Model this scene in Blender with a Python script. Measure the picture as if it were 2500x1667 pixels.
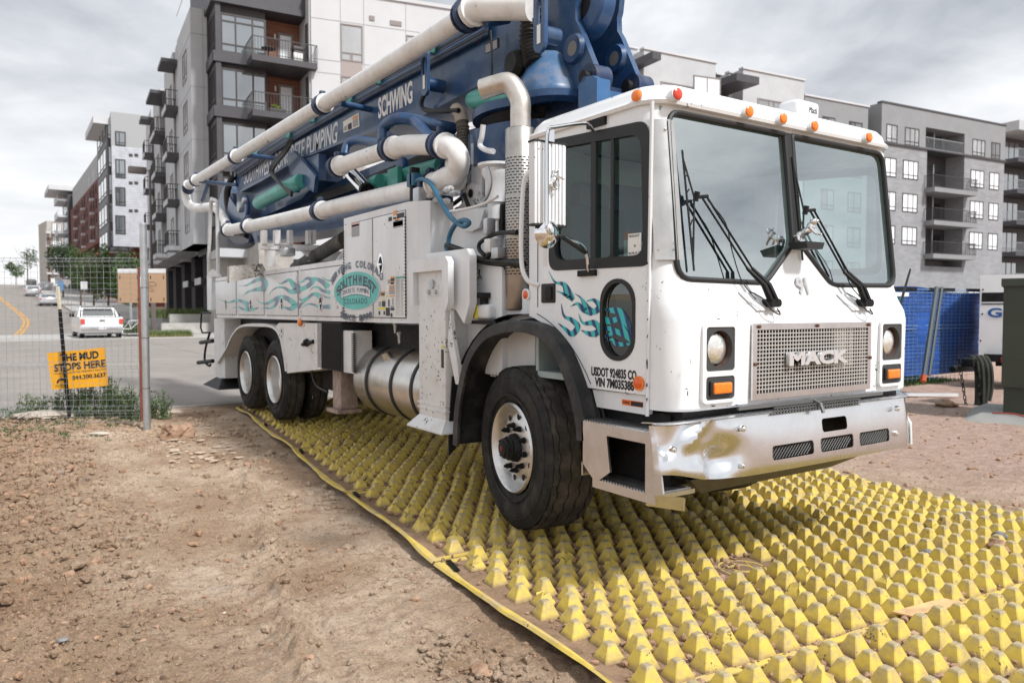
import bpy, bmesh, math, random
import numpy as np
from mathutils import Vector, Matrix, noise
R = math.radians
random.seed(7); rng = np.random.default_rng(7)
sc = bpy.context.scene
for o in list(bpy.data.objects): bpy.data.objects.remove(o)
COL = sc.collection

# ------------------------------------------------------------------ camera, sky, sun, exposure
YAW, PITCH, CAMZ = R(33.76), math.atan(76.5/1870), 1.50
cd = bpy.data.cameras.new('camera'); cam = bpy.data.objects.new('camera', cd); COL.objects.link(cam)
cam.location = (0, 0, CAMZ); cam.rotation_euler = (R(90)-PITCH, 0, -YAW)
cd.sensor_width = 36; cd.lens = 36*1870/2500; cd.clip_start = 0.05; cd.clip_end = 6000
cd.dof.use_dof = True; cd.dof.focus_distance = 4.6; cd.dof.aperture_fstop = 3.2
sc.camera = cam
w = bpy.data.worlds.new('World'); sc.world = w; w.use_nodes = True
def world():
    nt = w.node_tree; N = nt.nodes; L = nt.links
    bg = N['Background']; out = N['World Output']
    sky = N.new('ShaderNodeTexSky'); sky.sky_type = 'NISHITA'; sky.sun_disc = False
    sky.sun_elevation = R(SUN_EL); sky.sun_rotation = R(SUN_AZ)
    tc = N.new('ShaderNodeTexCoord'); sep = N.new('ShaderNodeSeparateXYZ')
    L.new(tc.outputs['Generated'], sep.inputs[0])
    # flat cloud deck seen in perspective: divide by height
    ad = N.new('ShaderNodeMath'); ad.operation = 'ADD'; ad.inputs[1].default_value = 0.16; L.new(sep.outputs[2], ad.inputs[0])
    mx = N.new('ShaderNodeMath'); mx.operation = 'MAXIMUM'; mx.inputs[1].default_value = 0.05; L.new(ad.outputs[0], mx.inputs[0])
    cx = N.new('ShaderNodeMath'); cx.operation = 'DIVIDE'; L.new(sep.outputs[0], cx.inputs[0]); L.new(mx.outputs[0], cx.inputs[1])
    cy = N.new('ShaderNodeMath'); cy.operation = 'DIVIDE'; L.new(sep.outputs[1], cy.inputs[0]); L.new(mx.outputs[0], cy.inputs[1])
    cb = N.new('ShaderNodeCombineXYZ'); L.new(cx.outputs[0], cb.inputs[0]); L.new(cy.outputs[0], cb.inputs[1]); cb.inputs[2].default_value = 3.1
    def nz(scale, det, rough, dist):
        n = N.new('ShaderNodeTexNoise'); n.inputs['Scale'].default_value = scale; n.inputs['Detail'].default_value = det
        n.inputs['Roughness'].default_value = rough; n.inputs['Distortion'].default_value = dist; L.new(cb.outputs[0], n.inputs['Vector']); return n
    a = nz(0.75, 8, .52, .5); b = nz(2.6, 6, .55, .3)
    m = N.new('ShaderNodeMix'); m.data_type = 'FLOAT'; m.inputs[0].default_value = .25; L.new(a.outputs[0], m.inputs[2]); L.new(b.outputs[0], m.inputs[3])
    cr = N.new('ShaderNodeValToRGB'); L.new(m.outputs[0], cr.inputs[0]); e = cr.color_ramp.elements
    e[0].position = .38; e[0].color = (.76, .81, .90, 1); e[1].position = .57; e[1].color = (1.75, 1.77, 1.80, 1)
    k = e.new(.47); k.color = (1.20, 1.25, 1.32, 1)
    # bright band near the horizon
    hz = N.new('ShaderNodeMapRange'); hz.inputs[1].default_value = 0.0; hz.inputs[2].default_value = .34; hz.inputs[3].default_value = 1; hz.inputs[4].default_value = 0
    L.new(sep.outputs[2], hz.inputs[0])
    pw = N.new('ShaderNodeMath'); pw.operation = 'POWER'; pw.inputs[1].default_value = 1.3; L.new(hz.outputs[0], pw.inputs[0])
    m2 = N.new('ShaderNodeMix'); m2.data_type = 'RGBA'; L.new(pw.outputs[0], m2.inputs[0]); L.new(cr.outputs[0], m2.inputs[6]); m2.inputs[7].default_value = (1.75, 1.76, 1.78, 1)
    sc_ = N.new('ShaderNodeVectorMath'); sc_.operation = 'SCALE'; sc_.inputs[3].default_value = 0.10; L.new(sky.outputs[0], sc_.inputs[0])
    m3 = N.new('ShaderNodeMix'); m3.data_type = 'RGBA'; m3.inputs[0].default_value = .93
    L.new(sc_.outputs[0], m3.inputs[6]); L.new(m2.outputs[2], m3.inputs[7])
    L.new(m3.outputs[2], bg.inputs[0]); bg.inputs[1].default_value = SKY
SUN_EL, SUN_AZ, SKY = 48, 165, 0.46      # azimuth clockwise from +Y (truck tail)
world()
sl = bpy.data.lights.new('sun', 'SUN'); so = bpy.data.objects.new('sun', sl); COL.objects.link(so)
sl.energy = 3.1; sl.angle = R(7); sl.color = (1, .992, .975)
_d = Vector((math.sin(R(SUN_AZ))*math.cos(R(SUN_EL)), math.cos(R(SUN_AZ))*math.cos(R(SUN_EL)), math.sin(R(SUN_EL))))
so.rotation_euler = _d.to_track_quat('Z', 'Y').to_euler(); so.location = _d*50
sc.view_settings.view_transform = 'Standard'; sc.view_settings.look = 'None'
sc.view_settings.exposure = 0.50; sc.view_settings.gamma = 1; sc.view_settings.use_curve_mapping = False
sc.render.engine = 'CYCLES'
sc.cycles.max_bounces = 8; sc.cycles.transparent_max_bounces = 12

# ------------------------------------------------------------------ survey of the place: photograph bearings -> metres
_F = Vector((math.sin(YAW)*math.cos(PITCH), math.cos(YAW)*math.cos(PITCH), -math.sin(PITCH)))
_R = Vector((math.cos(YAW), -math.sin(YAW), 0)); _U = _R.cross(_F); _C = Vector((0, 0, CAMZ)); DD = 2500/2352
def ray(x, y): return _F + _R*((x*DD-1250)/1870) - _U*((y*DD-833.5)/1870)
def on(ax, v, x, y):
    d = ray(x, y); return _C + d*((v-_C[ax])/d[ax])
def SX(x, y, v): return on(0, v, x, y)
def SY(x, y, v): return on(1, v, x, y)
def SZ(x, y, v): return on(2, v, x, y)
def SD(x, y, d): return _C + ray(x, y)*d
def S2(x, y): return (x/DD, y/DD)      # full-size photo pixels -> survey pixels

# ------------------------------------------------------------------ materials
MATS = {}
def mat(name, col, rough=.6, metal=0., spec=.5, var=.0, vscale=3., bump=0., bscale=40., dirt=None, dscale=2.5, damt=.35,
        chips=None, cscale=18., camt=.33, streak=False, coat=0., trans=0., ior=1.45, emit=None, col2=None, alpha=1, bdist=.01, bdet=6, space='Object'):
    if name in MATS: return MATS[name]
    m = bpy.data.materials.new(name); m.use_nodes = True; nt = m.node_tree; N = nt.nodes; L = nt.links
    p = N['Principled BSDF']; c4 = lambda c: (c[0], c[1], c[2], 1)
    p.inputs['Base Color'].default_value = c4(col); p.inputs['Roughness'].default_value = rough; p.inputs['Metallic'].default_value = metal
    p.inputs['Specular IOR Level'].default_value = spec; p.inputs['Coat Weight'].default_value = coat; p.inputs['Transmission Weight'].default_value = trans
    p.inputs['IOR'].default_value = ior; p.inputs['Alpha'].default_value = alpha
    if emit: p.inputs['Emission Color'].default_value = c4(emit[:3]); p.inputs['Emission Strength'].default_value = emit[3]
    tc = N.new('ShaderNodeTexCoord'); src = tc.outputs[space]
    if space == 'World':
        pass
    cur = None
    def noise_(scale, det=5, rg=.55, vec=None, dist=0):
        n = N.new('ShaderNodeTexNoise'); n.inputs['Scale'].default_value = scale; n.inputs['Detail'].default_value = det
        n.inputs['Roughness'].default_value = rg; n.inputs['Distortion'].default_value = dist; L.new(vec or src, n.inputs['Vector']); return n
    def mix(fac, a, b, mode='MIX'):
        x = N.new('ShaderNodeMix'); x.data_type = 'RGBA'; x.blend_type = mode
        if hasattr(fac, 'links') or not isinstance(fac, float): L.new(fac, x.inputs[0])
        else: x.inputs[0].default_value = fac
        for s, i in ((a, 6), (b, 7)):
            if isinstance(s, tuple): x.inputs[i].default_value = c4(s)
            else: L.new(s, x.inputs[i])
        return x.outputs[2]
    def rampf(v, lo, hi, top=1.):
        r = N.new('ShaderNodeMapRange'); r.inputs[1].default_value = lo; r.inputs[2].default_value = hi; r.inputs[4].default_value = top
        L.new(v, r.inputs[0]); return r.outputs[0]
    cur = tuple(col)
    if var or col2:
        n = noise_(vscale, 6, .6)
        lo = tuple(max(0, c*(1-var)) for c in col) if not col2 else tuple(col2)
        hi = tuple(min(1, c*(1+var)) for c in col) if not col2 else tuple(col)
        cur = mix(rampf(n.outputs[0], .33, .67), lo, hi)
    if dirt:
        vec = None
        if streak:
            mp = N.new('ShaderNodeMapping'); mp.inputs['Scale'].default_value = (1, 1, .13); L.new(src, mp.inputs[0]); vec = mp.outputs[0]
        n = noise_(dscale, 7, .68, vec)
        cur = mix(rampf(n.outputs[0], .46, .78, damt*2), cur, tuple(dirt))
    if chips:
        n = noise_(cscale, 5, .7); n2 = noise_(cscale*.11, 2, .5)
        a = N.new('ShaderNodeMath'); a.operation = 'MULTIPLY'; L.new(n.outputs[0], a.inputs[0]); L.new(n2.outputs[0], a.inputs[1])
        cur = mix(rampf(a.outputs[0], camt, camt+.012), cur, tuple(chips))
    if not isinstance(cur, tuple): L.new(cur, p.inputs['Base Color'])
    if var or dirt:
        n = noise_(vscale*2.3, 4, .6); r = N.new('ShaderNodeMapRange'); r.inputs[3].default_value = max(.03, rough-.10); r.inputs[4].default_value = min(1, rough+.12)
        L.new(n.outputs[0], r.inputs[0]); L.new(r.outputs[0], p.inputs['Roughness'])
    if bump:
        n = noise_(bscale, bdet, .6); b = N.new('ShaderNodeBump'); b.inputs['Strength'].default_value = bump; b.inputs['Distance'].default_value = bdist
        L.new(n.outputs[0], b.inputs['Height']); L.new(b.outputs[0], p.inputs['Normal'])
    MATS[name] = m; return m

# ------------------------------------------------------------------ mesh builder
OFF = {}
class MB:
    def __init__(s): s.v = []; s.f = []
    def add(s, vs, fs):
        k = len(s.v); s.v += [tuple(v) for v in vs]; s.f += [tuple(i+k for i in f) for f in fs]; return s
    def box(s, a, b, M=None):
        x0, y0, z0 = a; x1, y1, z1 = b
        vs = [Vector(p) for p in ((x0,y0,z0),(x1,y0,z0),(x1,y1,z0),(x0,y1,z0),(x0,y0,z1),(x1,y0,z1),(x1,y1,z1),(x0,y1,z1))]
        if M: vs = [M @ p for p in vs]
        return s.add(vs, [(0,3,2,1),(4,5,6,7),(0,1,5,4),(1,2,6,5),(2,3,7,6),(3,0,4,7)])
    def rbox(s, a, b, r=.02, seg=2, M=None):
        bm = bmesh.new(); c = [(a[i]+b[i])/2 for i in range(3)]; d = [abs(b[i]-a[i]) for i in range(3)]
        bmesh.ops.create_cube(bm, size=1, matrix=Matrix.Translation(c) @ Matrix.Diagonal((*d, 1)))
        bmesh.ops.bevel(bm, geom=bm.edges[:], offset=min(r, min(d)*.49), segments=seg, affect='EDGES', profile=.6)
        return s.bm(bm, M)
    def bm(s, bm, M=None):
        bm.verts.index_update(); vs = [(M @ v.co) if M else v.co.copy() for v in bm.verts]; fs = [[v.index for v in f.verts] for f in bm.faces]; bm.free()
        return s.add(vs, fs)
    def tube(s, pts, r, n=10, caps=True, closed=False, flat=None):
        pts = [Vector(p) for p in pts]; m = len(pts); rs = r if isinstance(r, (list, tuple)) else [r]*m
        ts = []
        for i in range(m):
            a = pts[(i-1) % m if closed else max(i-1, 0)]; b = pts[(i+1) % m if closed else min(i+1, m-1)]; t = b-a
            ts.append(t.normalized() if t.length > 1e-9 else Vector((0,0,1)))
        u = Vector((0,0,1)) if abs(ts[0].z) < .9 else Vector((1,0,0)); u = (u-ts[0]*u.dot(ts[0])).normalized(); vs = []; k = len(s.v)
        for i in range(m):
            u = (u-ts[i]*u.dot(ts[i])); u = u.normalized() if u.length > 1e-6 else ts[i].orthogonal().normalized(); w_ = ts[i].cross(u)
            for j in range(n):
                a = 2*math.pi*j/n; vs.append(pts[i]+(u*math.cos(a)+w_*math.sin(a))*rs[i])
        fs = []
        for i in range(m if closed else m-1):
            i2 = (i+1) % m
            for j in range(n): fs.append((i*n+j, i*n+(j+1) % n, i2*n+(j+1) % n, i2*n+j))
        if caps and not closed: fs.append(tuple(range(n-1, -1, -1))); fs.append(tuple((m-1)*n+j for j in range(n)))
        return s.add(vs, fs)
    def cyl(s, a, b, r, n=20, r2=None): return s.tube([a, b], [r, r if r2 is None else r2], n)
    def lathe(s, prof, c=(0,0,0), ax='x', n=32, close=False):
        vs = []; m = len(prof)
        for i in range(n):
            a = 2*math.pi*i/n; ca, sa = math.cos(a), math.sin(a)
            for (h, r) in prof:
                vs.append({'x': (c[0]+h, c[1]+r*ca, c[2]+r*sa), 'y': (c[0]+r*sa, c[1]+h, c[2]+r*ca), 'z': (c[0]+r*ca, c[1]+r*sa, c[2]+h)}[ax])
        fs = []
        for i in range(n):
            i2 = (i+1) % n
            for j in range(m-1 if not close else m):
                j2 = (j+1) % m; fs.append((i*m+j, i2*m+j, i2*m+j2, i*m+j2))
        return s.add(vs, fs)
    def prism(s, pts, dv):
        pts = [Vector(p) for p in pts]; dv = Vector(dv); n = len(pts)
        return s.add(pts+[p+dv for p in pts], [tuple(range(n)), tuple(range(2*n-1, n-1, -1))]+[(i, i+n, (i+1) % n+n, (i+1) % n) for i in range(n)])
    def loft(s, rings, caps=True):
        n = len(rings[0]); vs = [p for r_ in rings for p in r_]; fs = []
        for i in range(len(rings)-1):
            for j in range(n): fs.append((i*n+j, i*n+(j+1) % n, (i+1)*n+(j+1) % n, (i+1)*n+j))
        if caps: fs.append(tuple(range(n-1, -1, -1))); fs.append(tuple((len(rings)-1)*n+j for j in range(n)))
        return s.add(vs, fs)
    def ribbon(s, a, b):     # two polylines -> strip
        n = len(a); return s.add(list(a)+list(b), [(i, i+1, n+i+1, n+i) for i in range(n-1)])
    def sphere(s, c, r, sub=2, sc_=(1,1,1), M=None):
        bm = bmesh.new(); bmesh.ops.create_icosphere(bm, subdivisions=sub, radius=r)
        for v in bm.verts: v.co = Vector((v.co.x*sc_[0]+c[0], v.co.y*sc_[1]+c[1], v.co.z*sc_[2]+c[2]))
        return s.bm(bm, M)
    def mesh(s, name, m=None, off=(0,0,0), ang=38):
        me = bpy.data.meshes.new(name)
        v = np.array(s.v, dtype=float)-np.array(off)
        me.from_pydata(v.tolist(), [], s.f); me.validate(clean_customdata=False)
        b = bmesh.new(); b.from_mesh(me); bmesh.ops.recalc_face_normals(b, faces=b.faces[:]); b.to_mesh(me); b.free()
        if ang: me.polygons.foreach_set('use_smooth', [True]*len(me.polygons)); me.set_sharp_from_angle(angle=R(ang))
        if m: me.materials.append(m)
        return me
    def build(s, name, m, parent=None, ang=38, **kw):
        off = OFF.get(parent.name, (0,0,0)) if parent else (0,0,0)
        o = bpy.data.objects.new(name, s.mesh(name, m, off, ang)); COL.objects.link(o)
        if parent: o.parent = parent; OFF[o.name] = off
        return tag(o, **kw)
def tag(o, label=None, cat=None, group=None, kind=None):
    if label: o['label'] = label
    if cat: o['category'] = cat
    if group: o['group'] = group
    if kind: o['kind'] = kind
    return o
def thing(name, loc, label, cat, group=None, local=False, rz=0):
    o = bpy.data.objects.new(name, None); COL.objects.link(o); o.location = loc; o.rotation_euler = (0, 0, rz); o.empty_display_size = .3
    OFF[o.name] = (0,0,0) if local else tuple(loc); return tag(o, label, cat, group)
def copy_tree(o, parent=None):
    c = o.copy(); COL.objects.link(c)
    if parent: c.parent = parent
    for ch in list(o.children): copy_tree(ch, c)
    return c
def cr(pts, n=6, closed=False):      # Catmull-Rom
    P = [Vector(p) for p in pts]; m = len(P); out = []
    for i in range(m if closed else m-1):
        p0 = P[(i-1) % m] if closed or i > 0 else P[0]*2-P[1]; p1 = P[i]; p2 = P[(i+1) % m]; p3 = P[(i+2) % m] if closed or i+2 < m else P[-1]*2-P[-2]
        for k in range(n):
            t = k/n; out.append(.5*((2*p1)+(p2-p0)*t+(2*p0-5*p1+4*p2-p3)*t*t+(3*p1-p0-3*p2+p3)*t**3))
    if not closed: out.append(P[-1])
    return out
def rrect(w_, h, r, n=5, cx=0, cy=0):
    o = []
    for (sx, sy, a0) in ((1,1,0),(-1,1,90),(-1,-1,180),(1,-1,270)):
        for k in range(n+1):
            a = R(a0+90*k/n); o.append((cx+sx*(w_/2-r)+r*math.cos(a), cy+sy*(h/2-r)+r*math.sin(a)))
    return o
FONT = None
def text(body, org, xd, yd, h, m, parent, name='lettering', width=None, ext=.001, bold=0., shear=0., spacing=1., align='LEFT', bevel=0., label=None):
    cu = bpy.data.curves.new('t', 'FONT'); cu.body = body; cu.size = 1; cu.extrude = ext; cu.offset = bold; cu.shear = shear; cu.space_character = spacing; cu.align_x = align
    cu.resolution_u = 3; cu.bevel_depth = bevel
    ob = bpy.data.objects.new('t', cu); COL.objects.link(ob); dg = bpy.context.evaluated_depsgraph_get(); me = bpy.data.meshes.new_from_object(ob.evaluated_get(dg))
    bpy.data.objects.remove(ob); bpy.data.curves.remove(cu)
    co = np.array([v.co[:] for v in me.vertices]); mn = co.min(0); mxx = co.max(0)
    sy = h/.72; sx = sy if not width else width/(mxx[0]-mn[0])
    xd = Vector(xd).normalized(); yd = Vector(yd).normalized(); zd = xd.cross(yd); off = Vector(OFF.get(parent.name, (0,0,0)) if parent else (0,0,0)); org = Vector(org)
    x0 = mn[0] if align == 'LEFT' else 0
    for v in me.vertices:
        p = org+xd*((v.co.x-x0)*sx)+yd*(v.co.y*sy)+zd*v.co.z; v.co = p-off
    me.materials.clear(); me.materials.append(m)
    o = bpy.data.objects.new(name, me); COL.objects.link(o)
    if parent: o.parent = parent
    if label: o['label'] = label
    return o
def boolean(o, cutters, op='DIFFERENCE'):
    for c in cutters:
        md = o.modifiers.new('b', 'BOOLEAN'); md.operation = op; md.object = c; md.solver = 'EXACT'
    dg = bpy.context.evaluated_depsgraph_get(); me = bpy.data.meshes.new_from_object(o.evaluated_get(dg)); o.modifiers.clear(); o.data = me
    for c in cutters: bpy.data.objects.remove(c)
    me.polygons.foreach_set('use_smooth', [True]*len(me.polygons)); me.set_sharp_from_angle(angle=R(32))
    return o

# palette
WHITE = mat('white_paint', (.71,.725,.745), .33, var=.03, vscale=2.2, dirt=(.42,.38,.34), dscale=2.2, damt=.24, chips=(.05,.045,.04), cscale=34, camt=.398, streak=True, coat=.15)
WHITEC = mat('cab_white_paint', (.78,.795,.815), .25, var=.02, vscale=2., dirt=(.50,.46,.41), dscale=1.9, damt=.13, chips=(.05,.045,.04), cscale=36, camt=.412, streak=True, coat=.35)
WORN = mat('worn_white_paint', (.70,.70,.70), .45, var=.06, vscale=5, dirt=(.33,.28,.24), dscale=5, damt=.32, chips=(.05,.045,.04), cscale=34, camt=.378)
PIPE = mat('pipe_paint', (.79,.785,.775), .38, var=.05, vscale=6, dirt=(.42,.36,.30), dscale=4, damt=.25, chips=(.06,.05,.045), cscale=30, camt=.40)
BLUE = mat('boom_blue', (.014,.055,.145), .38, var=.22, vscale=2.5, dirt=(.10,.13,.17), dscale=4.5, damt=.30, chips=(.22,.07,.04), cscale=14, camt=.405, coat=.25)
DBLUE = mat('clamp_blue', (.009,.027,.08), .45, var=.25, vscale=9, dirt=(.09,.09,.10), dscale=12, damt=.4)
TEAL = mat('cylinder_teal', (.07,.36,.31), .35, var=.15, vscale=5, dirt=(.10,.16,.14), dscale=7, damt=.3)
BLACK = mat('black_paint', (.006,.006,.007), .55, spec=.3, var=.3, vscale=12, dirt=(.035,.03,.027), dscale=9, damt=.3)
RUB = mat('rubber_trim', (.016,.016,.017), .55)
HOSE = mat('hose_rubber', (.009,.009,.010), .5, dirt=(.05,.047,.045), dscale=14, damt=.3)
TYRE = mat('tyre_rubber', (.014,.0135,.013), .75, spec=.35, var=.2, vscale=9, dirt=(.09,.08,.07), dscale=7, damt=.30, bump=.3, bscale=60, bdist=.003)
TREAD = mat('tyre_tread', (.042,.039,.034), .85, var=.2, vscale=14, dirt=(.16,.135,.11), dscale=8, damt=.4, bump=.4, bscale=70, bdist=.004)
ALU = mat('aluminium', (.70,.70,.71), .32, metal=1, var=.05, vscale=7, dirt=(.45,.41,.37), dscale=6, damt=.2, bump=.06, bscale=9, bdist=.004)
STEEL = mat('brushed_steel', (.60,.585,.56), .30, metal=1, var=.08, vscale=6, dirt=(.36,.33,.29), dscale=5, damt=.25)
CHROME = mat('chrome', (.82,.82,.83), .12, metal=1)
BUMP = mat('polished_bumper', (.74,.75,.77), .24, metal=1, var=.03, vscale=5, bump=.08, bscale=3, bdist=.02, bdet=1)
GLASS = mat('windscreen_glass', (.80,.93,.91), .02, trans=1, ior=1.5, spec=.6)
DARK = mat('dark_interior', (.02,.026,.03), .7)
AMBER = mat('amber_lens', (.85,.20,.01), .25, spec=.6, var=.15, vscale=60, coat=.5)
REDL = mat('red_lens', (.62,.05,.02), .25, spec=.6, coat=.5)
GALV = mat('galvanised_steel', (.50,.52,.54), .42, metal=.85, var=.10, vscale=14)
INK = mat('black_ink', (.012,.012,.014), .5)
CAM_OK = True
# ------------------------------------------------------------------ terrain
def sm(a, b, x): t = np.clip((x-a)/(b-a), 0, 1); return t*t*(3-2*t)
def _h(ix, iy, s):
    n = (ix.astype(np.int64)*374761393+iy.astype(np.int64)*668265263+s*974711) & 0x7fffffff
    n = ((n ^ (n >> 13))*1274126177) & 0x7fffffff; return ((n ^ (n >> 16)) & 0xffff)/65535.
def vn(x, y, s=0):
    ix, iy = np.floor(x), np.floor(y); fx, fy = x-ix, y-iy; fx = fx*fx*(3-2*fx); fy = fy*fy*(3-2*fy)
    return (_h(ix, iy, s)*(1-fx)+_h(ix+1, iy, s)*fx)*(1-fy)+(_h(ix, iy+1, s)*(1-fx)+_h(ix+1, iy+1, s)*fx)*fy
def fbm(x, y, o=4, s=0):
    r = 0; a = .5
    for i in range(o): r = r+a*vn(x, y, s+i); x = x*2.03+11.3; y = y*2.01+7.7; a *= .55
    return r
def hill(x, y):
    x = np.asarray(x, float); y = np.asarray(y, float)
    t = np.clip(y-50, 0, 167); rise = .0475*(t-8*(1-np.exp(-t/8.)))
    rise = rise-.02*np.clip(y-222, 0, 4000)*sm(222, 320, y)*0
    return rise*sm(60, 24, x)
def base(x, y):
    x = np.asarray(x, float); y = np.asarray(y, float)
    return -.125+.085*sm(5.5, 11, y)+.0*x
def asph(x, y): return -.055+.055*sm(13, 40, np.asarray(y, float))+hill(x, y)
KERBY = 13.15
def lot(x, y):      # worked soil with clods, ruts and smooth tracks
    z = base(x, y)
    xr = 1.19+.193*(y-3.6); xl = .72+.10*(y-4.76)            # ridge between the wheel tracks, outer edge of the left track
    rough_ = .42+.85*sm(xl+.15, xl-.5, x)*sm(2.2, 3.6, y)+.5*sm(1.9, 1.2, x)*sm(2.9, 2.2, y)+.8*np.exp(-((x-xr)/.13)**2)*sm(8.5, 6.5, y)
    rough_ = rough_*(1-.6*sm(xr+.12, xr+.3, x)*sm(2.4, 3.4, y))*(1-.35*sm(xl, xl+.2, x)*sm(xr-.1, xr-.25, x)*sm(9, 7, y))
    a = fbm(x*2.1, y*2.1, 3, 3)-.45
    b = np.abs(fbm(x*9, y*9, 4, 9)-.48)
    c = fbm(x*24, y*24, 4, 21)-.45; c = c+.5*np.abs(fbm(x*15, y*15, 4, 31)-.5)
    z = z+.055*a+(rough_+.15)*(.115*b+.055*c)-.02
    rm_ = sm(2.6, 3.2, y)*sm(9, 7, y); wob = .04*(vn(y*1.7, x*0+3, 8)-.5)
    z = z+.045*np.exp(-((x-xr-wob)/.06)**2)*rm_*(.35+1.6*vn(y*5, x*7, 5))-.022*np.exp(-((x-xr-.13-wob)/.05)**2)*rm_
    tr = sm(xl, xl+.1, x)*sm(xr-.08, xr-.2, x)+sm(xr+.2, xr+.3, x)*sm(xr+.85, xr+.7, x)
    z = z-tr*rm_*(.012+.006*np.sin(y*46+3*np.sin(x*9)+2*vn(x*3, y*3, 2)))*.9
    z = z+.03*np.exp(-((x-xl)/.09)**2)*rm_*vn(y*3, x*5, 15)
    on_mat = sm(0, .5, x-(2.08+.0963*(y-2.4)))*sm(6.9, 6.5, x-.0*(y))*sm(13, 12.6, y)
    z = z*(1-on_mat)+(base(x, y)-.02)*on_mat
    return z
def under(x, y):    # one sheet: soil lot in front of the kerb, subgrade everywhere else
    z1 = lot(x, y); z2 = asph(x, y)-.09; k = sm(KERBY-.15, KERBY+.1, y)*sm(26, 20, x)
    far = sm(60, 200, np.abs(x))*sm(200, 400, np.abs(y)+np.abs(x))
    return z1*(1-k)+z2*k
def axis(*seg):
    o = []
    for a, b, st in seg: o += list(np.arange(a, b, st))
    return np.array(sorted(set(np.round(o, 4))))
def sheet(name, xs, ys, fn, m, kind='structure', ang=60):
    X, Y = np.meshgrid(xs, ys); Z = fn(X, Y); nx, ny = len(xs), len(ys)
    co = np.stack([X, Y, Z], -1).reshape(-1, 3)
    i = np.arange(nx*ny).reshape(ny, nx); q = np.stack([i[:-1, :-1], i[:-1, 1:], i[1:, 1:], i[1:, :-1]], -1).reshape(-1, 4)
    me = bpy.data.meshes.new(name); me.vertices.add(len(co)); me.vertices.foreach_set('co', co.ravel()); me.loops.add(q.size); me.loops.foreach_set('vertex_index', q.ravel())
    me.polygons.add(len(q)); me.polygons.foreach_set('loop_start', np.arange(0, q.size, 4)); me.polygons.foreach_set('loop_total', np.full(len(q), 4)); me.update(); me.validate()
    me.polygons.foreach_set('use_smooth', [True]*len(me.polygons)); me.materials.append(m)
    o = bpy.data.objects.new(name, me); COL.objects.link(o); return tag(o, kind=kind)
def soil_material():
    m = bpy.data.materials.new('soil'); m.use_nodes = True; nt = m.node_tree; N = nt.nodes; L = nt.links; p = N['Principled BSDF']
    p.inputs['Roughness'].default_value = .95; p.inputs['Specular IOR Level'].default_value = .15
    tc = N.new('ShaderNodeTexCoord'); o = tc.outputs['Object']; sp = N.new('ShaderNodeSeparateXYZ'); L.new(o, sp.inputs[0])
    def nz(s, d=6, r=.6, dist=0):
        n = N.new('ShaderNodeTexNoise'); n.inputs['Scale'].default_value = s; n.inputs['Detail'].default_value = d; n.inputs['Roughness'].default_value = r; n.inputs['Distortion'].default_value = dist; L.new(o, n.inputs['Vector']); return n.outputs[0]
    def mr(v, a, b, c=0, d=1):
        r = N.new('ShaderNodeMapRange'); r.inputs[1].default_value = a; r.inputs[2].default_value = b; r.inputs[3].default_value = c; r.inputs[4].default_value = d; L.new(v, r.inputs[0]); return r.outputs[0]
    def mx(f, a, b, mode='MIX'):
        x = N.new('ShaderNodeMix'); x.data_type = 'RGBA'; x.blend_type = mode; L.new(f, x.inputs[0]) if not isinstance(f, float) else setattr(x.inputs[0], 'default_value', f)
        for s, i in ((a, 6), (b, 7)): setattr(x.inputs[i], 'default_value', (*s, 1)) if isinstance(s, tuple) else L.new(s, x.inputs[i])
        return x.outputs[2]
    c = mx(mr(nz(1.1, 5), .38, .62), (.40, .272, .178), (.61, .475, .355)); c = mx(mr(sp.outputs[0], 1.1, .2, 0, .8), c, mx(mr(nz(1.7, 5), .38, .62), (.29, .18, .105), (.42, .285, .185)))
    c = mx(mr(nz(6, 6, .7), .48, .72, 0, .8), c, (.29, .18, .12))
    c = mx(mr(nz(3.3, 6, .65, .6), .60, .72, 0, .7), c, (.35, .31, .285))          # grey clay patches
    c = mx(mr(sp.outputs[0], 6.5, 8.5), c, mx(mr(nz(7, 6, .7), .36, .66), (.36, .245, .195), (.52, .375, .31)))   # pink gravel on the right of the mats
    c = mx(mr(nz(48, 6, .78), .52, .66, 0, .75), c, (.19, .125, .085)); c = mx(mr(nz(17, 5, .7), .55, .68, 0, .5), c, (.26, .17, .115))
    c = mx(mr(nz(90, 4, .7), .56, .68, 0, .65), c, (.72, .62, .52))
    L.new(c, p.inputs['Base Color'])
    v = N.new('ShaderNodeTexVoronoi'); v.feature = 'DISTANCE_TO_EDGE'; v.inputs['Scale'].default_value = 14
    dn = N.new('ShaderNodeVectorMath'); dn.operation = 'ADD'; n3 = N.new('ShaderNodeTexNoise'); n3.inputs['Scale'].default_value = 9; L.new(o, n3.inputs['Vector']); sc3 = N.new('ShaderNodeVectorMath'); sc3.operation = 'SCALE'; sc3.inputs[3].default_value = .16
    L.new(n3.outputs['Color'], sc3.inputs[0]); L.new(o, dn.inputs[0]); L.new(sc3.outputs[0], dn.inputs[1]); L.new(dn.outputs[0], v.inputs['Vector'])
    b1 = N.new('ShaderNodeBump'); b1.inputs['Strength'].default_value = .45; b1.inputs['Distance'].default_value = .008; L.new(mr(v.outputs['Distance'], 0, .06), b1.inputs['Height'])
    b2 = N.new('ShaderNodeBump'); b2.inputs['Strength'].default_value = .9; b2.inputs['Distance'].default_value = .030; L.new(nz(38, 8, .72), b2.inputs['Height']); L.new(b1.outputs[0], b2.inputs['Normal'])
    b3 = N.new('ShaderNodeBump'); b3.inputs['Strength'].default_value = .8; b3.inputs['Distance'].default_value = .008; L.new(nz(160, 4, .7), b3.inputs['Height']); L.new(b2.outputs[0], b3.inputs['Normal'])
    L.new(b3.outputs[0], p.inputs['Normal']); return m
SOIL = soil_material()
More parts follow.
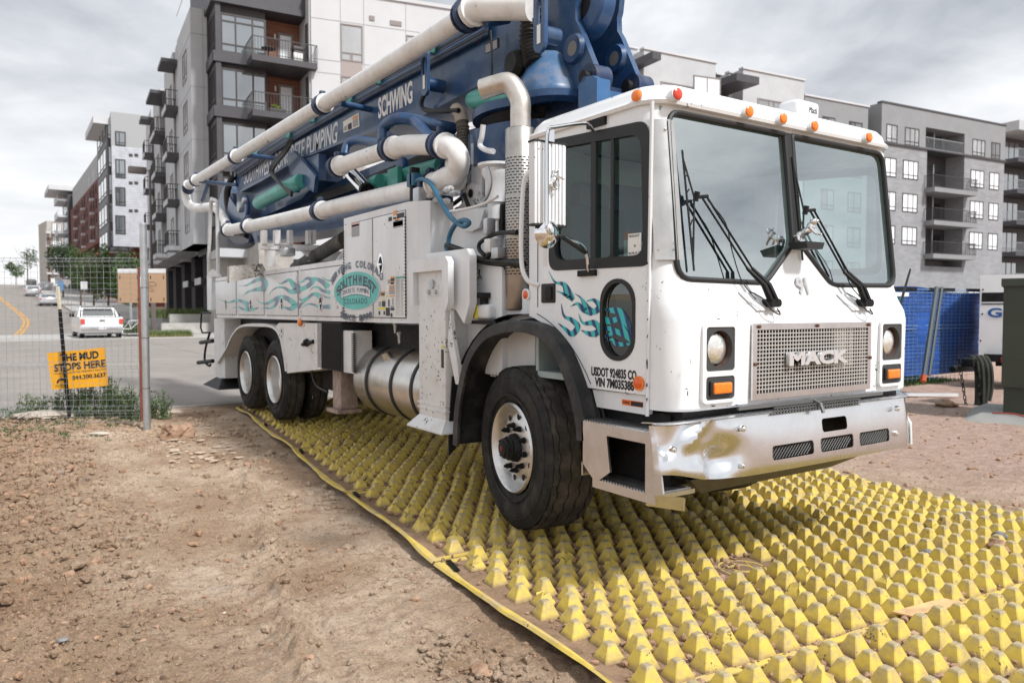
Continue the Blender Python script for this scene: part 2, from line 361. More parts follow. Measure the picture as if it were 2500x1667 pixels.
CLOD = mat('clod_soil', (.33,.205,.135), .95, spec=.1, var=.28, vscale=9, dirt=(.45,.34,.26), dscale=14, damt=.4, bump=.8, bscale=45, bdist=.012)
PALE = mat('pale_stone', (.50,.43,.36), .9, spec=.2, var=.15, vscale=12, bump=.5, bscale=50)
GREY = mat('grey_stone', (.22,.21,.21), .9, spec=.2, var=.3, vscale=12, bump=.5, bscale=50)
ASPH = mat('asphalt', (.25,.228,.212), .93, spec=.2, var=.10, vscale=.35, dirt=(.34,.30,.27), dscale=.8, damt=.35, bump=.5, bscale=90, bdist=.01)
CONC = mat('concrete', (.42,.405,.38), .85, spec=.3, var=.09, vscale=2, dirt=(.25,.23,.21), dscale=3, damt=.3, bump=.25, bscale=60, bdist=.004)
xs = axis((-1600, -200, 200), (-200, -20, 20), (-20, -4, .8), (-4, -1, .1), (-1, 2.75, .021), (2.75, 7, .1), (7, 16, .09), (16, 30, 1), (30, 200, 15), (200, 1801, 200))
ys = axis((-1200, -100, 200), (-100, -4, 12), (-4, .8, .25), (.8, 5, .022), (5, 13.5, .038), (13.5, 60, 2.), (60, 240, 6), (240, 400, 40), (400, 3001, 300))
sheet('ground', xs, ys, under, SOIL)
sheet('street', axis((-120, -20, 10), (-20, 6, 1), (5.78, 5.9, .2), ), axis((KERBY, KERBY+.01, 1), (14, 60, 1.5), (60, 232, 3)), asph, ASPH)
sheet('cross_street', axis((5.8, 5.801, 1), (6.5, 130, 2.5)), axis((KERBY, KERBY+.01, 1), (13.6, 46.2, 1.2)), asph, ASPH)
MB().prism([(-60, KERBY-.12, -.2), (24, KERBY-.12, -.2), (24, KERBY, -.2), (-60, KERBY, -.2)], (0, 0, .168)).build('kerb', CONC, kind='structure')
def onground(px, py, fn=asph):      # where a sight line meets the ground
    d = ray(px, py); t = 1.
    if fn is not asph:
        z = -.1
        for i in range(4): p = _C+d*((z-_C.z)/d.z); z = float(fn(p.x, p.y))
        return Vector((p.x, p.y, z))
    for i in range(4000):
        p = _C+d*t
        if p.z <= float(fn(p.x, p.y)): break
        t *= 1.003
    return p
# pavement on the far side, up the hill, with its kerb
def strip(name, x0, x1, y0, y1, h, m, step=3):
    ys_ = list(np.arange(y0, y1, step))+[y1]; a = [(x0, y, float(asph(x0, y))+h) for y in ys_]; b = [(x1, y, float(asph(x0, y))+h) for y in ys_]
    c = [(x0, y, float(asph(x0, y))-.1) for y in ys_]; return MB().ribbon(a, b).ribbon(c, a).build(name, m, kind='structure')
PAVE = mat('pavement_concrete', (.40,.385,.37), .88, spec=.25, var=.07, vscale=1.2, dirt=(.27,.25,.23), dscale=1.2, damt=.3)
strip('pavement', 5.82, 12.2, 47.2, 224, .14, PAVE)
MB().box((12.2, 44.5, -.05), (130, 62, .13)).box((8.6, 44.5, -.05), (12.2, 47.2, .13)).build('corner_pavement', PAVE, kind='structure')
# double yellow line up the hill
YEL = mat('road_paint_yellow', (.62,.30,.03), .8, var=.15, vscale=6, dirt=(.2,.18,.16), dscale=5, damt=.4)
def painted(name, pts, off, wd, m):
    P = cr(pts, 5); L_, R_ = [], []
    for i, p in enumerate(P):
        t = (P[min(i+1, len(P)-1)]-P[max(i-1, 0)]); t.z = 0; n = Vector((t.y, -t.x, 0)).normalized(); a = p+n*(off-wd/2); b = p+n*(off+wd/2)
        L_.append((a.x, a.y, float(asph(a.x, a.y))+.006)); R_.append((b.x, b.y, float(asph(b.x, b.y))+.006))
    return MB().ribbon(L_, R_).build(name, m, kind='structure')
yl = [onground(*S2(*q)) for q in ((26, 827), (58, 802), (64, 785), (54, 771), (30, 752), (6, 732))]
yl.append(yl[-1]+(yl[-1]-yl[-2])*2.5)
painted('centre_line_marking', yl, -.13, .14, YEL); painted('centre_line_marking', yl, .13, .14, YEL)
# ------------------------------------------------------------------ loose soil
def lumps(name, pts, m, kind='stuff', parent=None, **kw):     # pts: (x, y, z, r)
    bm = bmesh.new(); bmesh.ops.create_icosphere(bm, subdivisions=1, radius=1); bv = np.array([v.co[:] for v in bm.verts]); bf = np.array([[v.index for v in f.verts] for f in bm.faces]); bm.free()
    n = len(pts); P = np.array(pts); V = np.repeat(bv[None], n, 0)*(1+.38*(rng.random((n, len(bv), 1))-.5)); V = V*(.6+.7*rng.random((n, 1, 3)))
    a = rng.random(n)*6.28; ca, sa = np.cos(a)[:, None], np.sin(a)[:, None]; V = np.stack([V[..., 0]*ca-V[..., 1]*sa, V[..., 0]*sa+V[..., 1]*ca, V[..., 2]*.75], -1)
    V = V*P[:, None, 3:4]+P[:, None, :3]; F = (bf[None]+(np.arange(n)*len(bv))[:, None, None]).reshape(-1, 3)
    me = bpy.data.meshes.new(name); me.from_pydata(V.reshape(-1, 3).tolist(), [], F.tolist()); me.materials.append(m); o = bpy.data.objects.new(name, me); COL.objects.link(o)
    if parent: o.parent = parent
    return tag(o, kind=kind, **kw)
pts = []
while len(pts) < 26000:
    y = .9+11.5*rng.random()**1.5; x = -2.2+4.9*rng.random()
    if x > 2.05+.0963*(y-2.4): continue
    dens = .12+.95*float(sm(1.1, .1, x))*float(sm(2.4, 4, y))+.5*float(sm(.55, .75, vn(np.array(x*1.4), np.array(y*1.4), 55)))
    if rng.random() > dens: continue
    r = .0028+.024*rng.random()**5*(1+.8*(y > 5))+.0015*rng.random()*y; pts.append((x, y, float(lot(np.array(x), np.array(y)))+r*.15, r))
lumps('soil_crumbs', pts[:22000], SOIL, label='loose brown crumbs of soil strewn over the dirt lot', cat='soil')
lumps('pebbles', [(p[0]+.03, p[1]+.02, p[2], p[3]*.8) for p in pts[22000:]], CLOD, label='small pale pebbles lying in the dirt left of the yellow mats', cat='pebbles')
pts = []
for i in range(1500):
    y = 2.2+7*rng.random(); x = 6.75+6*rng.random()**1.5; pts.append((x, y, float(lot(np.array(x), np.array(y))), .008+.03*rng.random()**4))
lumps('gravel_lumps', pts, CLOD, label='crumbled dirt scattered over the pinkish gravel right of the mats', cat='gravel')
def rock(name, px, py, r, m, label, cat, flat=.6, sub=3, amp=.35, seed=1, sink=.2, group=None, stretch=(1,1), fn=lot, rz=0):
    p = onground(px, py, fn); bm = bmesh.new(); bmesh.ops.create_icosphere(bm, subdivisions=sub, radius=r)
    for v in bm.verts:
        d = noise.fractal(v.co/r*1.3+Vector((seed*3.1, 0, 0)), .9, 2, 4)*amp+noise.noise(v.co/r*5+Vector((seed, 3, 1)))*.09; v.co *= (1+d); v.co.z *= flat; v.co.x *= stretch[0]; v.co.y *= stretch[1]
        v.co.z = max(v.co.z, -r*.35)
    o = MB().bm(bm).build(name, m, ang=50, label=label, cat=cat, group=group); o.location = (p.x, p.y, p.z+r*flat*(1-sink*2)); o.rotation_euler = (0, 0, rz); return o
rock('dirt_clod', 409, 1003, .17, CLOD, 'largest reddish brown dirt clod on the ground right of the grey fence post', 'dirt clod', .72, 4, .4, 3, stretch=(1.15, 1), rz=.3)
rock('dirt_clod', 1046, 1545, .05, SOIL, 'broken brown lump of soil at the bottom edge left of the mat border', 'dirt clod', .6, 4, .5, 8, stretch=(1.5, 1), rz=-.4)
pts = []
for i in range(420):
    q = rng.normal(size=2); pp = onground(1085+q[0]*45+q[1]*18, 1520+q[1]*24, lot); rr = .006+.03*rng.random()**3; pts.append((pp.x, pp.y, pp.z+rr*.5, rr))
lumps('crumbled_clods', pts, SOIL, label='crumbled heap of tan clods at the bottom edge beside the mat border', cat='soil')
rock('dirt_clod', 1108, 1546, .055, CLOD, 'smaller soil lump touching the right of the broken lump by the mat border', 'dirt clod', .55, 3, .5, 9)
rock('dirt_clod', 2175, 855+78, .16, CLOD, 'small mound of brown earth behind the bumper end on the right', 'dirt clod', .4, 3, .4, 12)
rock('stone', 143, 1473, .026, GREY, 'dark grey stone lying alone in the lower left dirt', 'stone', .5, 3, .3, 5)
rock('stone', 515, 1412, .012, PALE, 'smooth pale pebble in the packed dirt right of the dark stone', 'stone', .5, 2, .1, 6)
rock('flat_stone', 388, 1014, .10, GREY, 'thin grey flat stone under the large reddish clod', 'stone', .16, 3, .2, 7, stretch=(1.5, .6), rz=-.5)
for i, (x, y, r, l) in enumerate(((105, 962, .27, 'big pale slab of stone lying under the wire fence left of the weeds'), (392, 948, .12, 'pale flat stone at the foot of the small weed right of the fence post'), (300, 958, .13, 'flat pale stone beneath the weeds just left of the fence post'), (390, 962+16, .07, 'small tan stone between the post foot and the large clod'), (228, 1000, .09, 'tan stone half buried in the low grass below the fence'))):
    rock('flat_stone', x, y, r, PALE, l, 'stone', .22, 3, .3, 20+i, stretch=(1.5, .8), group='pale flat stones along the fence line', rz=-.4)
# flat flakes of dried mud
pts = []
for i in range(85):
    px, py = 380+170*rng.random(), 975+90*rng.random(); p = onground(px, py, lot); pts.append(p)
mb = MB()
for p in pts:
    a = rng.random()*6.28; s = .02+.05*rng.random()**2; q = [Vector((p.x+math.cos(a+t)*s*(.6+.8*rng.random()), p.y+math.sin(a+t)*s*.6, p.z+.008+.012*rng.random())) for t in (0, 1.2, 2.4, 3.6, 5)]
    mb.prism(q, (0, 0, .007))
mb.build('mud_flakes', mat('dry_mud', (.50,.39,.30), .95, var=.2, vscale=20), ang=0, kind='stuff', label='curled flakes of dry mud between the large clod and the mat corner', cat='mud')

# ------------------------------------------------------------------ trackout mats
MYEL = mat('mat_yellow', (.60,.45,.09), .62, spec=.35, var=.10, vscale=14, dirt=(.34,.26,.17), dscale=13, damt=.55, chips=(.12,.08,.05), cscale=46, camt=.385)
def stud_material():
    m = MYEL.copy(); m.name = 'stud_yellow'; nt = m.node_tree; N = nt.nodes; L = nt.links; p = N['Principled BSDF']; src = p.inputs['Base Color'].links[0].from_socket
    tc = N.new('ShaderNodeTexCoord'); ob = N.new('ShaderNodeObjectInfo'); sp = N.new('ShaderNodeSeparateXYZ'); L.new(tc.outputs['Object'], sp.inputs[0])
    va = N.new('ShaderNodeVectorMath'); L.new(tc.outputs['Object'], va.inputs[0]); cm = N.new('ShaderNodeCombineXYZ'); mm = N.new('ShaderNodeMath'); mm.operation = 'MULTIPLY'; mm.inputs[1].default_value = 40; L.new(ob.outputs['Random'], mm.inputs[0]); L.new(mm.outputs[0], cm.inputs[0]); L.new(cm.outputs[0], va.inputs[1])
    n = N.new('ShaderNodeTexNoise'); n.inputs['Scale'].default_value = 26; n.inputs['Detail'].default_value = 6; n.inputs['Roughness'].default_value = .7; L.new(va.outputs[0], n.inputs['Vector'])
    for nd in list(N):
        if nd.type == 'TEX_NOISE' and nd is not n: L.new(va.outputs[0], nd.inputs['Vector'])
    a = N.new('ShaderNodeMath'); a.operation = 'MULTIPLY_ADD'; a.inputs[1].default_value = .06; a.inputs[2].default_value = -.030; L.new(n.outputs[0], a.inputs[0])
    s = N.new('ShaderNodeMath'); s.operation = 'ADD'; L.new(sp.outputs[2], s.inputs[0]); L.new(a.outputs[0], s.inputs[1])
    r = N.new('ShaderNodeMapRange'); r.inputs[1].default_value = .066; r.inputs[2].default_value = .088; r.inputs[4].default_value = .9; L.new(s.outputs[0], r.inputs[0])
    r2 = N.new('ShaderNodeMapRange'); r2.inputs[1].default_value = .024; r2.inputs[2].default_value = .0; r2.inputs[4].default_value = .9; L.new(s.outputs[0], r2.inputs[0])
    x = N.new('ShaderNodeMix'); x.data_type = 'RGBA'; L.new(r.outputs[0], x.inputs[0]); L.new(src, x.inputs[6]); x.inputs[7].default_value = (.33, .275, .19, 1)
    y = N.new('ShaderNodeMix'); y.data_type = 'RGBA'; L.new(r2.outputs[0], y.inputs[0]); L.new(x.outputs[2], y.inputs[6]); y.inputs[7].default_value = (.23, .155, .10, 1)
    L.new(y.outputs[2], p.inputs['Base Color']); return m
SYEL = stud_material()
RIMY = mat('rim_yellow', (.60,.44,.09), .75, var=.15, vscale=8, dirt=(.46,.36,.25), dscale=3.2, damt=.62, chips=(.10,.07,.05), cscale=30, camt=.38)
MUDM = mat('mud_on_mat', (.25,.165,.11), .95, spec=.1, var=.22, vscale=12, dirt=(.42,.31,.18), dscale=5, damt=.18, bump=.9, bscale=60, bdist=.01)
MA = R(5.5); U2 = Vector((math.cos(MA), -math.sin(MA))); V2 = Vector((math.sin(MA), math.cos(MA))); MO = Vector((2.065, 2.23))
def mpos(u, v): p = MO+U2*u+V2*v; return p.x, p.y
def mz(u, v, k=0):
    x, y = mpos(u, v)
    z = -.092+.075*float(sm(6, 10.5, np.array(y)))+.006*math.sin(v*3.1+u*1.3)+.004*math.sin(u*4.7)
    e = max(0, 1-u/.16); z += e*e*(.016+.022*math.sin(v*2.2+.6)) ; return z
def stud(crush=0, seed=0):
    rr = random.Random(seed); bm = bmesh.new(); b = .057; t = .0205; h = .086; rings = []
    for (s, z) in ((b*1.06, 0), (b, .006), (b*.53+t*.47, h*.5), (t*1.12, h*.94), (t*.86, h)):
        z2 = z; rr_ = []
        for q in rrect(2*s, 2*s, s*.12, 1): rr_.append(bm.verts.new((q[0], q[1], z2)))
        rings.append(rr_)
    for a, c in zip(rings, rings[1:]):
        for j in range(8): bm.faces.new((a[j], a[(j+1) % 8], c[(j+1) % 8], c[j]))
    bm.faces.new(rings[-1])
    for v in bm.verts:
        n = noise.noise_vector(v.co*30+Vector((seed*5.3, 0, 0))); f = v.co.z/h
        v.co += n*(.0025+.02*crush*f)
        if crush: v.co.z *= 1-.45*crush*rr.random() if f > .4 else 1
        if v.co.z < .004: v.co.z = -.002
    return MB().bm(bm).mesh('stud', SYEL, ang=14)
STUDS = [stud(0, i) for i in range(7)]; CRUSH = [stud(1, 40+i) for i in range(6)]
ML = 2.03; MW = 4.42
names = ['nearest yellow plastic trackout mat, filling the bottom right corner of the photo', 'yellow trackout mat with a round embossed emblem, second from the bottom edge', 'yellow trackout mat crossing under the front wheel of the truck', 'yellow trackout mat under the fuel tank with crumpled left edge', 'fourth yellow trackout mat up, between the front and rear wheels', 'farthest yellow trackout mat, under the rear wheels beside the street']
for k in range(6):
    v0 = (k-1)*ML+.012; v1 = v0+ML-.024; c = mpos(MW/2, (v0+v1)/2); root = thing('trackout_mat', (c[0], c[1], mz(MW/2, (v0+v1)/2)), names[k], 'ground mat', 'yellow studded mats laid end to end under the truck')
    nu, nv = 74, 26; a = []; b = []
    for j in range(nv+1):
        for i in range(nu+1):
            u = MW*i/nu; v = v0+(v1-v0)*j/nv; wob = (.012*math.sin(v*5.1)+.018*noise.noise(Vector((v*3, k, 0)))) if i == 0 else 0
            x, y = mpos(u+wob, v); a.append((x, y, mz(u, v)))
    F = [(j*(nu+1)+i, j*(nu+1)+i+1, (j+1)*(nu+1)+i+1, (j+1)*(nu+1)+i) for j in range(nv) for i in range(nu)]
    n0 = len(a); vs = a+[(x, y, z-.014) for x, y, z in a]; edge = []
    loop = [i for i in range(nu)]+[nu+j*(nu+1) for j in range(nv)]+[nv*(nu+1)+nu-i for i in range(nu)]+[(nv-j)*(nu+1) for j in range(nv)]
    for q, p in enumerate(loop): r_ = loop[(q+1) % len(loop)]; edge.append((p, r_, r_+n0, p+n0))
    MB().add(vs, F+edge+[(f[3]+n0, f[2]+n0, f[1]+n0, f[0]+n0) for f in F]).build('mat_sheet', MUDM, root)
    # raised yellow rim
    rm = MB()
    def bar(ua, va, ub, vb, wd, n=24):
        P1, P2, P3, P4 = [], [], [], []
        for i in range(n+1):
            t = i/n; u = ua+(ub-ua)*t; v = va+(vb-va)*t; dx = wd if ua == ub else 0; dy = wd if va == vb else 0
            wob = (.012*math.sin(v*5.1)+.018*noise.noise(Vector((v*3, k, 0)))) if ua == ub == 0 else 0; w1 = wd*(1+.5*noise.noise(Vector((u*2.3+v*2.9, k*3, 7)))) if dx else wd
            for P_, uu, vv, zz in ((P1, u+wob-(.012 if ua == ub == 0 else 0), v, -.008), (P2, u+wob, v, .006), (P3, u+(w1 if dx else 0), v+dy, .005), (P4, u+(w1 if dx else 0), v+dy, -.004)):
                x, y = mpos(uu, vv); P_.append((x, y, mz(max(uu, 0), vv)+zz))
        rm.ribbon(P1, P2).ribbon(P2, P3).ribbon(P3, P4)
    bar(0, v0, 0, v1, .032); bar(MW, v0, MW, v1, -.05); bar(0, v0, MW, v0, .05, 60); bar(0, v1, MW, v1, -.05, 60)
    rm.build('rim', RIMY, root)
    spots = []
    nr = 14
    for j in range(nr):
        for i in range(27):
            u = .17+.161*i+(.08 if j % 2 else 0); v = v0+.10+(ML-.2)/(nr-1)*j
            if u > MW-.14: continue
            if k == 1 and (u-1.62)**2+(v-1.02)**2 < .185**2: continue
            spots.append((u, v))
    spots.sort(key=lambda s: (Vector(mpos(*s))-Vector((0, 0))).length); far = MB()
    for n, (u, v) in enumerate(spots):
        x, y = mpos(u+rng.normal()*.003, v+rng.normal()*.003); bad = rng.random() < (.05 if k < 3 else .25)+(.55 if k >= 2 and u < .35 else 0)+(.35 if k >= 4 and u < 1.6 else 0)
        me = random.choice(CRUSH if bad else STUDS); s = .95+.08*rng.random(); sz = s*(.9+.14*rng.random())
        T = Matrix.Translation((x-root.location.x, y-root.location.y, mz(u, v)+.003-root.location.z)) @ Matrix.Rotation(-MA+rng.normal()*.03+random.choice((0, R(90), R(180))), 4, 'Z') @ Matrix.Rotation(rng.normal()*.02, 4, 'X') @ Matrix.Diagonal((s, s, sz, 1))
        if n < 300:
            o = bpy.data.objects.new('stud', me); COL.objects.link(o); o.parent = root; o.matrix_local = T
        else:
            far.add([T @ q.co for q in me.vertices], [tuple(p.vertices) for p in me.polygons])
    if far.v:
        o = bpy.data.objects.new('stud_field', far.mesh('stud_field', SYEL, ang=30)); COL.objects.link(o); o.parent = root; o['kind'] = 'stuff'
    if k == 1:      # round embossed emblem
        e = MB(); cx_, cy_ = mpos(1.62, 1.02); z_ = mz(1.62, 1.02)
        for r0, r1 in ((.135, .150), (.055, .072)): e.lathe([(0, r0), (.006, r0+.002), (.006, r1-.002), (0, r1)], (cx_, cy_, z_), 'z', 40)
        for q in range(6):
            a_ = q*1.047; e.tube([(cx_+math.cos(a_)*.07, cy_+math.sin(a_)*.07, z_), (cx_+math.cos(a_+.5)*.12, cy_+math.sin(a_+.5)*.12, z_+.004)], .006, 6)
        e.build('emblem_ring', RIMY, root)
        MB().lathe([(0, 0), (.002, .13), (-.002, .16)], (cx_, cy_, z_+.002), 'z', 32).build('emblem_plate', MUDM, root)
    # black connector strap on the border, at the end of each mat
    if k >= 1:
        p0 = Vector((*mpos(.03, v1-.22), mz(.03, v1-.2)+.010)); p1 = Vector((*mpos(.05, v1-.03), mz(.05, v1)+.012)); q_ = Vector((U2.x, U2.y, 0))*.035
        MB().prism([p0, p1, p1+q_, p0+q_], (0, 0, .005)).build('connector_strap', BLACK, root)
# crumbs of soil caught between the studs
pts = []
for i in range(24000):
    u = .03+4.3*rng.random(); v = -ML+ML*6*rng.random()**1.25
    dens = .25+.9*math.exp(-((u-1.1)/.6)**2)+.5*float(vn(np.array(u*2.), np.array(v*2.), 9)); dens *= 1 if u > .1 else .2
    if u > 3.9: dens *= 1.3
    if rng.random() > dens*.72: continue
    x, y = mpos(u, v); r = .005+.021*rng.random()**2.2; pts.append((x, y, mz(u, v)+.003+r*.35+.012*rng.random()*float(vn(np.array(u*3.), np.array(v*3.), 19)), r))
lumps('caught_soil', pts, CLOD, label='brown crumbs of soil caught between the yellow studs', cat='soil')
for i, (x, y, r, l) in enumerate(((2215, 1196, .06, 'grey lump of hardened concrete among the studs at far right'), (2300, 1240, .055, 'grey concrete crumb right of the larger grey lump on the mats'), (2290, 1265, .07, 'brown lump of mud wedged between studs at the right edge'), (2130, 1268+8, .04, 'small brown clod between studs left of the grey lumps'))):
    rock('mat_clod', x, y, r, GREY if 'grey' in l else CLOD, l, 'clod', .6, 3, .4, 60+i, fn=lambda a, b: -.085+0*a, sink=.1)
# ================================================================== concrete pump truck
T = thing('concrete_pump_truck', (4.02, 8, 0), 'white concrete pump truck with folded blue boom and teal flames, driving onto the yellow mats', 'truck')
def glass_mat(name, ior, tint, rough=.0):
    m = bpy.data.materials.new(name); m.use_nodes = True; nt = m.node_tree; N = nt.nodes; L = nt.links; N.remove(N['Principled BSDF'])
    t = N.new('ShaderNodeBsdfTransparent'); t.inputs[0].default_value = (*tint, 1); g = N.new('ShaderNodeBsdfGlossy'); g.inputs[1].default_value = rough; g.inputs[0].default_value = (.93, .99, 1, 1)
    f = N.new('ShaderNodeFresnel'); ge = N.new('ShaderNodeNewGeometry'); mr_ = N.new('ShaderNodeMapRange'); mr_.inputs[3].default_value = ior; mr_.inputs[4].default_value = 1/ior; L.new(ge.outputs['Backfacing'], mr_.inputs[0]); L.new(mr_.outputs[0], f.inputs[0]); x = N.new('ShaderNodeMixShader'); L.new(f.outputs[0], x.inputs[0]); L.new(t.outputs[0], x.inputs[1]); L.new(g.outputs[0], x.inputs[2])
    L.new(x.outputs[0], N['Material Output'].inputs[0]); return m
WSG = glass_mat('windscreen_glass_boosted', 6.0, (.82, .97, .95)); SIDEG = glass_mat('side_window_glass', 1.55, (.55, .72, .70)); PANEG = glass_mat('window_pane_glass', 2.6, (.35, .42, .44))  # windscreen reflection boosted far beyond plain glass to brighten it
def X2(pts, x): return [SX(*S2(*p), x) for p in pts]
def bolt_ring(mb, c, r, n, br, h, ax='x'):
    for i in range(n):
        a = 2*math.pi*i/n+.2; p = Vector((c[0], c[1]+r*math.cos(a), c[2]+r*math.sin(a))); mb.cyl(p, p+Vector((-h, 0, 0)), br, 6)
# ---- chassis
f_ = MB()
for x in (3.55, 4.40): f_.box((x, 2.95, .72), (x+.09, 13.2, 1.02))
for y in (3.2, 5.0, 6.6, 8.3, 9.2, 10.6, 12.2, 13.1): f_.box((3.6, y, .76), (4.42, y+.12, .98))
f_.box((3.2, 5.9, 1.02), (4.85, 13.1, 1.36))
f_.build('chassis_frame', BLACK, T)
a_ = MB()
for y, z in ((4.33, .56), (9.95, .60), (11.32, .60)):
    a_.cyl((3.1, y, z), (4.95, y, z), .08, 12); a_.sphere((4.02, y, z), .22, 2, (1, 1, 1))
a_.tube([(4.02, 5.2, .75), (4.02, 9.8, .68)], .06, 10).box((3.4, 5.0, .45), (4.6, 6.2, .95)).box((3.35, 4.7, .95), (4.7, 7.5, 1.36))
a_.box((3.25, 7.6, .55), (4.8, 9.0, 1.0)); a_.build('drivetrain_dark_fill', BLACK, T)  # axles and shaft; black boxes added to fill the underside with dark
# ---- wheels
def tyre(R_, W, rin, grooves, zig, n=108):
    sh = .05; prof = [(.055, rin), (.03, rin+.02), (.012, rin+.07), (.0, (rin+R_)/2+.01), (.008, R_-.075), (.022, R_-.035)]
    side1 = MB(); side1.lathe(prof+[(.040, R_-.014)], n=n); side1.lathe([(W-h, r) for h, r in prof+[(.040, R_-.014)]], n=n)
    side1.lathe([(-.001, rin+.055), (-.006, rin+.06), (-.006, rin+.068), (-.001, rin+.073)], n=72); side1.lathe([(.010, R_-.085), (.003, R_-.08), (.006, R_-.072)], n=72)
    xs_ = []; gw = .007; d = .016
    xs_.append((.040, 0, 0)); 
    for g in grooves: x = W*g; xs_ += [(x-gw, 0, 1), (x-gw*.5, -d, 1), (x+gw*.5, -d, 1), (x+gw, 0, 1)]
    xs_.append((W-.040, 0, 0)); vs = []; fs = []; m = len(xs_)
    for i in range(n):
        a = 2*math.pi*i/n; ph = [0, 1, 1, 0][i % 4]*2-1
        for (x, dz, k) in xs_:
            cen = 1-((x-W/2)/(W/2))**4; rr = R_-.014+.014*cen+dz
            if not k and i % 6 == 0: rr -= .012
            xx = x+(zig*ph if k else 0); vs.append((xx, rr*math.cos(a), rr*math.sin(a)))
    for i in range(n):
        for j in range(m-1): fs.append((i*m+j, i*m+j+1, ((i+1) % n)*m+j+1, ((i+1) % n)*m+j))
    return side1, MB().add(vs, fs)
def place(mb, M): mb.v = [tuple(M @ Vector(v)) for v in mb.v]; return mb
RIM = mat('rim_aluminium', (.66,.655,.645), .36, metal=.9, var=.06, vscale=12, dirt=(.42,.36,.30), dscale=9, damt=.3)
def wheel(M, R_, W, rin, kind, grooves, zig):
    if kind == 'front':
        w_ = MB().lathe([(.06, rin-.01), (.015, rin+.012), (.002, rin), (.012, rin-.014), (.05, rin-.03), (.085, rin-.045), (.06, rin-.08), (.045, rin-.13), (.045, .09)], n=56)
        w_.lathe([(.10, rin-.03), (.3, rin-.03)], n=40)
    else:
        w_ = MB().lathe([(.06, rin-.01), (.012, rin+.012), (.0, rin), (.012, rin-.012), (.06, rin-.022), (.15, rin-.032), (.165, rin-.05), (.16, rin-.11), (.155, .06), (.155, 0)], n=56)
    wh = place(w_, M).build('wheel', RIM, T)
    s1, tr = tyre(R_, W, rin, grooves, zig); place(s1, M).build('tyre', TYRE, wh); place(tr, M).build('tread', TREAD, wh, ang=20)
    if kind == 'front':
        hb = MB().lathe([(.05, .10), (.02, .095), (.0, .08), (-.015, .083), (-.02, .075), (-.045, .07), (-.05, .055), (-.062, .05), (-.064, 0)], n=28); place(hb, M).build('hub', BLACK, wh)
        place(MB().lathe([(-.064, .02), (-.068, .018), (-.068, 0)], n=12), M).build('hub_cap', mat('rusty_red', (.16,.03,.02), .7), wh)
        for i in range(10):
            a = 2*math.pi*i/10+.15; c = Vector((.045, .152*math.cos(a), .152*math.sin(a)))
            nt_ = MB().cyl(c, c+Vector((-.018, 0, 0)), .021, 14, .019).cyl(c+Vector((-.018, 0, 0)), c+Vector((-.042, 0, 0)), .015, 6).cyl(c+Vector((-.042, 0, 0)), c+Vector((-.054, 0, 0)), .009, 8); place(nt_, M).build('lug_nut', BLACK, wh)
        for i in range(10):
            a = 2*math.pi*i/10+.45; c = Vector((.0585, .214*math.cos(a), .214*math.sin(a))); n_ = Vector((1, 0, 0))
            hh = MB().tube([c+Vector((-.005, 0, 0)), c+Vector((-.0065, 0, 0))], .021, 16); place(hh, M).build('hand_hole', BLACK, wh)
    return wh
wheel(Matrix.Translation((2.875, 4.33, .56)) @ Matrix.Rotation(R(-7.5), 4, 'Z'), .56, .40, .298, 'front', (.2, .4, .6, .8), .006)
wheel(Matrix.Translation((5.165, 4.33, .56)) @ Matrix.Rotation(R(180-7.5), 4, 'Z'), .56, .40, .298, 'front', (.2, .4, .6, .8), .006)
for y in (9.95, 11.32):
    for x, s in ((2.93, 1), (3.24, 1), (5.11, -1), (4.80, -1)):
        wheel(Matrix.Translation((x, y, .60)) @ (Matrix.Identity(4) if s > 0 else Matrix.Rotation(R(180), 4, 'Z')), .53, .275, .298, 'rear', (.22, .5, .78), .002)
# ---- fenders
def fender(pts, sect, m, name, nn=6):
    P = cr(pts, nn); rows = [[] for _ in sect]
    cen = sum((Vector(p) for p in pts), Vector())/len(pts)
    for i, p in enumerate(P):
        t = P[min(i+1, len(P)-1)]-P[max(i-1, 0)]; t.x = 0; t.normalize(); n = Vector((0, t.z, -t.y))
        if n.dot(Vector((0, p.y-4.33 if m is RUB or True else 0, p.z-.5))) < 0: n = -n
        for k, (dx, dn) in enumerate(sect): rows[k].append(p+Vector((dx, 0, 0))+n*dn)
    mb = MB()
    for a, b in zip(rows, rows[1:]): mb.ribbon(a, b)
    return mb.build(name, m, T, ang=30)
FEND = mat('fender_plastic', (.014,.015,.017), .48, var=.2, vscale=4, dirt=(.16,.15,.14), dscale=5, damt=.22)
fp = [SX(x, y, 2.80) for x, y in ((1038, 1020), (1043, 930), (1064, 828), (1098, 768), (1140, 742), (1190, 736), (1245, 752), (1285, 800), (1318, 880), (1338, 960), (1343, 1012))]
fender(fp, [(.50, -.02), (.20, -.005), (.16, .012), (.13, -.002), (.10, .0), (.01, .0), (.0, -.01), (0, -.075), (.02, -.078), (.02, -.02), (.1, -.02), (.5, -.035)], FEND, 'front_fender')
mf = [SY(*p, 5.08) for p in ((1040, 930), (1075, 925), (1082, 985), (1060, 1003), (1036, 1040))]
MB().prism([(2.84, 5.06, 1.0), (3.2, 5.06, 1.0), (3.2, 5.08, .60), (2.98, 5.1, .52), (2.84, 5.12, .38), (2.83, 5.1, .6)], (0, .012, 0)).build('mud_flap', RUB, T)
fr = [SX(x, y, 2.90) for x, y in ((497, 835), (518, 800), (530, 772), (545, 752), (565, 744), (600, 743), (628, 750), (643, 772), (652, 815), (657, 853))]
P_ = cr(fr, 5); mbf = MB(); A_, B_, C_ = [], [], []
for p in P_: A_.append(p+Vector((.0, 0, 0))); B_.append(p+Vector((.62, 0, 0))); q = Vector((0, p.y-10.6, p.z-.7)).normalized(); C_.append(p-q*.045)
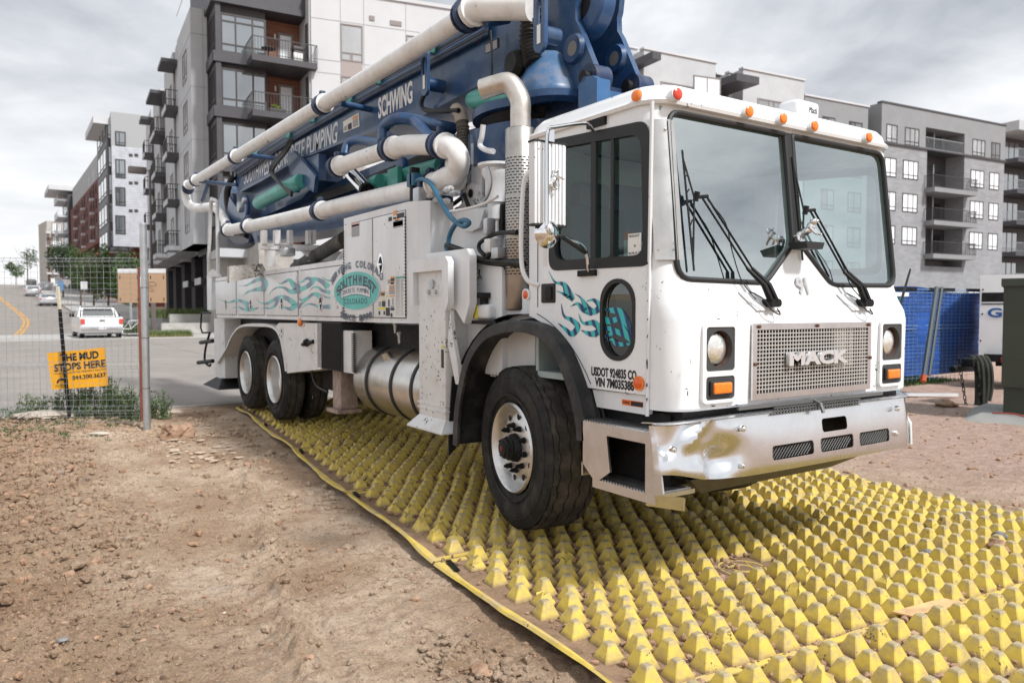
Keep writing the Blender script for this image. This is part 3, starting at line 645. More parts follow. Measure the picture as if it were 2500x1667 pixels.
mbf.ribbon(A_, B_).ribbon(A_, C_).ribbon([c+Vector((.01,0,0)) for c in C_], [b-Vector((0,0,.02)) for b in B_]); mbf.build('rear_fender', WORN, T, ang=30)
pz = [SX(x, y, 2.92) for x, y in ((632, 752), (646, 774), (655, 815), (659, 857), (700, 852), (738, 848), (738, 742), (640, 742))]
MB().prism(pz, (.3, 0, 0)).build('fender_panel', WORN, T)
# ---- cab shell
XL, XR, XC = 2.895, 5.145, 4.02
def yf(z):
    t = [(.90, 2.86), (.966, 2.812), (.98, 2.80), (1.44, 2.79), (1.50, 2.805), (1.58, 2.855), (1.66, 2.888), (2.56, 2.985), (2.66, 3.01)]
    for (a, b), (c, d) in zip(t, t[1:]):
        if z <= c: return b+(d-b)*(z-a)/(c-a)
    return t[-1][1]
def ring(z, rf, ins=0, yb=4.17, n=10):
    y0 = yf(z)+ins; y1 = yb-ins; a, b = XL+ins, XR-ins; o = []
    for (cx_, cy_, a0, r) in ((b-rf, y0+rf, 270, rf), (b-.06, y1-.06, 0, .06), (a+.06, y1-.06, 90, .06), (a+rf, y0+rf, 180, rf)):
        for k in range(n+1): t = R(a0+90*k/n); o.append((cx_+r*math.cos(t), cy_+r*math.sin(t), z))
    return o
zs = [(.966, .15), (.98, .15), (1.2, .155), (1.44, .16), (1.50, .16), (1.54, .155), (1.58, .15), (1.66, .14), (2.0, .13), (2.3, .125), (2.56, .12), (2.64, .12)]
cab = MB().loft([ring(z, r) for z, r in zs]).build('cab', WHITEC, T)
OFFT = Vector(OFF[cab.name])
def cutter(mb): o = bpy.data.objects.new('c', mb.mesh('c', None, OFFT)); COL.objects.link(o); o.parent = T; return o
def xs_poly(pts, r=.06, n=5):      # round the corners of a polygon given as 2-D points
    o = []; m = len(pts)
    for i in range(m):
        p = Vector(pts[i]); a = Vector(pts[i-1]); b = Vector(pts[(i+1) % m]); rr = r[i] if isinstance(r, (list, tuple)) else r
        u = (a-p).normalized(); v = (b-p).normalized(); l = min(rr, (a-p).length*.45, (b-p).length*.45); s, e = p+u*l, p+v*l
        for k in range(n+1): t = k/n; o.append(s*(1-t)**2+p*2*t*(1-t)+e*t*t)
    return o
inner = MB().loft([ring(z, max(.05, r-.045), .045) for z, r in [(1.05, .15)]+zs[2:-1]+[(2.62, .12)]])
wsL = [(2.985, 1.665), (3.70, 1.655), (3.985, 1.90), (3.985, 2.565), (3.0, 2.565)]
wsR = [(2*XC-x, z) for x, z in wsL][::-1]
oL = xs_poly(wsL, [.10, .07, .04, .02, .09]); oR = xs_poly(wsR, [.09, .02, .04, .07, .10])
def wy(z): return 2.888+(z-1.66)*.1078
cuts = [cutter(inner)]
for o_ in (oL, oR): cuts.append(cutter(MB().prism([(p.x, 2.5, p.y) for p in o_], (0, .62, 0))))
sw = xs_poly([(SX(x, y, XL).y, SX(x, y, XL).z) for x, y in ((1268, 326), (1488, 281), (1493, 606), (1263, 618))], [.05, .09, .08, .09])
ov = rrect(.272, .44, .135, 8, 3.262, 1.445)
cuts.append(cutter(MB().prism([(XL-.2, p[0], p[1]) for p in sw], (.3, 0, 0)))); cuts.append(cutter(MB().prism([(XL-.2, p[0], p[1]) for p in ov], (.3, 0, 0))))
cuts.append(cutter(MB().prism([(XR-.1, p[0], p[1]) for p in sw], (.3, 0, 0)))); cuts.append(cutter(MB().prism([(XR-.1, p[0], p[1]) for p in ov], (.3, 0, 0))))
cuts.append(cutter(MB().box((3.62, 4.0, 1.98), (4.5, 4.4, 2.36)))); cuts.append(cutter(MB().cyl((2.5, 4.33, .52), (5.6, 4.33, .52), .965, 48)))
cuts.append(cutter(MB().box((2.6, 3.0, .8), (XL+.12, 4.3, 1.04)))); cuts.append(cutter(MB().box((XR-.12, 3.0, .8), (5.5, 4.3, 1.04))))
cuts.append(cutter(MB().box((3.475, 2.5, 1.02), (4.575, 2.86, 1.405))))
for x0, x1 in ((3.075, 3.32), (4.72, 4.965)): cuts.append(cutter(MB().rbox((x0, 2.6, 1.03), (x1, 2.86, 1.42), .02)))
boolean(cab, cuts)
lin = [(4.33+.955*math.cos(R(a)), .52+.955*math.sin(R(a))) for a in range(20, 181, 8)]
MB().ribbon([(2.93, y, z) for y, z in lin], [(3.5, y, z) for y, z in lin]).prism([(3.36, 3.3, .75), (3.36, 5.2, .75), (3.36, 5.2, 1.2), (3.36, 4.9, 1.5), (3.36, 3.5, 1.5), (3.36, 3.3, 1.2)], (.02, 0, 0)).build('wheel_arch_liner', BLACK, T)
# seams of the door, as thin proud/recessed strips
seam = MB()
dseam = [(3.025, 1.04), (3.02, 1.7), (3.0, 2.60)]
seam.tube([(XL-.001, y, z) for y, z in ((3.0, 2.60), (3.01, 1.9), (3.02, 1.04))], .0035, 5)
seam.tube([(XL-.001, y, z) for y, z in ((4.03, 2.60), (4.03, 1.52))], .003, 5)
arc = [(XL-.001, 4.33-1.0*math.sin(R(a)), .52+1.0*math.cos(R(a))) for a in range(17, 62, 5)]; seam.tube(arc, .003, 5)
seam.build('door_seam', mat('seam_dark', (.05,.045,.04), .8), T)
hg = MB().tube([(XL-.006, y, z) for y, z in ((2.99, 2.60), (3.0, 1.9), (3.01, .93))], .011, 8)
hg.build('door_hinge', WHITE, T)
# roof cap
def rring(z, ins, lift=0):
    a, b, y0, y1 = XL-.02+ins, XR+.02-ins, 2.955+ins*.8, 4.20-ins; r = .17; o = []
    for (cx_, cy_, a0) in ((b-r, y0+r, 270), (b-r, y1-r, 0), (a+r, y1-r, 90), (a+r, y0+r, 180)):
        for k in range(9): t = R(a0+90*k/8); o.append((cx_+r*math.cos(t), cy_+r*math.sin(t), z))
    return o
roof = MB().loft([rring(2.600, .012), rring(2.600, 0), rring(2.618, -.008), rring(2.628, .0), rring(2.64, .012), rring(2.675, .022), rring(2.71, .05), rring(2.732, .11), rring(2.742, .22), rring(2.746, .40)]).build('roof', WHITEC, T)
# chrome corner guard
g = []
for z in (1.765, 1.80, 2.12, 2.47, 2.515):
    rg = ring(z, .13 if z < 2.2 else .125); seg = rg[33:44]; off_ = []
    pts = [(XL-.012, 3.06 if z < 2 else 3.055, z)]+[(x-.012*(1 if i > 3 else .4), y-.012, z) for i, (x, y, _) in enumerate(reversed(seg))]
    pts = [(XL+.13-(.13+.014)*math.cos(R(a)), yf(z)+.13-(.13+.014)*math.sin(R(a)), z) for a in range(26, 91, 8)]+[(XL+.085, yf(z)-.014, z)]
    g.append(pts)
mb = MB(); n_ = len(g[0]); vs = [p for r_ in g for p in r_]; mb.add(vs, [(i*n_+j, i*n_+j+1, (i+1)*n_+j+1, (i+1)*n_+j) for i in range(len(g)-1) for j in range(n_-1)])
gd = mb.build('corner_guard', STEEL, T); 
b = MB()
for z in (1.82, 2.46):
    for a in (34, 66): p = Vector((XL+.13-.146*math.cos(R(a)), yf(z)+.13-.146*math.sin(R(a)), z)); b.sphere(p, .008, 1)
b.build('rivet', CHROME, gd)
# windscreen panes with rubber seal
def pane(o_, name):
    P = [Vector((p.x, wy(p.y)+.014, p.y)) for p in o_]
    gl = MB().add(P, [tuple(range(len(P)))]).build(name, WSG, T, ang=0)
    MB().tube([p+Vector((0, -.012, 0)) for p in P], .017, 8, closed=True).build('rubber_seal', RUB, gl)
    return gl
pane(oL, 'windscreen_pane'); pane(oR, 'windscreen_pane')
MB().prism([(XC-.036, wy(1.90)-.006, 1.90), (XC+.036, wy(1.90)-.006, 1.90), (XC+.036, wy(2.575)-.006, 2.575), (XC-.036, wy(2.575)-.006, 2.575)], (0, .02, 0)).build('centre_seal', RUB, T)
def side_win(poly, x, sgn, name, bar=True, w_=.026, m=SIDEG):
    P = [Vector((x+.02*sgn, p[0], p[1])) for p in poly]; gl = MB().add(P, [tuple(range(len(P)))]).build(name, m, T, ang=0)
    cy_ = sum(p.y for p in P)/len(P); cz_ = sum(p.z for p in P)/len(P)
    def off(p, d): q = Vector((0, p.y-cy_, p.z-cz_)); return p+Vector((0, (d if q.y > 0 else -d)*min(1, abs(q.y)/.12), (d if q.z > 0 else -d)*min(1, abs(q.z)/.12)))
    o1 = [off(p, .012)+Vector((-.024*sgn, 0, 0)) for p in P]; o2 = [off(p, -w_)+Vector((-.024*sgn, 0, 0)) for p in P]; o3 = [p+Vector((-.008*sgn, 0, 0)) for p in o2]; o0 = [p+Vector((.012*sgn, 0, 0)) for p in o1]
    c = lambda l: l+[l[0]]
    MB().ribbon(c(o0), c(o1)).ribbon(c(o1), c(o2)).ribbon(c(o2), c([p+Vector((.03*sgn, 0, 0)) for p in o2])).build('window_frame', RUB, gl, ang=20); return gl, o2
gl, in_ = side_win(sw, XL, 1, 'side_window', w_=.05)
fm = MB(); fm.box((XL-.002, 3.455, 1.79), (XL+.016, 3.50, 2.53)).box((XL-.001, 3.30, 1.79), (XL+.012, 3.325, 2.50)); fm.build('sliding_bar', RUB, gl)
side_win(ov, XL, 1, 'lower_door_window', w_=.012, m=glass_mat('tinted_lower_glass', 2.0, (.38, .34, .28)))
side_win(sw, XR, -1, 'side_window', w_=.05); side_win(ov, XR, -1, 'lower_door_window')
# interior
ITR = mat('cab_lining', (.30,.36,.36), .8, var=.15, vscale=4); SEAT = mat('seat_vinyl', (.045,.07,.075), .5)
it = MB(); it.box((XL+.05, 4.09, 1.1), (3.6, 4.12, 2.55)).box((4.52, 4.09, 1.1), (XR-.05, 4.12, 2.55)).box((3.6, 4.09, 1.1), (4.52, 4.12, 1.96)).box((3.6, 4.09, 2.38), (4.52, 4.12, 2.55)).box((XL+.06, 3.0, 2.565), (XR-.06, 4.1, 2.59)).box((XL+.05, 3.2, 1.06), (XR-.05, 4.1, 1.10)); it.build('cab_lining', ITR, T)
MB().rbox((3.35, 3.2, 1.1), (4.45, 4.05, 1.62), .08).build('engine_cover', DARK, T)
MB().rbox((XL+.08, 2.96, 1.25), (XR-.08, 3.18, 1.60), .05).build('dashboard', DARK, T)
for x in (3.27, 4.70):
    s = MB().rbox((x-.25, 3.42, 1.42), (x+.25, 3.95, 1.60), .06).build('seat', SEAT, T)
    MB().rbox((x-.24, 3.86, 1.55), (x+.24, 4.04, 2.18), .07).rbox((x-.14, 3.90, 2.16), (x+.14, 4.02, 2.34), .05).build('backrest', SEAT, s)
sw_ = MB().tube([(4.70+.23*math.cos(a), 3.33+.12*math.sin(a), 1.80+.19*math.sin(a)) for a in [i*.2618 for i in range(24)]], .014, 8, closed=True).tube([(4.70, 3.1, 1.62), (4.70, 3.33, 1.80)], .03, 8).tube([(4.48, 3.33, 1.80), (4.92, 3.33, 1.80)], .012, 6).build('steering_wheel', BLACK, T)
MB().prism([(3.55, 4.05, 2.05), (3.75, 4.05, 2.05), (3.8, 4.02, 1.72), (3.68, 4.0, 1.66), (3.5, 4.02, 1.7)], (0, .02, 0)).build('safety_vest', mat('vest_orange', (.75,.16,.03), .8), T)
MB().box((3.48, 3.96, 1.80), (3.9, 3.98, 1.98)).build('paper', mat('paper', (.75,.78,.76), .8), T)
# ---- nose details
bz = MB()
def bezel(x0, x1):
    c = (x0+x1)/2; f = MB(); z0, z1 = 1.005, 1.435; y = 2.775
    o = rrect(x1-x0, z1-z0, .03, 4, c, (z0+z1)/2); i1 = rrect(x1-x0-.05, .235, .018, 4, c, 1.293); i2 = rrect(x1-x0-.05, .125, .018, 4, c, 1.085)
    def fr(a, b, ya, yb): return [(p[0], ya, p[1]) for p in a]+[(p[0], ya, p[1]) for p in a[:1]], [(p[0], yb, p[1]) for p in b]+[(p[0], yb, p[1]) for p in b[:1]]
    f.ribbon(*fr(o, o, y+.03, y)); 
    oo = MB().prism([(p[0], y, p[1]) for p in o], (0, .05, 0)); fo = bpy.data.objects.new('lamp_bezel', oo.mesh('b', WHITEC, OFFT)); COL.objects.link(fo); fo.parent = T; OFF[fo.name] = OFFT
    boolean(fo, [cutter(MB().prism([(p[0], y-.1, p[1]) for p in i1], (0, .3, 0))), cutter(MB().prism([(p[0], y-.1, p[1]) for p in i2], (0, .3, 0)))])
    GP = mat('lamp_panel', (.045,.046,.048), .5)
    pl = bpy.data.objects.new('lamp_panel', MB().box((x0+.02, y+.006, z0+.02), (x1-.02, y+.02, z1-.02)).mesh('p', GP, OFFT)); COL.objects.link(pl); pl.parent = fo; OFF[pl.name] = OFFT
    cc = Vector((c, 0, 1.293)); boolean(pl, [cutter(MB().cyl((c, y-.1, 1.293), (c, y+.2, 1.293), .098, 32))])
    MB().lathe([(.02, .10), (.07, .095), (.075, 0)], (c, y, 1.293), 'y', 28).build('lamp_bowl', mat('rusty_bowl', (.10,.06,.045), .6, var=.3, vscale=30), fo)
    MB().lathe([(.05, .082), (.03, .085), (.02, .081), (.008, .06), (.0, .03), (-.002, 0)], (c-.006, y+.012, 1.293), 'y', 32).build('headlight', mat('headlight_glass', (.88,.87,.83), .10, metal=.75, spec=1, var=.15, vscale=28, coat=1, bump=.8, bscale=70, bdist=.004), fo)
    MB().rbox((c-.085, y-.012, 1.045), (c+.085, y+.01, 1.125), .034, 4).build('indicator_rim', RUB, fo)
    MB().rbox((c-.07, y-.024, 1.055), (c+.07, y+.0, 1.115), .028, 4).build('indicator', AMBER, fo)
bezel(3.06, 3.335); bezel(4.705, 4.98)
gr = MB(); x0, x1, z0, z1, y = 3.455, 4.595, 1.0, 1.425, 2.772
fr_ = MB().box((x0, y, z0), (x0+.035, y+.012, z1)).box((x1-.035, y, z0), (x1, y+.012, z1)).box((x0+.035, y, z1-.035), (x1-.035, y+.012, z1)).box((x0+.035, y, z0), (x1-.035, y+.012, z0+.035)).build('grille', ALU, T)
nx_, nz_ = 40, 16
for i in range(1, nx_): gr.box((x0+.035+(x1-x0-.07)*i/nx_-.0026, y+.003, z0+.03), (x0+.035+(x1-x0-.07)*i/nx_+.0026, y+.009, z1-.03))
for i in range(1, nz_): gr.box((x0+.03, y+.0015, z0+.035+(z1-z0-.07)*i/nz_-.0026), (x1-.03, y+.0075, z0+.035+(z1-z0-.07)*i/nz_+.0026))
gr.build('grille_mesh', mat('grille_mesh', (.62,.60,.57), .45, metal=.5), fr_, kind='stuff')
MB().box((x0+.02, 2.843, z0+.02), (x1-.02, 2.853, z1-.02)).build('radiator', mat('radiator_black', (.006,.006,.007), .9), fr_)
MB().rbox((4.26, 2.80, 1.13), (4.38, 2.842, 1.42), .02).rbox((4.42, 2.80, 1.15), (4.45, 2.842, 1.42), .01).build('filter_canister', mat('canister', (.55,.53,.50), .5), fr_)
bt = MB()
for x, z in ((3.50, 1.408), (4.03, 1.408), (4.56, 1.408), (3.47, 1.20), (4.58, 1.20)): bt.cyl((x, y+.002, z), (x, y-.012, z), .010, 6)
bt.build('grille_bolt', mat('rust', (.12,.05,.03), .8), fr_)
text('MACK', (3.735, y-.018, 1.186), (1, 0, 0), (0, 0, 1), .072, mat('silver_letter', (.70,.71,.73), .28, metal=.6, coat=.5), T, 'maker_letters', width=.575, ext=.012, bold=.05)
text('91', (3.965, yf(1.60)-.010, 1.60), (1, 0, 0), (0, .30, 1), .105, mat('number_grey', (.42,.42,.42), .5), T, 'fleet_number', width=.105, ext=.002, bold=.03)
ls = MB(); ls.box((3.33, 2.76, .955), (4.72, 2.775, .975))
for i in range(30):
    x = 3.62+i*.027; ls.box((x, 2.735, .912), (x+.006, 2.745, .956))
for z in (.912, .930, .948): ls.box((3.60, 2.735, z), (4.43, 2.745, z+.005))
ls.tube([(4.0, 2.77, .97), (4.0, 2.72, .95), (4.0, 2.70, .90)], .012, 6).build('lower_grille', mat('lower_mesh', (.16,.16,.16), .5, metal=.5), T)
MB().box((3.0, 2.86, .60), (5.05, 2.98, .98)).box((2.98, 2.93, .55), (3.4, 3.5, .94)).box((4.65, 2.93, .55), (5.06, 3.5, .94)).build('front_crossmember', BLACK, T)
MB().prism([(XL+.02, 3.05, .93), (XL+.02, 3.46, .93), (XL+.02, 3.50, 1.03), (XL+.02, 3.02, 1.035)], (.05, 0, 0)).build('sill_panel', WHITE, T)
text('WARNING', (XL+.018, 3.235, .975), (0, -1, 0), (0, 0, 1), .016, INK, T, 'warning_lettering', width=.06, ext=.0004)
MB().box((XL+.0185, 3.07, .967), (XL+.0195, 3.24, .998)).build('warning_sticker', mat('sticker_orange', (.75,.15,.02), .5), T)
MB().box((XL+.017, 3.07, .969), (XL+.0182, 3.165, .994)).build('sticker_text_block', INK, T)
# wiper plates, wipers
def wiper(bx, bz_, hx, hz, top, bot):
    yb = yf(1.53); pl = MB().prism([(bx-.20, yf(1.60)-.012, 1.60), (bx+.03, yf(1.60)-.012, 1.60), (bx+.10, yf(1.5)-.014, 1.498), (bx-.12, yf(1.5)-.014, 1.498)], (0, .012, 0)).build('wiper_plate', WHITEC, T)
    w_ = MB(); y1 = wy(hz)-.045
    for s in (-.022, .022):
        w_.tube([(bx+s, yb-.05, bz_-.005), (bx+s-.07, yb-.052, bz_+.09), (bx+s-.13, yf(1.68)-.05, bz_+.185)], [.019, .017, .010], 6)
        w_.tube([(bx+s-.13, yf(1.68)-.05, bz_+.185), (hx+.02+s, y1, hz+.01)], .0065, 6)
        w_.tube([(bx+s, yb-.07, bz_-.01), (bx+s, yb+.01, bz_-.01)], .024, 10)
    w_.tube([(hx-.035, y1, hz), (hx+.05, y1, hz+.012)], .010, 6); w_.tube([(hx-.035, y1+.01, hz-.02), (hx-.03, y1, hz+.03)], .016, 6)
    w_.build('wiper_arm', BLACK, T)
    b_ = MB(); P = [Vector((hx-.045+(top[0]-hx+.045)*t if t > 0 else hx-.045+(bot[0]-hx+.045)*-t, 0, 0)) for t in (0,)]
    p0 = Vector((top[0], wy(top[1])-.012, top[1])); p1 = Vector((bot[0], wy(bot[1])-.012, bot[1])); mid = Vector((hx-.045, wy(hz)-.036, hz))
    b_.tube([p0, p1], .006, 6).tube([p0*.93+p1*.07, mid, p0*.07+p1*.93], .0055, 6)
    for t in (.22, .36, .64, .78): b_.tube([p0*(1-t)+p1*t, (p0*(1-t)+p1*t)*.35+(mid if True else mid)*.0+((p0*.93+p1*.07)*(1-min(1, t*2))+mid*min(1, t*2) if t < .5 else mid*(2-2*t)+(p0*.07+p1*.93)*(2*t-1))*.65], .004, 5)
    b_.build('wiper_blade', RUB, T)
    MB().tube(cr([(bx-.19, yb-.03, 1.605), (bx-.1, yb-.06, 1.56), (bx-.05, yb-.075, 1.50), (bx+.03, yb-.07, 1.475), (bx+.03, yb-.05, 1.51)], 6), .004, 6).build('washer_hose', HOSE, T)
wiper(3.63, 1.55, 3.16, 2.105, (3.075, 2.36), (3.10, 1.71))
wiper(4.545, 1.555, 4.11, 2.10, (4.03, 2.43), (4.05, 1.80))
MB().tube(cr([(3.2, wy(2.1)-.05, 2.10), (3.33, wy(2)-.055, 1.98), (3.38, wy(1.9)-.05, 1.83), (3.44, wy(1.7)-.05, 1.66), (3.50, yf(1.56)-.05, 1.56)], 6), .0035, 5).build('washer_hose', HOSE, T)
MB().tube(cr([(4.16, wy(2.1)-.05, 2.10), (4.3, wy(2)-.055, 1.92), (4.42, wy(1.9)-.05, 1.78), (4.47, wy(1.7)-.05, 1.66), (4.5, yf(1.56)-.05, 1.58)], 6), .0035, 5).build('washer_hose', HOSE, T)
def bulldog(c, s, M, name, par):      # small chrome dog mascot of the maker
    d = MB(); E = lambda p, r, q: d.sphere(p, r, 2, q)
    E((0, 0, 0), .30, (1.5, .62, .75)); E((.36, 0, .10), .26, (.9, .85, 1.)); E((.62, 0, .26), .22, (1, .95, .9)); E((.80, 0, .20), .13, (.9, 1, .8)); E((-.38, 0, .02), .22, (1, .8, 1))
    for sy in (-1, 1):
        d.tube([(.36, sy*.17, 0), (.44, sy*.22, -.28), (.50, sy*.22, -.48)], [.11, .075, .07], 8); d.tube([(-.42, sy*.15, 0), (-.50, sy*.17, -.22), (-.42, sy*.17, -.48)], [.12, .08, .06], 8); E((.60, sy*.15, .44), .07, (.7, .5, 1))
        E((.56, sy*.22, -.50), .08, (1.4, .8, .5)); E((-.36, sy*.17, -.50), .08, (1.4, .8, .5))
    d.tube([(-.58, 0, .08), (-.70, 0, .16)], [.04, .02], 6)
    d.v = [tuple(Vector(c)+M @ (Vector(v)*s)) for v in d.v]; return d.build(name, CHROME, par)
bulldog((3.99, wy(1.9)-.085, 1.965), .105, Matrix.Rotation(R(-75), 3, 'Z') @ Matrix.Rotation(R(-28), 3, 'Y'), 'dog_mascot', T)
MB().prism([(3.92, wy(1.9)-.03, 1.86), (4.06, wy(1.9)-.03, 1.86), (4.08, wy(1.9)-.03, 1.90), (3.90, wy(1.9)-.03, 1.90)], (0, -.12, 0)).build('mascot_base', RUB, T)
# roof lamps
for k, (px, py, m_, ry) in enumerate(((1463, 221, AMBER, -62), (1555, 217, REDL, 0), (1720, 257, AMBER, 0), (1798, 273, AMBER, 0), (1870, 290, AMBER, 0), (1995, 316, AMBER, 0))):
    p = SY(px, py, 2.925) if k else SX(px, py, 2.87); d = Vector((0, -1, 0)) if k else Vector((-1, -.15, 0)); d = d.normalized()
    rl = MB().tube([p+d*.0, p-d*.035-Vector((0, 0, .004)), p-d*.11-Vector((0, 0, .018))], [.036, .034, .008], 20).build('roof_lamp', WHITEC, T)
    MB().tube([p-d*.002, p+d*.012, p+d*.018], [.031, .030, .020], 20).build('lens', m_, rl)
bc = SY(1842, 258, 3.05); bb = MB().rbox((bc.x-.115, bc.y-.05, bc.z-.045), (bc.x+.115, bc.y+.10, bc.z+.062), .03, 3).rbox((bc.x-.19, bc.y-.0, bc.z-.06), (bc.x-.08, bc.y+.08, bc.z-.02), .015).cyl((bc.x-.02, bc.y+.04, bc.z+.06), (bc.x-.02, bc.y+.04, bc.z+.08), .012, 8).build('roof_beacon_box', WHITEC, T)
text('Mack', (bc.x+.0, bc.y-.0515, bc.z-.012), (1, 0, 0), (0, 0, 1), .040, INK, bb, width=.085, ext=.0006, shear=.25)
# door furniture
dh = MB().rbox((XL-.010, 3.84, 1.545), (XL+.01, 3.985, 1.668), .012).build('door_handle', RUB, T); MB().rbox((XL-.022, 3.86, 1.565), (XL-.008, 3.93, 1.65), .01).build('latch', BLACK, dh)
for px, py in ((1469, 880), (1210, 677)):
    p = SX(px, py, XL); mk = MB().cyl(p, p+Vector((-.012, 0, 0)), .040, 20).build('marker_base', WHITEC if py < 700 else AMBER, T); MB().sphere(p+Vector((-.012, 0, 0)), .030, 2, (.4, 1, 1)).build('side_marker', mat('orange_lens', (.72,.10,.01), .3, coat=.5), mk)
MB().tube(cr([(XL, 4.03, 2.40), (XL-.055, 4.06, 2.38), (XL-.07, 4.10, 2.27), (XL-.07, 4.12, 1.85), (XL-.055, 4.08, 1.70), (XL, 4.02, 1.66)], 6), .015, 10).build('grab_bar', WHITEC, T)
text('USDOT 924835 CO', (XL-.0015, 3.487, 1.118), (0, -1, 0), (0, 0, 1), .050, INK, T, 'usdot_lettering', width=.385, ext=.0005, bold=.04)
text('VIN 7M035388', (XL-.0015, 3.455, 1.058), (0, -1, 0), (0, 0, 1), .050, INK, T, 'vin_lettering', width=.335, ext=.0005, bold=.04)
st = MB().box((XL+.011, 3.085, 1.80), (XL+.013, 3.19, 1.92)).build('window_sticker', mat('sticker_white', (.78,.78,.76), .6), gl)
text('FMCSA-DOT', (XL+.0095, 3.183, 1.900), (0, -1, 0), (0, 0, 1), .014, INK, st, width=.085, ext=.0003); text('91', (XL+.0095, 3.14, 1.845), (0, -1, 0), (0, 0, 1), .014, INK, st, ext=.0003); text('MO YR 14  17', (XL+.0095, 3.183, 1.806), (0, -1, 0), (0, 0, 1), .014, INK, st, width=.09, ext=.0003)
MB().box((XL-.0015, 3.93, 1.78), (XL-.0005, 3.975, 1.90)).build('small_sticker', mat('sticker_pale', (.72,.70,.70), .6), T)
# mirrors
ym = 3.32; c0 = SY(1228, 322, ym); c1 = SY(1300, 520, ym)
mr = MB().rbox((c0.x, ym, c1.z), (c1.x, ym+.055, c0.z), .008).build('mirror', WHITE, T)
rb = MB()
for i in range(8): x = c0.x+.012+(c1.x-c0.x-.024)*(i+.5)/8; rb.rbox((x-.0065, ym-.009, c1.z+.006), (x+.0065, ym+.004, c0.z-.006), .004)
rb.build('mirror_ribs', WHITE, mr); MB().box((c0.x-.004, ym-.004, c0.z-.004), (c1.x+.004, ym+.06, c0.z+.006)).box((c0.x-.004, ym-.004, c1.z-.006), (c1.x+.004, ym+.06, c1.z+.004)).build('mirror_edge', RUB, mr)
bulldog(((c0.x+c1.x)/2+.005, ym-.02, c1.z+.235), .075, Matrix.Rotation(R(90), 3, 'X') @ Matrix.Rotation(R(52), 3, 'Z') @ Matrix.Rotation(R(-90), 3, 'X'), 'dog_badge', mr)
cm_ = SY(1262, 535, ym); MB().lathe([(-.055, 0), (-.05, .03), (-.03, .062), (-.005, .08), (.005, .082), (.008, .08)], (cm_.x, ym+.02, cm_.z), 'y', 28).build('round_mirror', CHROME, mr)
xm = c0.x+.055
arm = MB().tube(cr([SX(1362, 300, XL-.02), (XL-.14, 3.38, 2.545), (xm+.05, ym-.03, c0.z+.075), (xm+.01, ym-.035, c0.z+.06), (xm, ym-.035, c0.z)], 6), .0095, 8).tube([(xm, ym-.035, c0.z), (xm, ym-.035, c1.z-.01)], .0095, 8).tube(cr([(xm, ym-.035, c1.z-.01), (xm+.02, ym-.035, c1.z-.045), (xm+.10, ym, c1.z-.05), (XL-.12, 3.42, 1.86), SX(1352, 622, XL-.02)], 6), .0095, 8)
arm.box((xm+.03, ym-.02, c0.z-.0), (xm+.06, ym, c0.z+.07)).build('mirror_arm', CHROME, T)
MB().box((XL-.02, 3.36, 2.555), (XL, 3.52, 2.60)).build('mirror_bracket', BLACK, T); MB().box((XL-.02, 3.44, 1.70), (XL, 3.60, 1.735)).build('mirror_bracket', BLACK, T)
MB().tube([(xm+.12, ym, c1.z-.055), (XL-.09, 3.44, 1.83)], .0125, 8).build('arm_sleeve', RUB, T)
# steps
sp = MB().box((2.80, 2.84, .83), (3.1, 3.46, .86)).box((2.80, 2.84, .80), (2.812, 3.46, .83)).box((2.80, 2.86, .515), (3.1, 3.36, .54)).box((2.80, 2.86, .49), (2.812, 3.36, .515))
sp.prism([(2.80, 3.46, .80), (2.80, 3.24, .80), (2.80, 3.21, .60), (2.80, 3.30, .54), (2.80, 3.36, .54), (2.80, 3.46, .62)], (.012, 0, 0)).prism([(2.80, 2.84, .80), (2.80, 2.93, .80), (2.80, 2.93, .54), (2.80, 2.86, .54), (2.80, 2.80, .56)], (.012, 0, 0))
sp.prism([(2.80, 2.86, .54), (2.80, 2.93, .48), (2.90, 2.755, .475), (2.90, 2.75, .54)], (.012, 0, -.01)).box((2.8, 3.448, .54), (3.1, 3.46, .86))
sp.build('cab_step', ALU, T)
tr_ = MB()
for i in range(26): tr_.box((2.81, 2.86+i*.0232, .86), (3.09, 2.868+i*.0232, .866))
for i in range(20): tr_.box((2.81, 2.88+i*.0235, .54), (3.09, 2.888+i*.0235, .546))
tr_.build('step_tread', ALU, T, kind='stuff')
# bumper
bp = [(2.735, 2.79), (2.75, 2.76), (2.79, 2.74)]+[(2.79+(4.98-2.79)*i/70, 2.735-.012*math.sin(math.pi*i/70)) for i in range(1, 71)]+[(5.06, 2.77), (5.14, 2.84), (5.21, 2.93), (5.26, 3.02)]
NZ = 22; outer_ = []; inner_ = []
for j in range(NZ+5):
    ro, ri = [], []
    for (x, y) in bp:
        t = min(1, j/NZ); x_ = x; zb = .595+.075*math.exp(-((x-2.74)/.28)**2)-.0*x; ztop = .918-.008*math.exp(-((x-2.9)/.3)**2); z = zb+(ztop-zb)*t; yy = y
        yy += .036*t*t+.05*max(0, .10-t)      # rounded foot
        # the crushed corner
        d = math.exp(-((x-3.17)/.13)**2-((z-.70)/.085)**2)*.075; d += math.exp(-((x-2.83)/.10)**2-((z-.80)/.12)**2)*.045
        fold = (x-2.98)*.8-(z-.86); d -= .038*math.exp(-(fold/.05)**2)*math.exp(-((x-3.05)/.2)**2); d -= .030*math.exp(-((x-3.02)/.05)**2-((z-.66)/.08)**2)
        if x < 3.35: d += .010*noise.noise(Vector((x*9, z*11, 3)))
        yy += d; yy += .004*noise.noise(Vector((x*2.3, z*3, 9)))
        if j > NZ: k = j-NZ; yy = y+[0, .006, .02, .05, .10][k]; z = ztop+[0, .012, .018, .018, .012][k]
        ro.append((x_, yy, z)); ri.append((x_, yy+.006, z if j <= NZ else z-.006))
    outer_.append(ro); inner_.append(ri)
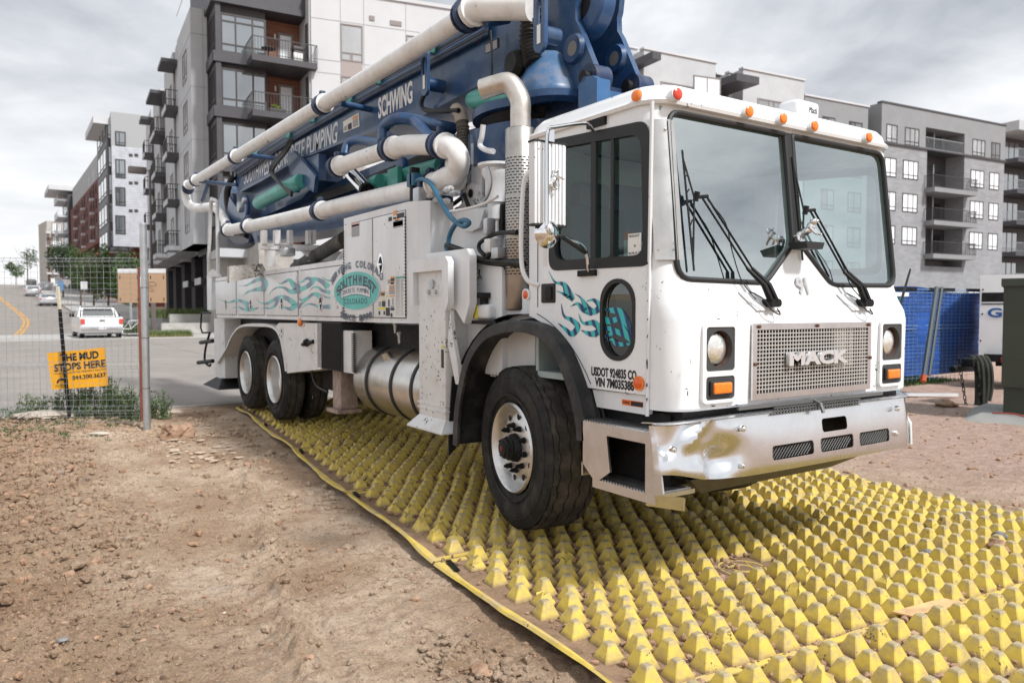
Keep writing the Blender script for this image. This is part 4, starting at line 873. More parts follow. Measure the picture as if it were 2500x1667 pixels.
nb = len(bp); nj = len(outer_); vs = [p for r_ in outer_ for p in r_]; vs2 = [p for r_ in inner_ for p in r_]; n0 = len(vs)
F = [(j*nb+i, j*nb+i+1, (j+1)*nb+i+1, (j+1)*nb+i) for j in range(nj-1) for i in range(nb-1)]
F2 = [tuple(n0+q for q in f[::-1]) for f in F]; lp = [i for i in range(nb)]+[j*nb+nb-1 for j in range(1, nj)]+[(nj-1)*nb+i for i in range(nb-2, -1, -1)]+[j*nb for j in range(nj-2, 0, -1)]
F3 = [(lp[q], lp[(q+1) % len(lp)], lp[(q+1) % len(lp)]+n0, lp[q]+n0) for q in range(len(lp))]
bu = MB().add(vs+vs2, F+F2+F3).build('bumper', BUMP, T)
holes = [(3.575, 3.955, .66, .74), (4.02, 4.355, .66, .742), (4.42, 4.76, .658, .74), (4.05, 4.30, .775, .855)]
cs = MB()
for x0, x1, z0, z1 in holes: cs.prism([(p[0], 2.5, p[1]) for p in rrect(x1-x0, z1-z0, .02, 4, (x0+x1)/2, (z0+z1)/2)], (0, .6, 0))
boolean(bu, [cutter(cs)]); OFF[bu.name] = tuple(OFFT)
me_ = MB()
for x0, x1, z0, z1 in holes[:3]:
    h_ = z1-z0; n = int((x1-x0+h_)/.028)
    for i in range(n):
        for s in (1, -1):
            xa = x0-h_+i*.028*1.0 if s > 0 else x0+i*.028; xb = xa+h_*s
            a_, b_ = (xa, z0), (xb, z1)
            lo, hi = max(min(a_[0], b_[0]), x0), min(max(a_[0], b_[0]), x1)
            if hi-lo < .004: continue
            f = lambda x: a_[1]+(b_[1]-a_[1])*(x-a_[0])/(b_[0]-a_[0]); me_.tube([(lo, 2.748, f(lo)), (hi, 2.748, f(hi))], .0019, 4, caps=False)
me_.build('vent_mesh', mat('vent_wire', (.12,.12,.12), .5, metal=.5), bu, kind='stuff')
for x, z in ((2.80, .80), (3.33, .86), (3.325, .66), (4.84, .862), (4.83, .70), (5.2, .83)):
    yb_ = 2.735 if x < 5 else 2.93; MB().cyl((x, yb_+.01, z), (x, yb_-.014, z), .017, 6).sphere((x, yb_-.014, z), .011, 1).build('bumper_bolt', CHROME, bu)
lpq = MB().prism([(5.075, 2.765, .60), (5.19, 2.885, .60), (5.19, 2.885, .80), (5.09, 2.78, .74)], (.006, -.008, 0)).build('number_plate', mat('plate_white', (.72,.74,.74), .5, var=.1, vscale=40), bu)
text('7103 ZGH', Vector((5.095, 2.772, .665)), (.69, .72, 0), (0, 0, 1), .05, mat('plate_green', (.03,.10,.07), .5), lpq, width=.10, ext=.0004)
sk = MB().prism([(3.02, 2.82, .60), (4.85, 2.82, .60), (4.45, 2.95, .485), (3.25, 2.95, .475)], (0, .02, .0)).prism([(3.25, 2.97, .475), (4.45, 2.97, .485), (4.45, 3.5, .50), (3.25, 3.5, .50)], (0, 0, .02)).prism([(3.02, 2.82, .60), (3.25, 2.97, .475), (3.25, 3.5, .50), (3.02, 3.5, .62)], (.02, 0, 0)).prism([(4.85, 2.82, .60), (4.45, 2.97, .485), (4.45, 3.5, .50), (4.85, 3.5, .62)], (-.02, 0, 0))
sk.build('skid_plate', mat('skid_dark', (.11,.11,.112), .42, metal=.7, var=.2, vscale=8, dirt=(.12,.10,.09), dscale=8, damt=.4), T)
MB().tube([(5.06, 2.86, 1.50), (5.16, 2.84, 1.78)], [.010, .006], 6).build('antenna', RUB, T)
# ------------------------------------------------------------------ tool boxes along the side
YF = SX(*S2(998, 700), 2.9).y; YM = SX(*S2(840, 600), 2.9).y; YR = SX(*S2(528, 700), 2.9).y
ZB, ZL, ZC = 1.385, 2.005, SX(*S2(998, 492), 2.9).z
body = MB()
body.prism([(2.9, YM, ZB), (2.9, YF, ZB), (3.02, YF-.17, ZB), (3.24, YF-.17, ZB), (3.24, YM, ZB)], (0, 0, ZC-ZB))
body.build('tool_cabinet', WHITE, T)
MB().box((2.9, YM+.001, ZB), (3.3, YR, ZL)).build('side_locker', WHITE, T)
MB().box((4.72, YF, ZB), (5.145, YR, ZL)).build('side_locker', WHITE, T)
MB().box((2.893, YM+.01, ZL-.045), (2.92, YR, ZL+.006)).build('top_rail', WHITE, T)
def door(xa, xb, z0, z1, nm='locker_door'):      # photo columns xa..xb
    ya, yb = SX(*S2(xb, 700), 2.9).y+.008, SX(*S2(xa, 700), 2.9).y-.008
    d = MB().rbox((2.889, ya, z0), (2.9, yb, z1), .004).build(nm, WHITE, T)
    MB().box((2.8975, ya-.007, z0-.007), (2.8995, yb+.007, z1+.007)).build('door_gap', MATS.get('seam_dark') or mat('seam_dark', (.05,.045,.04), .8), d); return ya, yb
SEAMD = mat('seam_dark', (.05,.045,.04), .8)
for xa, xb in ((527.5, 577), (581.5, 645), (650.5, 728.5), (735.5, 838)): door(xa, xb, ZB+.05, ZL-.055)
door(844, 912.2, ZB+.05, ZC-.07); ya, yb = door(913.2, 992.6, ZB+.05, ZC-.07)
hn = MB()
for x in (843, 993.4):
    y = SX(*S2(x, 700), 2.9).y; 
    for i in range(30): hn.cyl((2.886, y, ZB+.07+i*.0285), (2.886, y, ZB+.085+i*.0285), .006, 6)
hn.build('piano_hinge', BLACK, T, kind='stuff')
def latch(px, py, s=1.):
    p = SX(*S2(px, py), 2.889); o = []
    L_ = MB(); r = [(0, 1), (.35, .8), (.78, .35), (.85, 0)]
    P = [(math.cos(a)*.062*s*(1-.25*abs(math.sin(a))), math.sin(a)*.098*s) for a in [i*.2618 for i in range(24)]]
    L_.prism([(p.x-.006, p.y+a, p.z+b) for a, b in P], (.006, 0, 0)).build('latch', CHROME, T)
    lt = COL.objects[-1]; lt = [o for o in COL.objects if o.name.startswith('latch')][-1]
    MB().prism([(p.x-.008, p.y+a*.66, p.z+b*.70) for a, b in P], (.003, 0, 0)).build('latch_recess', BLACK, T)
    MB().box((p.x-.022, p.y-.035*s, p.z-.008*s), (p.x-.008, p.y+.035*s, p.z+.008*s)).tube([(p.x-.018, p.y, p.z), (p.x-.016, p.y, p.z-.055*s)], .010*s, 6).build('latch_handle', CHROME, T)
for q in ((552, 743, .95), (612.5, 744, .95), (688.5, 741, .95), (783.5, 741, .95), (930, 646, 1.05)): latch(*q)
# ---- painted emblem and flames (flat print on the panels)
TE1 = mat('flame_teal', (.10,.50,.46), .35, var=.12, vscale=3); INKB = mat('emblem_ink', (.07,.09,.13), .5)
def flame_mat(name, a, b, scale):
    m = bpy.data.materials.new(name); m.use_nodes = True; nt = m.node_tree; N = nt.nodes; L = nt.links; p = N['Principled BSDF']; p.inputs['Roughness'].default_value = .35
    tc = N.new('ShaderNodeTexCoord'); mp = N.new('ShaderNodeMapping'); mp.inputs['Rotation'].default_value = (R(25), 0, 0); L.new(tc.outputs['Object'], mp.inputs[0])
    wv = N.new('ShaderNodeTexWave'); wv.bands_direction = 'Y'; wv.inputs['Scale'].default_value = scale; wv.inputs['Distortion'].default_value = 2.5; wv.inputs['Detail Scale'].default_value = .6; L.new(mp.outputs[0], wv.inputs['Vector'])
    r = N.new('ShaderNodeValToRGB'); e = r.color_ramp.elements; e[0].position = .25; e[0].color = (*b, 1); e[1].position = .62; e[1].color = (*a, 1); L.new(wv.outputs[0], r.inputs[0]); L.new(r.outputs[0], p.inputs['Base Color']); return m
FL1 = flame_mat('flame_print', (.12,.52,.49), (.17,.22,.32), .8); FL2 = flame_mat('cab_flame_print', (.03,.45,.45), (.008,.03,.14), 5.2)
def catm2(pts, n=7): return [(p.x, p.y) for p in cr([Vector((a, b, 0)) for a, b in pts], n)]
def flame(pts, m, name, fx, x):        # pts: (px, py, width) centre line in zoom pixels
    C = cr([Vector(p) for p in pts], 7); A, B = [], []
    for i, p in enumerate(C):
        t = C[min(i+1, len(C)-1)]-C[max(i-1, 0)]; t.z = 0; t.normalize(); n = Vector((-t.y, t.x, 0)); h = max(.6, p.z)/2
        a, b = fx(p.x+n.x*h, p.y+n.y*h), fx(p.x-n.x*h, p.y-n.y*h); A.append(SX(*S2(*a), x)); B.append(SX(*S2(*b), x))
    return MB().ribbon(A, B).build(name, m, T, ang=0)
z1f = lambda x, y: (500+x/7.84, 620+y/7.84)
for i, pts in enumerate((
    [(650, 610, 4), (800, 600, 26), (950, 520, 62), (1080, 480, 84), (1150, 560, 120), (1110, 660, 110), (960, 685, 60), (820, 730, 34), (720, 805, 4)],
    [(1390, 530, 4), (1450, 570, 26), (1540, 530, 44), (1620, 500, 66), (1700, 590, 110), (1770, 680, 130), (1650, 720, 90), (1520, 650, 44), (1400, 640, 34), (1290, 700, 22), (1220, 800, 4)],
    [(1770, 700, 110), (1880, 660, 90), (1990, 600, 90), (2060, 520, 90), (1960, 465, 50), (1850, 540, 24), (1740, 530, 4)],
    [(2000, 480, 60), (2130, 480, 70), (2260, 540, 90), (2360, 640, 120)],
    [(2000, 710, 4), (2080, 640, 26), (2170, 640, 40), (2250, 700, 60), (2400, 740, 70)],
    [(250, 855, 3), (340, 895, 16), (460, 925, 32), (600, 890, 50), (720, 910, 66), (830, 990, 110), (860, 1060, 90), (740, 1060, 50), (640, 1015, 26), (520, 1035, 4)],
    [(1050, 1020, 4), (960, 1050, 50), (860, 1060, 80)],
    [(980, 850, 4), (1060, 930, 22), (1180, 950, 44), (1300, 890, 60), (1420, 840, 90), (1540, 840, 90), (1650, 900, 100), (1720, 980, 110), (1640, 1050, 76), (1540, 1030, 40), (1420, 1020, 30)],
    [(1060, 1065, 4), (1130, 1030, 20), (1240, 1040, 36), (1330, 1000, 50), (1380, 920, 60), (1400, 860, 60)],
    [(1760, 1010, 70), (1850, 950, 44), (1960, 850, 46), (2070, 770, 60), (2180, 800, 100), (2230, 900, 60)],
    [(1760, 810, 4), (1830, 880, 30), (1930, 850, 36), (2050, 780, 50)],
    [(1860, 1030, 4), (1960, 960, 26), (2080, 970, 40), (2200, 1010, 60), (2400, 1010, 90)],
    [(2240, 430, 4), (2300, 490, 22), (2400, 510, 34)], [(2240, 765, 4), (2300, 820, 26), (2400, 840, 40)])):
    flame(pts, FL1, 'flame_decal', z1f, 2.8885-.0002*i)
z2f = lambda x, y: (1200+x/2.24, 650+y/2.24)
for i, pts in enumerate((
    [(312, 28, 2), (345, 85, 10), (395, 100, 26), (420, 150, 44), (440, 180, 24), (390, 150, 14), (355, 135, 2)],
    [(455, 150, 2), (490, 175, 12), (520, 230, 40), (545, 250, 42), (500, 235, 30), (470, 205, 16), (430, 220, 2)],
    [(520, 190, 2), (560, 185, 18), (590, 220, 32), (560, 250, 30), (520, 240, 24)],
    [(380, 205, 2), (395, 270, 12), (440, 295, 26), (470, 330, 30), (440, 370, 30), (400, 340, 16), (362, 310, 2)],
    [(475, 260, 2), (500, 310, 14), (560, 310, 34), (590, 350, 30), (545, 370, 32), (490, 350, 3)], [(590, 320, 30), (570, 380, 14), (560, 370, 3)])):
    flame(pts, FL2, 'flame_decal', z2f, XL-.002-.0003*i)
for i, pts in enumerate((
    [(610, 235, 3), (650, 240, 26), (700, 250, 40), (740, 310, 34), (765, 380, 6)], [(605, 290, 40), (650, 300, 34), (700, 290, 26), (720, 340, 24), (765, 400, 14)],
    [(600, 350, 3), (640, 340, 26), (680, 355, 30), (730, 380, 24), (765, 420, 4)], [(600, 400, 6), (640, 375, 20), (680, 360, 24)], [(632, 410, 2), (660, 400, 14), (690, 425, 26), (765, 425, 8)])):
    flame(pts, FL2, 'flame_decal', z2f, XL+.017-.0003*i)
ec = SX(*S2(867.6, 709.7), 2.8865); eu = abs(SX(*S2(867.6-54, 709.7), 2.9).y-SX(*S2(867.6+54, 709.7), 2.9).y)/2; ez = .148*1.9*.55
ez = (SX(*S2(867.6, 664), 2.9).z-SX(*S2(867.6, 755.5), 2.9).z)/2
def disc(cy_, cz_, a, b, x, m, name, par=T, n=56):
    return MB().add([(x, cy_+a*math.cos(t), cz_+b*math.sin(t)) for t in [2*math.pi*i/n for i in range(n)]], [tuple(range(n))]).build(name, m, par, ang=0)
disc(ec.y, ec.z, eu*1.03, ez*1.03, 2.8850, mat('emblem_pale', (.62,.66,.68), .4), 'emblem_border'); disc(ec.y, ec.z, eu, ez, 2.8842, TE1, 'emblem')
def arc_text(s, cy_, cz_, ra, rb, a0, a1, h, m, name, flip=False, wd=.05, bold=.02, x=2.8830):
    n = len(s)
    for i, ch in enumerate(s):
        if ch == ' ': continue
        a = R(a0+(a1-a0)*(i/(n-1))); y = cy_-ra*math.sin(a); z = cz_+rb*math.cos(a)*(-1 if flip else 1); ty = Vector((0, -math.cos(a)*ra, -math.sin(a)*rb*(-1 if flip else 1))).normalized(); up = ty.cross(Vector((-1, 0, 0))); up = -up if up.z < 0 else up
        text(ch, Vector((x, y, z))-ty*wd/2, ty, up, h, m, T, name, width=wd, ext=.0003, bold=bold)
arc_text('SOUTHWEST', ec.y, ec.z-.63*ez, eu*.86, ez, -60, 60, ez*.46, INKB, 'emblem_letter', wd=eu*.185, bold=.045)
arc_text('SERVING COLORADO', ec.y, ec.z, eu*1.16, ez*1.22, -66, 66, ez*.36, mat('faded_ink', (.13,.16,.22), .5), 'arc_letter', wd=eu*.125, bold=.03)
arc_text('SINCE 1990', ec.y, ec.z-.5*ez, eu*1.2, ez*1.12, -33, 33, ez*.33, INKB, 'since_letter', flip=True, wd=eu*.115, bold=.03)
bd = [Vector((2.8832, ec.y+eu*.62*s_, 0)) for s_ in (1, -1)]
A_ = [(2.8834, ec.y+eu*.66-eu*1.32*t, ec.z+.30*ez-.20*ez*(1-math.sin(math.pi*t))) for t in [i/16 for i in range(17)]]; B_ = [(a, b, c-.5*ez) for a, b, c in A_]
MB().ribbon(A_, B_).build('emblem_band', mat('emblem_pale', (.62,.66,.68), .4), T, ang=0)
MB().tube(A_+B_[::-1], .0035, 5, closed=True).build('band_outline', INKB, T)
arc_text('CONCRETE PUMPING', ec.y, ec.z-.86*ez, eu*1.08, ez*.78, -32, 32, ez*.24, INKB, 'band_letter', wd=eu*.062, bold=0, x=2.8825)
text('COLORADO', (2.8830, ec.y+eu*.52, ec.z-.70*ez), (0, -1, 0), (0, 0, 1), ez*.30, INKB, T, 'emblem_word', width=eu*1.04, ext=.0003, spacing=1.3, bold=.01)
# stickers on the cabinet door
def stk(x0, y0, x1, y1, m, name='sticker', d=.0):      # zoom-3 pixels of (800..1100, 660..860)
    a = SX(*S2(800+x0/7.84, 660+y0/7.84), 2.888); b = SX(*S2(800+x1/7.84, 660+y1/7.84), 2.888)
    return MB().box((2.8875-d, b.y, b.z), (2.8885-d, a.y, a.z)).build(name, m, T)
SW_ = mat('sticker_white', (.78,.78,.76), .6); SG = mat('sticker_grey', (.35,.35,.36), .6); SO = mat('sticker_orange2', (.72,.33,.12), .6); SY_ = mat('sticker_yellow', (.70,.62,.08), .6); SI = mat('sticker_ink', (.04,.04,.045), .6); SP = mat('sticker_pink', (.62,.42,.42), .6); ST = mat('sticker_teal', (.12,.36,.30), .6)
stk(1290, 120, 1480, 900, SW_); stk(1295, 125, 1475, 150, ST, d=.001)
for i in range(44): stk(1300, 172+i*16, 1382, 178+i*16, SG, 'sticker_line', .001); stk(1396, 172+i*16, 1470-(i*37) % 30, 178+i*16, SG, 'sticker_line', .001)
for q in ((1205, 120, 1280, 150, SO), (1205, 155, 1280, 205, SI), (1205, 210, 1280, 225, SO), (1205, 228, 1270, 265, SI), (1180, 290, 1280, 312, SO), (1180, 315, 1280, 360, SG), (1180, 365, 1280, 385, SO), (1180, 388, 1280, 455, SG), (1115, 485, 1200, 505, SY_), (1205, 480, 1285, 502, SO),
          (1025, 405, 1100, 430, SO), (1025, 435, 1090, 475, SI), (1030, 480, 1085, 500, SO), (1040, 555, 1100, 580, SY_), (1040, 590, 1105, 695, SI), (960, 710, 1110, 750, SY_), (1115, 712, 1190, 870, SI), (1205, 685, 1270, 700, SI), (1205, 715, 1275, 765, SI), (1205, 820, 1240, 890, SI), (975, 600, 1020, 690, SG), (1160, 560, 1185, 690, SI), (1235, 530, 1260, 660, SG), (1150, 180, 1195, 250, SG), (975, 780, 1005, 850, SI), (1070, 780, 1098, 850, SI), (1120, 300, 1170, 440, SW_), (975, 410, 1015, 490, SG),
          (460, -900, 605, -860, SP), (460, -858, 605, -660, SG), (360, -880, 455, -670, SW_), (1255, -1130, 1320, -1060, SO), (1325, -1080, 1465, -1020, SI), (1255, -1010, 1310, -985, SI), (1290, -1000, 1360, -950, SO), (1165, -1010, 1230, -950, SI)):
    stk(*q[:4], q[4], d=.001 if q[4] is not SW_ else 0)
for i in range(5): stk(1255, -940+i*22, 1440, -932+i*22, SG, 'sticker_line', .001)
# ------------------------------------------------------------------ under the lockers
tk = MB(); ty0, ty1, tc_, tr__ = 5.62, 7.30, (3.30, 0, .80), .345
ty1 = 7.35
tk.lathe([(ty0, 0), (ty0, .30), (ty0+.02, .335), (ty0+.05, .345), (ty1-.05, .345), (ty1-.02, .335), (ty1, .30), (ty1+.03, .15), (ty1+.035, 0)], (tc_[0], 0, tc_[2]), 'y', 48); fuel = tk.build('fuel_tank', STEEL, T, ang=50)
for y in (6.00, 6.42, 6.98): MB().lathe([(y-.025, .347), (y-.02, .356), (y+.02, .356), (y+.025, .347)], (tc_[0], 0, tc_[2]), 'y', 48).build('tank_strap', RUB, fuel)
cpp = SX(*S2(922, 868), 3.12); MB().cyl((3.08, 6.72, 1.02), (3.04, 6.72, 1.10), .045, 14).build('filler_cap', STEEL, fuel)
for a, b, nm in ((725, 783, 'cooler_box'),):
    pa, pb = SX(a+3, 739, 2.92), SX(b, 858, 2.92)
    MB().box((2.925, pb.y, .86), (3.3, pa.y, 1.37)).build(nm, mat('cooler_black', (.028,.029,.031), .6), T)
    gm = MB()
    for i in range(40): gm.box((2.919, pb.y+.01, .87+i*.0123), (2.924, pa.y-.01, .874+i*.0123))
    for i in range(24): y = pb.y+.015+(pa.y-pb.y-.03)*i/23; gm.box((2.9195, y, .87), (2.9235, y+.006, 1.36))
    gm.build('cooler_mesh', BLACK, T, kind='stuff')
pa, pb = SX(785, 752, 2.95), SX(812, 840, 2.95); mp_ = MB().box((2.95, pb.y, .86), (3.15, pa.y, 1.29)).build('manifold_plate', WORN, T)
mh = MB()
for i in range(22): mh.box((2.935, pb.y-.05, .88+i*.018), (2.96, pb.y+.02, .888+i*.018))
mh.build('manifold_fins', BLACK, mp_, kind='stuff')
ud = MB().rbox((3.05, 7.9, .42), (3.25, 8.15, .98), .02).build('side_leg', mat('rusty_beige', (.36,.28,.24), .7, var=.2, vscale=14, dirt=(.16,.10,.08), dscale=9, damt=.4), T)
MB().prism([(3.0, 7.87, .38), (3.0, 8.2, .38), (3.28, 8.2, .38), (3.28, 7.87, .38)], (0, 0, .04)).build('leg_foot', MATS['rusty_beige'], T)
MB().box((2.93, 8.35, 1.03), (3.1, 9.05, 1.12)).box((3.0, 7.75, .98), (3.3, 8.4, 1.18)).build('step_bar', BLACK, T)
MB().rbox((2.97, 8.12, 1.15), (3.0, 8.62, 1.34), .01).build('valve_bracket', WORN, T); MB().rbox((2.94, 8.2, 1.16), (2.97, 8.42, 1.26), .01).build('valve_tag', mat('rust_orange', (.35,.13,.02), .6, var=.3, vscale=12), T)
p = SX(*S2(732, 787), 2.9); MB().sphere(p+Vector((0, 0, 0)), .05, 2, (.5, 1, 1)).build('side_marker', AMBER, T); MB().cyl(p, p+Vector((.1, 0, 0)), .03, 8).build('marker_stem', WORN, T)
MB().tube([(2.92, 8.75, 1.10), (2.90, 8.55, 1.12), (2.91, 8.35, 1.15)], .022, 8).sphere((2.90, 8.55, 1.13), .05, 1).build('valve_handle', BLACK, T)
hz = MB()
for i in range(26):
    y = 5.9+3.2*rng.random(); x = 3.35+.5*rng.random(); hz.tube(cr([(x, y, 1.36), (x-.08, y+.1, 1.2+.05*rng.random()), (x-.05, y+.35*rng.random(), 1.12), (x+.1, y+.5, 1.3)], 4), .014+.008*rng.random(), 6)
hz.build('under_hose', HOSE, T, kind='stuff')
for i, (px, py, z_) in enumerate(((965, 790, 0), (975, 815, 0))): p = SX(*S2(px, py), 3.1); MB().tube([p, p-Vector((0, 0, .09))], [.02, .012], 8).sphere(p, .028, 1).build('hose_fitting', GALV, T)
MB().tube(cr([SX(*S2(768, 860), 2.98), SX(*S2(762, 905), 2.98), SX(*S2(772, 940), 2.98), SX(*S2(800, 957), 3.0)], 6), .014, 6).build('loop_hose', HOSE, T)
ch_ = MB()
for i in range(9): a = SX(*S2(765+i*.6, 850+i*4.2), 2.96); ch_.tube([a+Vector((0, .018*math.cos(t), .026*math.sin(t))) if i % 2 else a+Vector((.018*math.cos(t), 0, .026*math.sin(t))) for t in [k*.785 for k in range(8)]], .005, 4, closed=True)
ch_.build('chain', BLACK, T, kind='stuff')
# ------------------------------------------------------------------ front outrigger leg
og = MB().rbox((2.80, 5.10, .66), (3.02, 5.545, 1.84), .02).build('outrigger_leg', WORN, T)
cv = MB(); o1 = [(5.03, 1.90), (5.62, 1.90), (5.66, 1.86), (5.66, 1.66), (5.60, 1.54), (5.565, 1.54), (5.565, 1.80), (5.085, 1.80), (5.07, 1.55), (5.03, 1.50), (4.99, 1.56), (4.99, 1.86)]
cv.prism([(2.765, y, z) for y, z in o1], (.05, 0, 0)).build('leg_bracket', WHITE, T)
MB().prism([(2.85, y, z) for y, z in ((4.86, 1.95), (5.5, 1.95), (5.5, 1.6), (5.02, 1.5), (4.90, 1.40), (4.82, 1.55), (4.82, 1.90))], (.06, 0, 0)).build('leg_bracket', WHITE, T)
MB().prism([(2.81, y, z) for y, z in ((5.04, 1.5), (5.0, 1.3), (4.93, 1.1), (4.90, .95), (4.96, .95), (5.08, 1.25))], (.03, 0, 0)).build('leg_strut', WORN, T)
MB().box((2.84, 5.09, 1.80), (3.0, 5.55, 1.83)).build('leg_gap', BLACK, T)
ft = MB().loft([[(2.73, 5.03, .565), (3.12, 5.03, .565), (3.12, 5.62, .565), (2.73, 5.62, .565)], [(2.73, 5.03, .577), (3.12, 5.03, .577), (3.12, 5.62, .577), (2.73, 5.62, .577)], [(2.81, 5.11, .67), (3.01, 5.11, .67), (3.01, 5.54, .67), (2.81, 5.54, .67)]])
ft.build('leg_foot', WORN, T)
lk = MB().box((2.795, 5.20, 1.61), (2.80, 5.37, 1.70)).build('leg_latch', WORN, T); MB().cyl((2.78, 5.29, 1.70), (2.80, 5.29, 1.70), .035, 14).cyl((2.775, 5.34, 1.64), (2.80, 5.34, 1.64), .018, 10).cyl((2.775, 5.23, 1.64), (2.80, 5.23, 1.64), .018, 10).build('latch_pin', GALV, T)
for z in (.76, .72): MB().box((2.793, 5.09, z), (3.03, 5.555, z+.012)).build('leg_band', WORN, T)
MB().box((2.797, 5.12, 1.06), (2.799, 5.16, 1.2)).build('leg_decal', SI, T); MB().box((2.797, 5.12, 1.21), (2.799, 5.16, 1.23)).build('leg_decal', SY_, T)
# beam behind the leg
MB().rbox((3.0, 4.62, 1.02), (3.6, 5.5, 1.86), .03).build('outrigger_box', WHITE, T)
# ------------------------------------------------------------------ water tank and hoses between lockers and cab
wtk = MB().prism([(3.2, 5.75, 1.1), (3.2, 5.30, 1.1), (3.32, 5.02, 1.1), (3.6, 4.9, 1.1), (4.4, 4.9, 1.1), (4.4, 5.75, 1.1)], (0, 0, SX(*S2(1200, 500), 3.2).z-1.1)).build('water_tank', WHITE, T)
MB().rbox((3.05, 4.28, 1.0), (3.14, 4.95, 1.62), .02).build('splash_panel', WHITE, T)
pl_ = [SX(*S2(*p), 3.17) for p in ((1112, 512), (1182, 512), (1170, 555), (1150, 566), (1132, 562), (1115, 540))]; MB().prism(pl_, (.02, 0, 0)).build('lug_plate', WHITE, T)
el = [SX(*S2(*p), 3.3) for p in ((1110, 515), (1133, 490), (1140, 455), (1150, 447), (1160, 452), (1168, 480), (1180, 505))]; MB().prism(el, (.04, 0, 0)).build('lifting_eye', WHITE, T)
e2 = SX(*S2(1149, 472), 3.29); MB().cyl(e2, e2+Vector((-.004, 0, 0)), .035, 16).build('eye_hole', BLACK, T)
def pth(pts, x): return cr([SX(*S2(a, b), x if len(q) < 1 else q[0]) for a, b, *q in pts], 7)
def hose(pts, r, m=HOSE, name='hose', x=3.0, n=8): return MB().tube(pth(pts, x), r, n).build(name, m, T)
hose([(1006, 470), (1012, 448), (1030, 438), (1052, 450), (1075, 490), (1100, 530), (1130, 552), (1145, 545), (1135, 538), (1115, 545), (1098, 575), (1092, 620)], .020, mat('blue_hose', (.03,.13,.22), .4), 'blue_hose', 2.98)
for i, q in enumerate(((0, 0), (6, 3), (12, 7), (-5, 5))):
    hose([(1090, 598+q[1]), (1130, 612+q[1]), (1180, 636+q[1]), (1240, 640+q[1]*2), (1280, 645)], .022, HOSE, 'hydraulic_hose', 2.98+.03*i)
hose([(1262, 568), (1215, 570), (1175, 590), (1170, 608), (1185, 625)], .016, HOSE, 'hydraulic_hose', 2.99); hose([(1145, 635), (1180, 634), (1195, 622), (1200, 612)], .018, HOSE, 'hydraulic_hose', 2.98)
hose([(1098, 517), (1140, 510), (1180, 498), (1215, 480)], .012, WORN, 'white_hose', 3.0); hose([(1175, 500), (1190, 478), (1198, 450), (1195, 425), (1190, 408)], .012, GALV, 'braided_hose', 3.02)
for px, py, w_, h, m_, nm in ((1197, 600, .08, .10, WORN, 'valve_block'), (1215, 618, .09, .08, GALV, 'valve_block'), (1192, 553, .05, .12, GALV, 'pressure_gauge'), (1022, 476, .11, .12, GALV, 'valve_block'), (1008, 440, .13, .11, mat('valve_blue', (.03,.12,.20), .5), 'valve_block'), (1010, 466, .05, .40, BLACK, 'valve_post')):
    p = SX(*S2(px, py), 2.97 if px > 1100 else 2.98); MB().rbox((p.x-.03, p.y-w_/2, p.z-h/2), (p.x+.05, p.y+w_/2, p.z+h/2), .01).build(nm, m_, T)
for i, (px, py) in enumerate(((1185, 640-15), (1205, 636), (1060, 464), (1080, 470), (1095, 462), (1110, 472), (1048, 478), (1068, 488), (1086, 492))):
    p = SX(*S2(px, py), 3.05); MB().cyl(p+Vector((0, .04, 0)), p-Vector((0, .04, 0)), .026, 8).cyl(p+Vector((0, .07, 0)), p-Vector((0, .07, 0)), .014, 8).build('hose_fitting', GALV if i % 2 else WORN, T)
jn = MB()
for i in range(34):
    y = 5.0+.9*rng.random(); x = 3.3+.9*rng.random(); jn.tube(cr([(x, y, 2.15+.1*rng.random()), (x-.05, y+.1, 2.35+.15*rng.random()), (x+.1, y+.3*rng.random(), 2.45), (x+.2, y, 2.6)], 4), .013+.01*rng.random(), 6)
jn.build('hose_bundle', HOSE, T, kind='stuff')
MB().box((3.25, 5.0, 2.1), (4.6, 6.3, 2.32)).build('deck_plate', BLACK, T)
gb = SX(1112, 716, 2.97); MB().rbox((gb.x-.04, gb.y-.12, gb.z-.055), (gb.x+.08, gb.y+.08, gb.z+.055), .03, 3).build('filter_bowl', WHITE, T); MB().box((gb.x-.045, gb.y+.02, gb.z-.05), (gb.x-.04, gb.y+.08, gb.z+.05)).build('filter_sticker', SY_, T)
MB().cyl((gb.x, gb.y, gb.z+.05), (gb.x, gb.y, gb.z+.11), .03, 12).cyl((gb.x, gb.y, gb.z+.10), (gb.x, gb.y, gb.z+.14), .055, 8).build('filter_head', BLACK, T); MB().box((gb.x-.06, gb.y-.25, gb.z-.09), (gb.x+.25, gb.y+.12, gb.z-.065)).build('filter_bracket', BLACK, T)
# exhaust
ex, ey = 3.10, 4.53; z0, z1 = SX(1190, 712, ex).z, SX(1185, 300, ex).z
exh = MB().lathe([(z0, .10), (z0+.01, .108), (z1-.01, .108), (z1, .100), (z1+.003, .07)], (ex, ey, 0), 'z', 40).build('exhaust_shield', mat('shield_steel', (.44,.42,.395), .36, metal=1, var=.1, vscale=7, dirt=(.28,.23,.19), dscale=5, damt=.35), T, ang=50)
pf = MB(); zz0, zz1 = z0+.25, z1-.18
for j in range(42):
    z = zz0+(zz1-zz0)*j/42
    if j % 14 == 13: continue
    for i in range(20):
        a = 2*math.pi*(i+.5*(j % 2))/20; s = 1.6/20*math.pi*.42; n_ = 2
        q = [(ex+.1092*math.cos(a+t), ey+.1092*math.sin(a+t), z+dz) for t, dz in ((-s, 0), (s, 0), (s, .008), (-s, .008))]; pf.add(q, [(0, 1, 2, 3)])
pf.build('shield_slots', mat('slot_dark', (.02,.017,.015), .8), exh, ang=0, kind='stuff')
sb = MB()
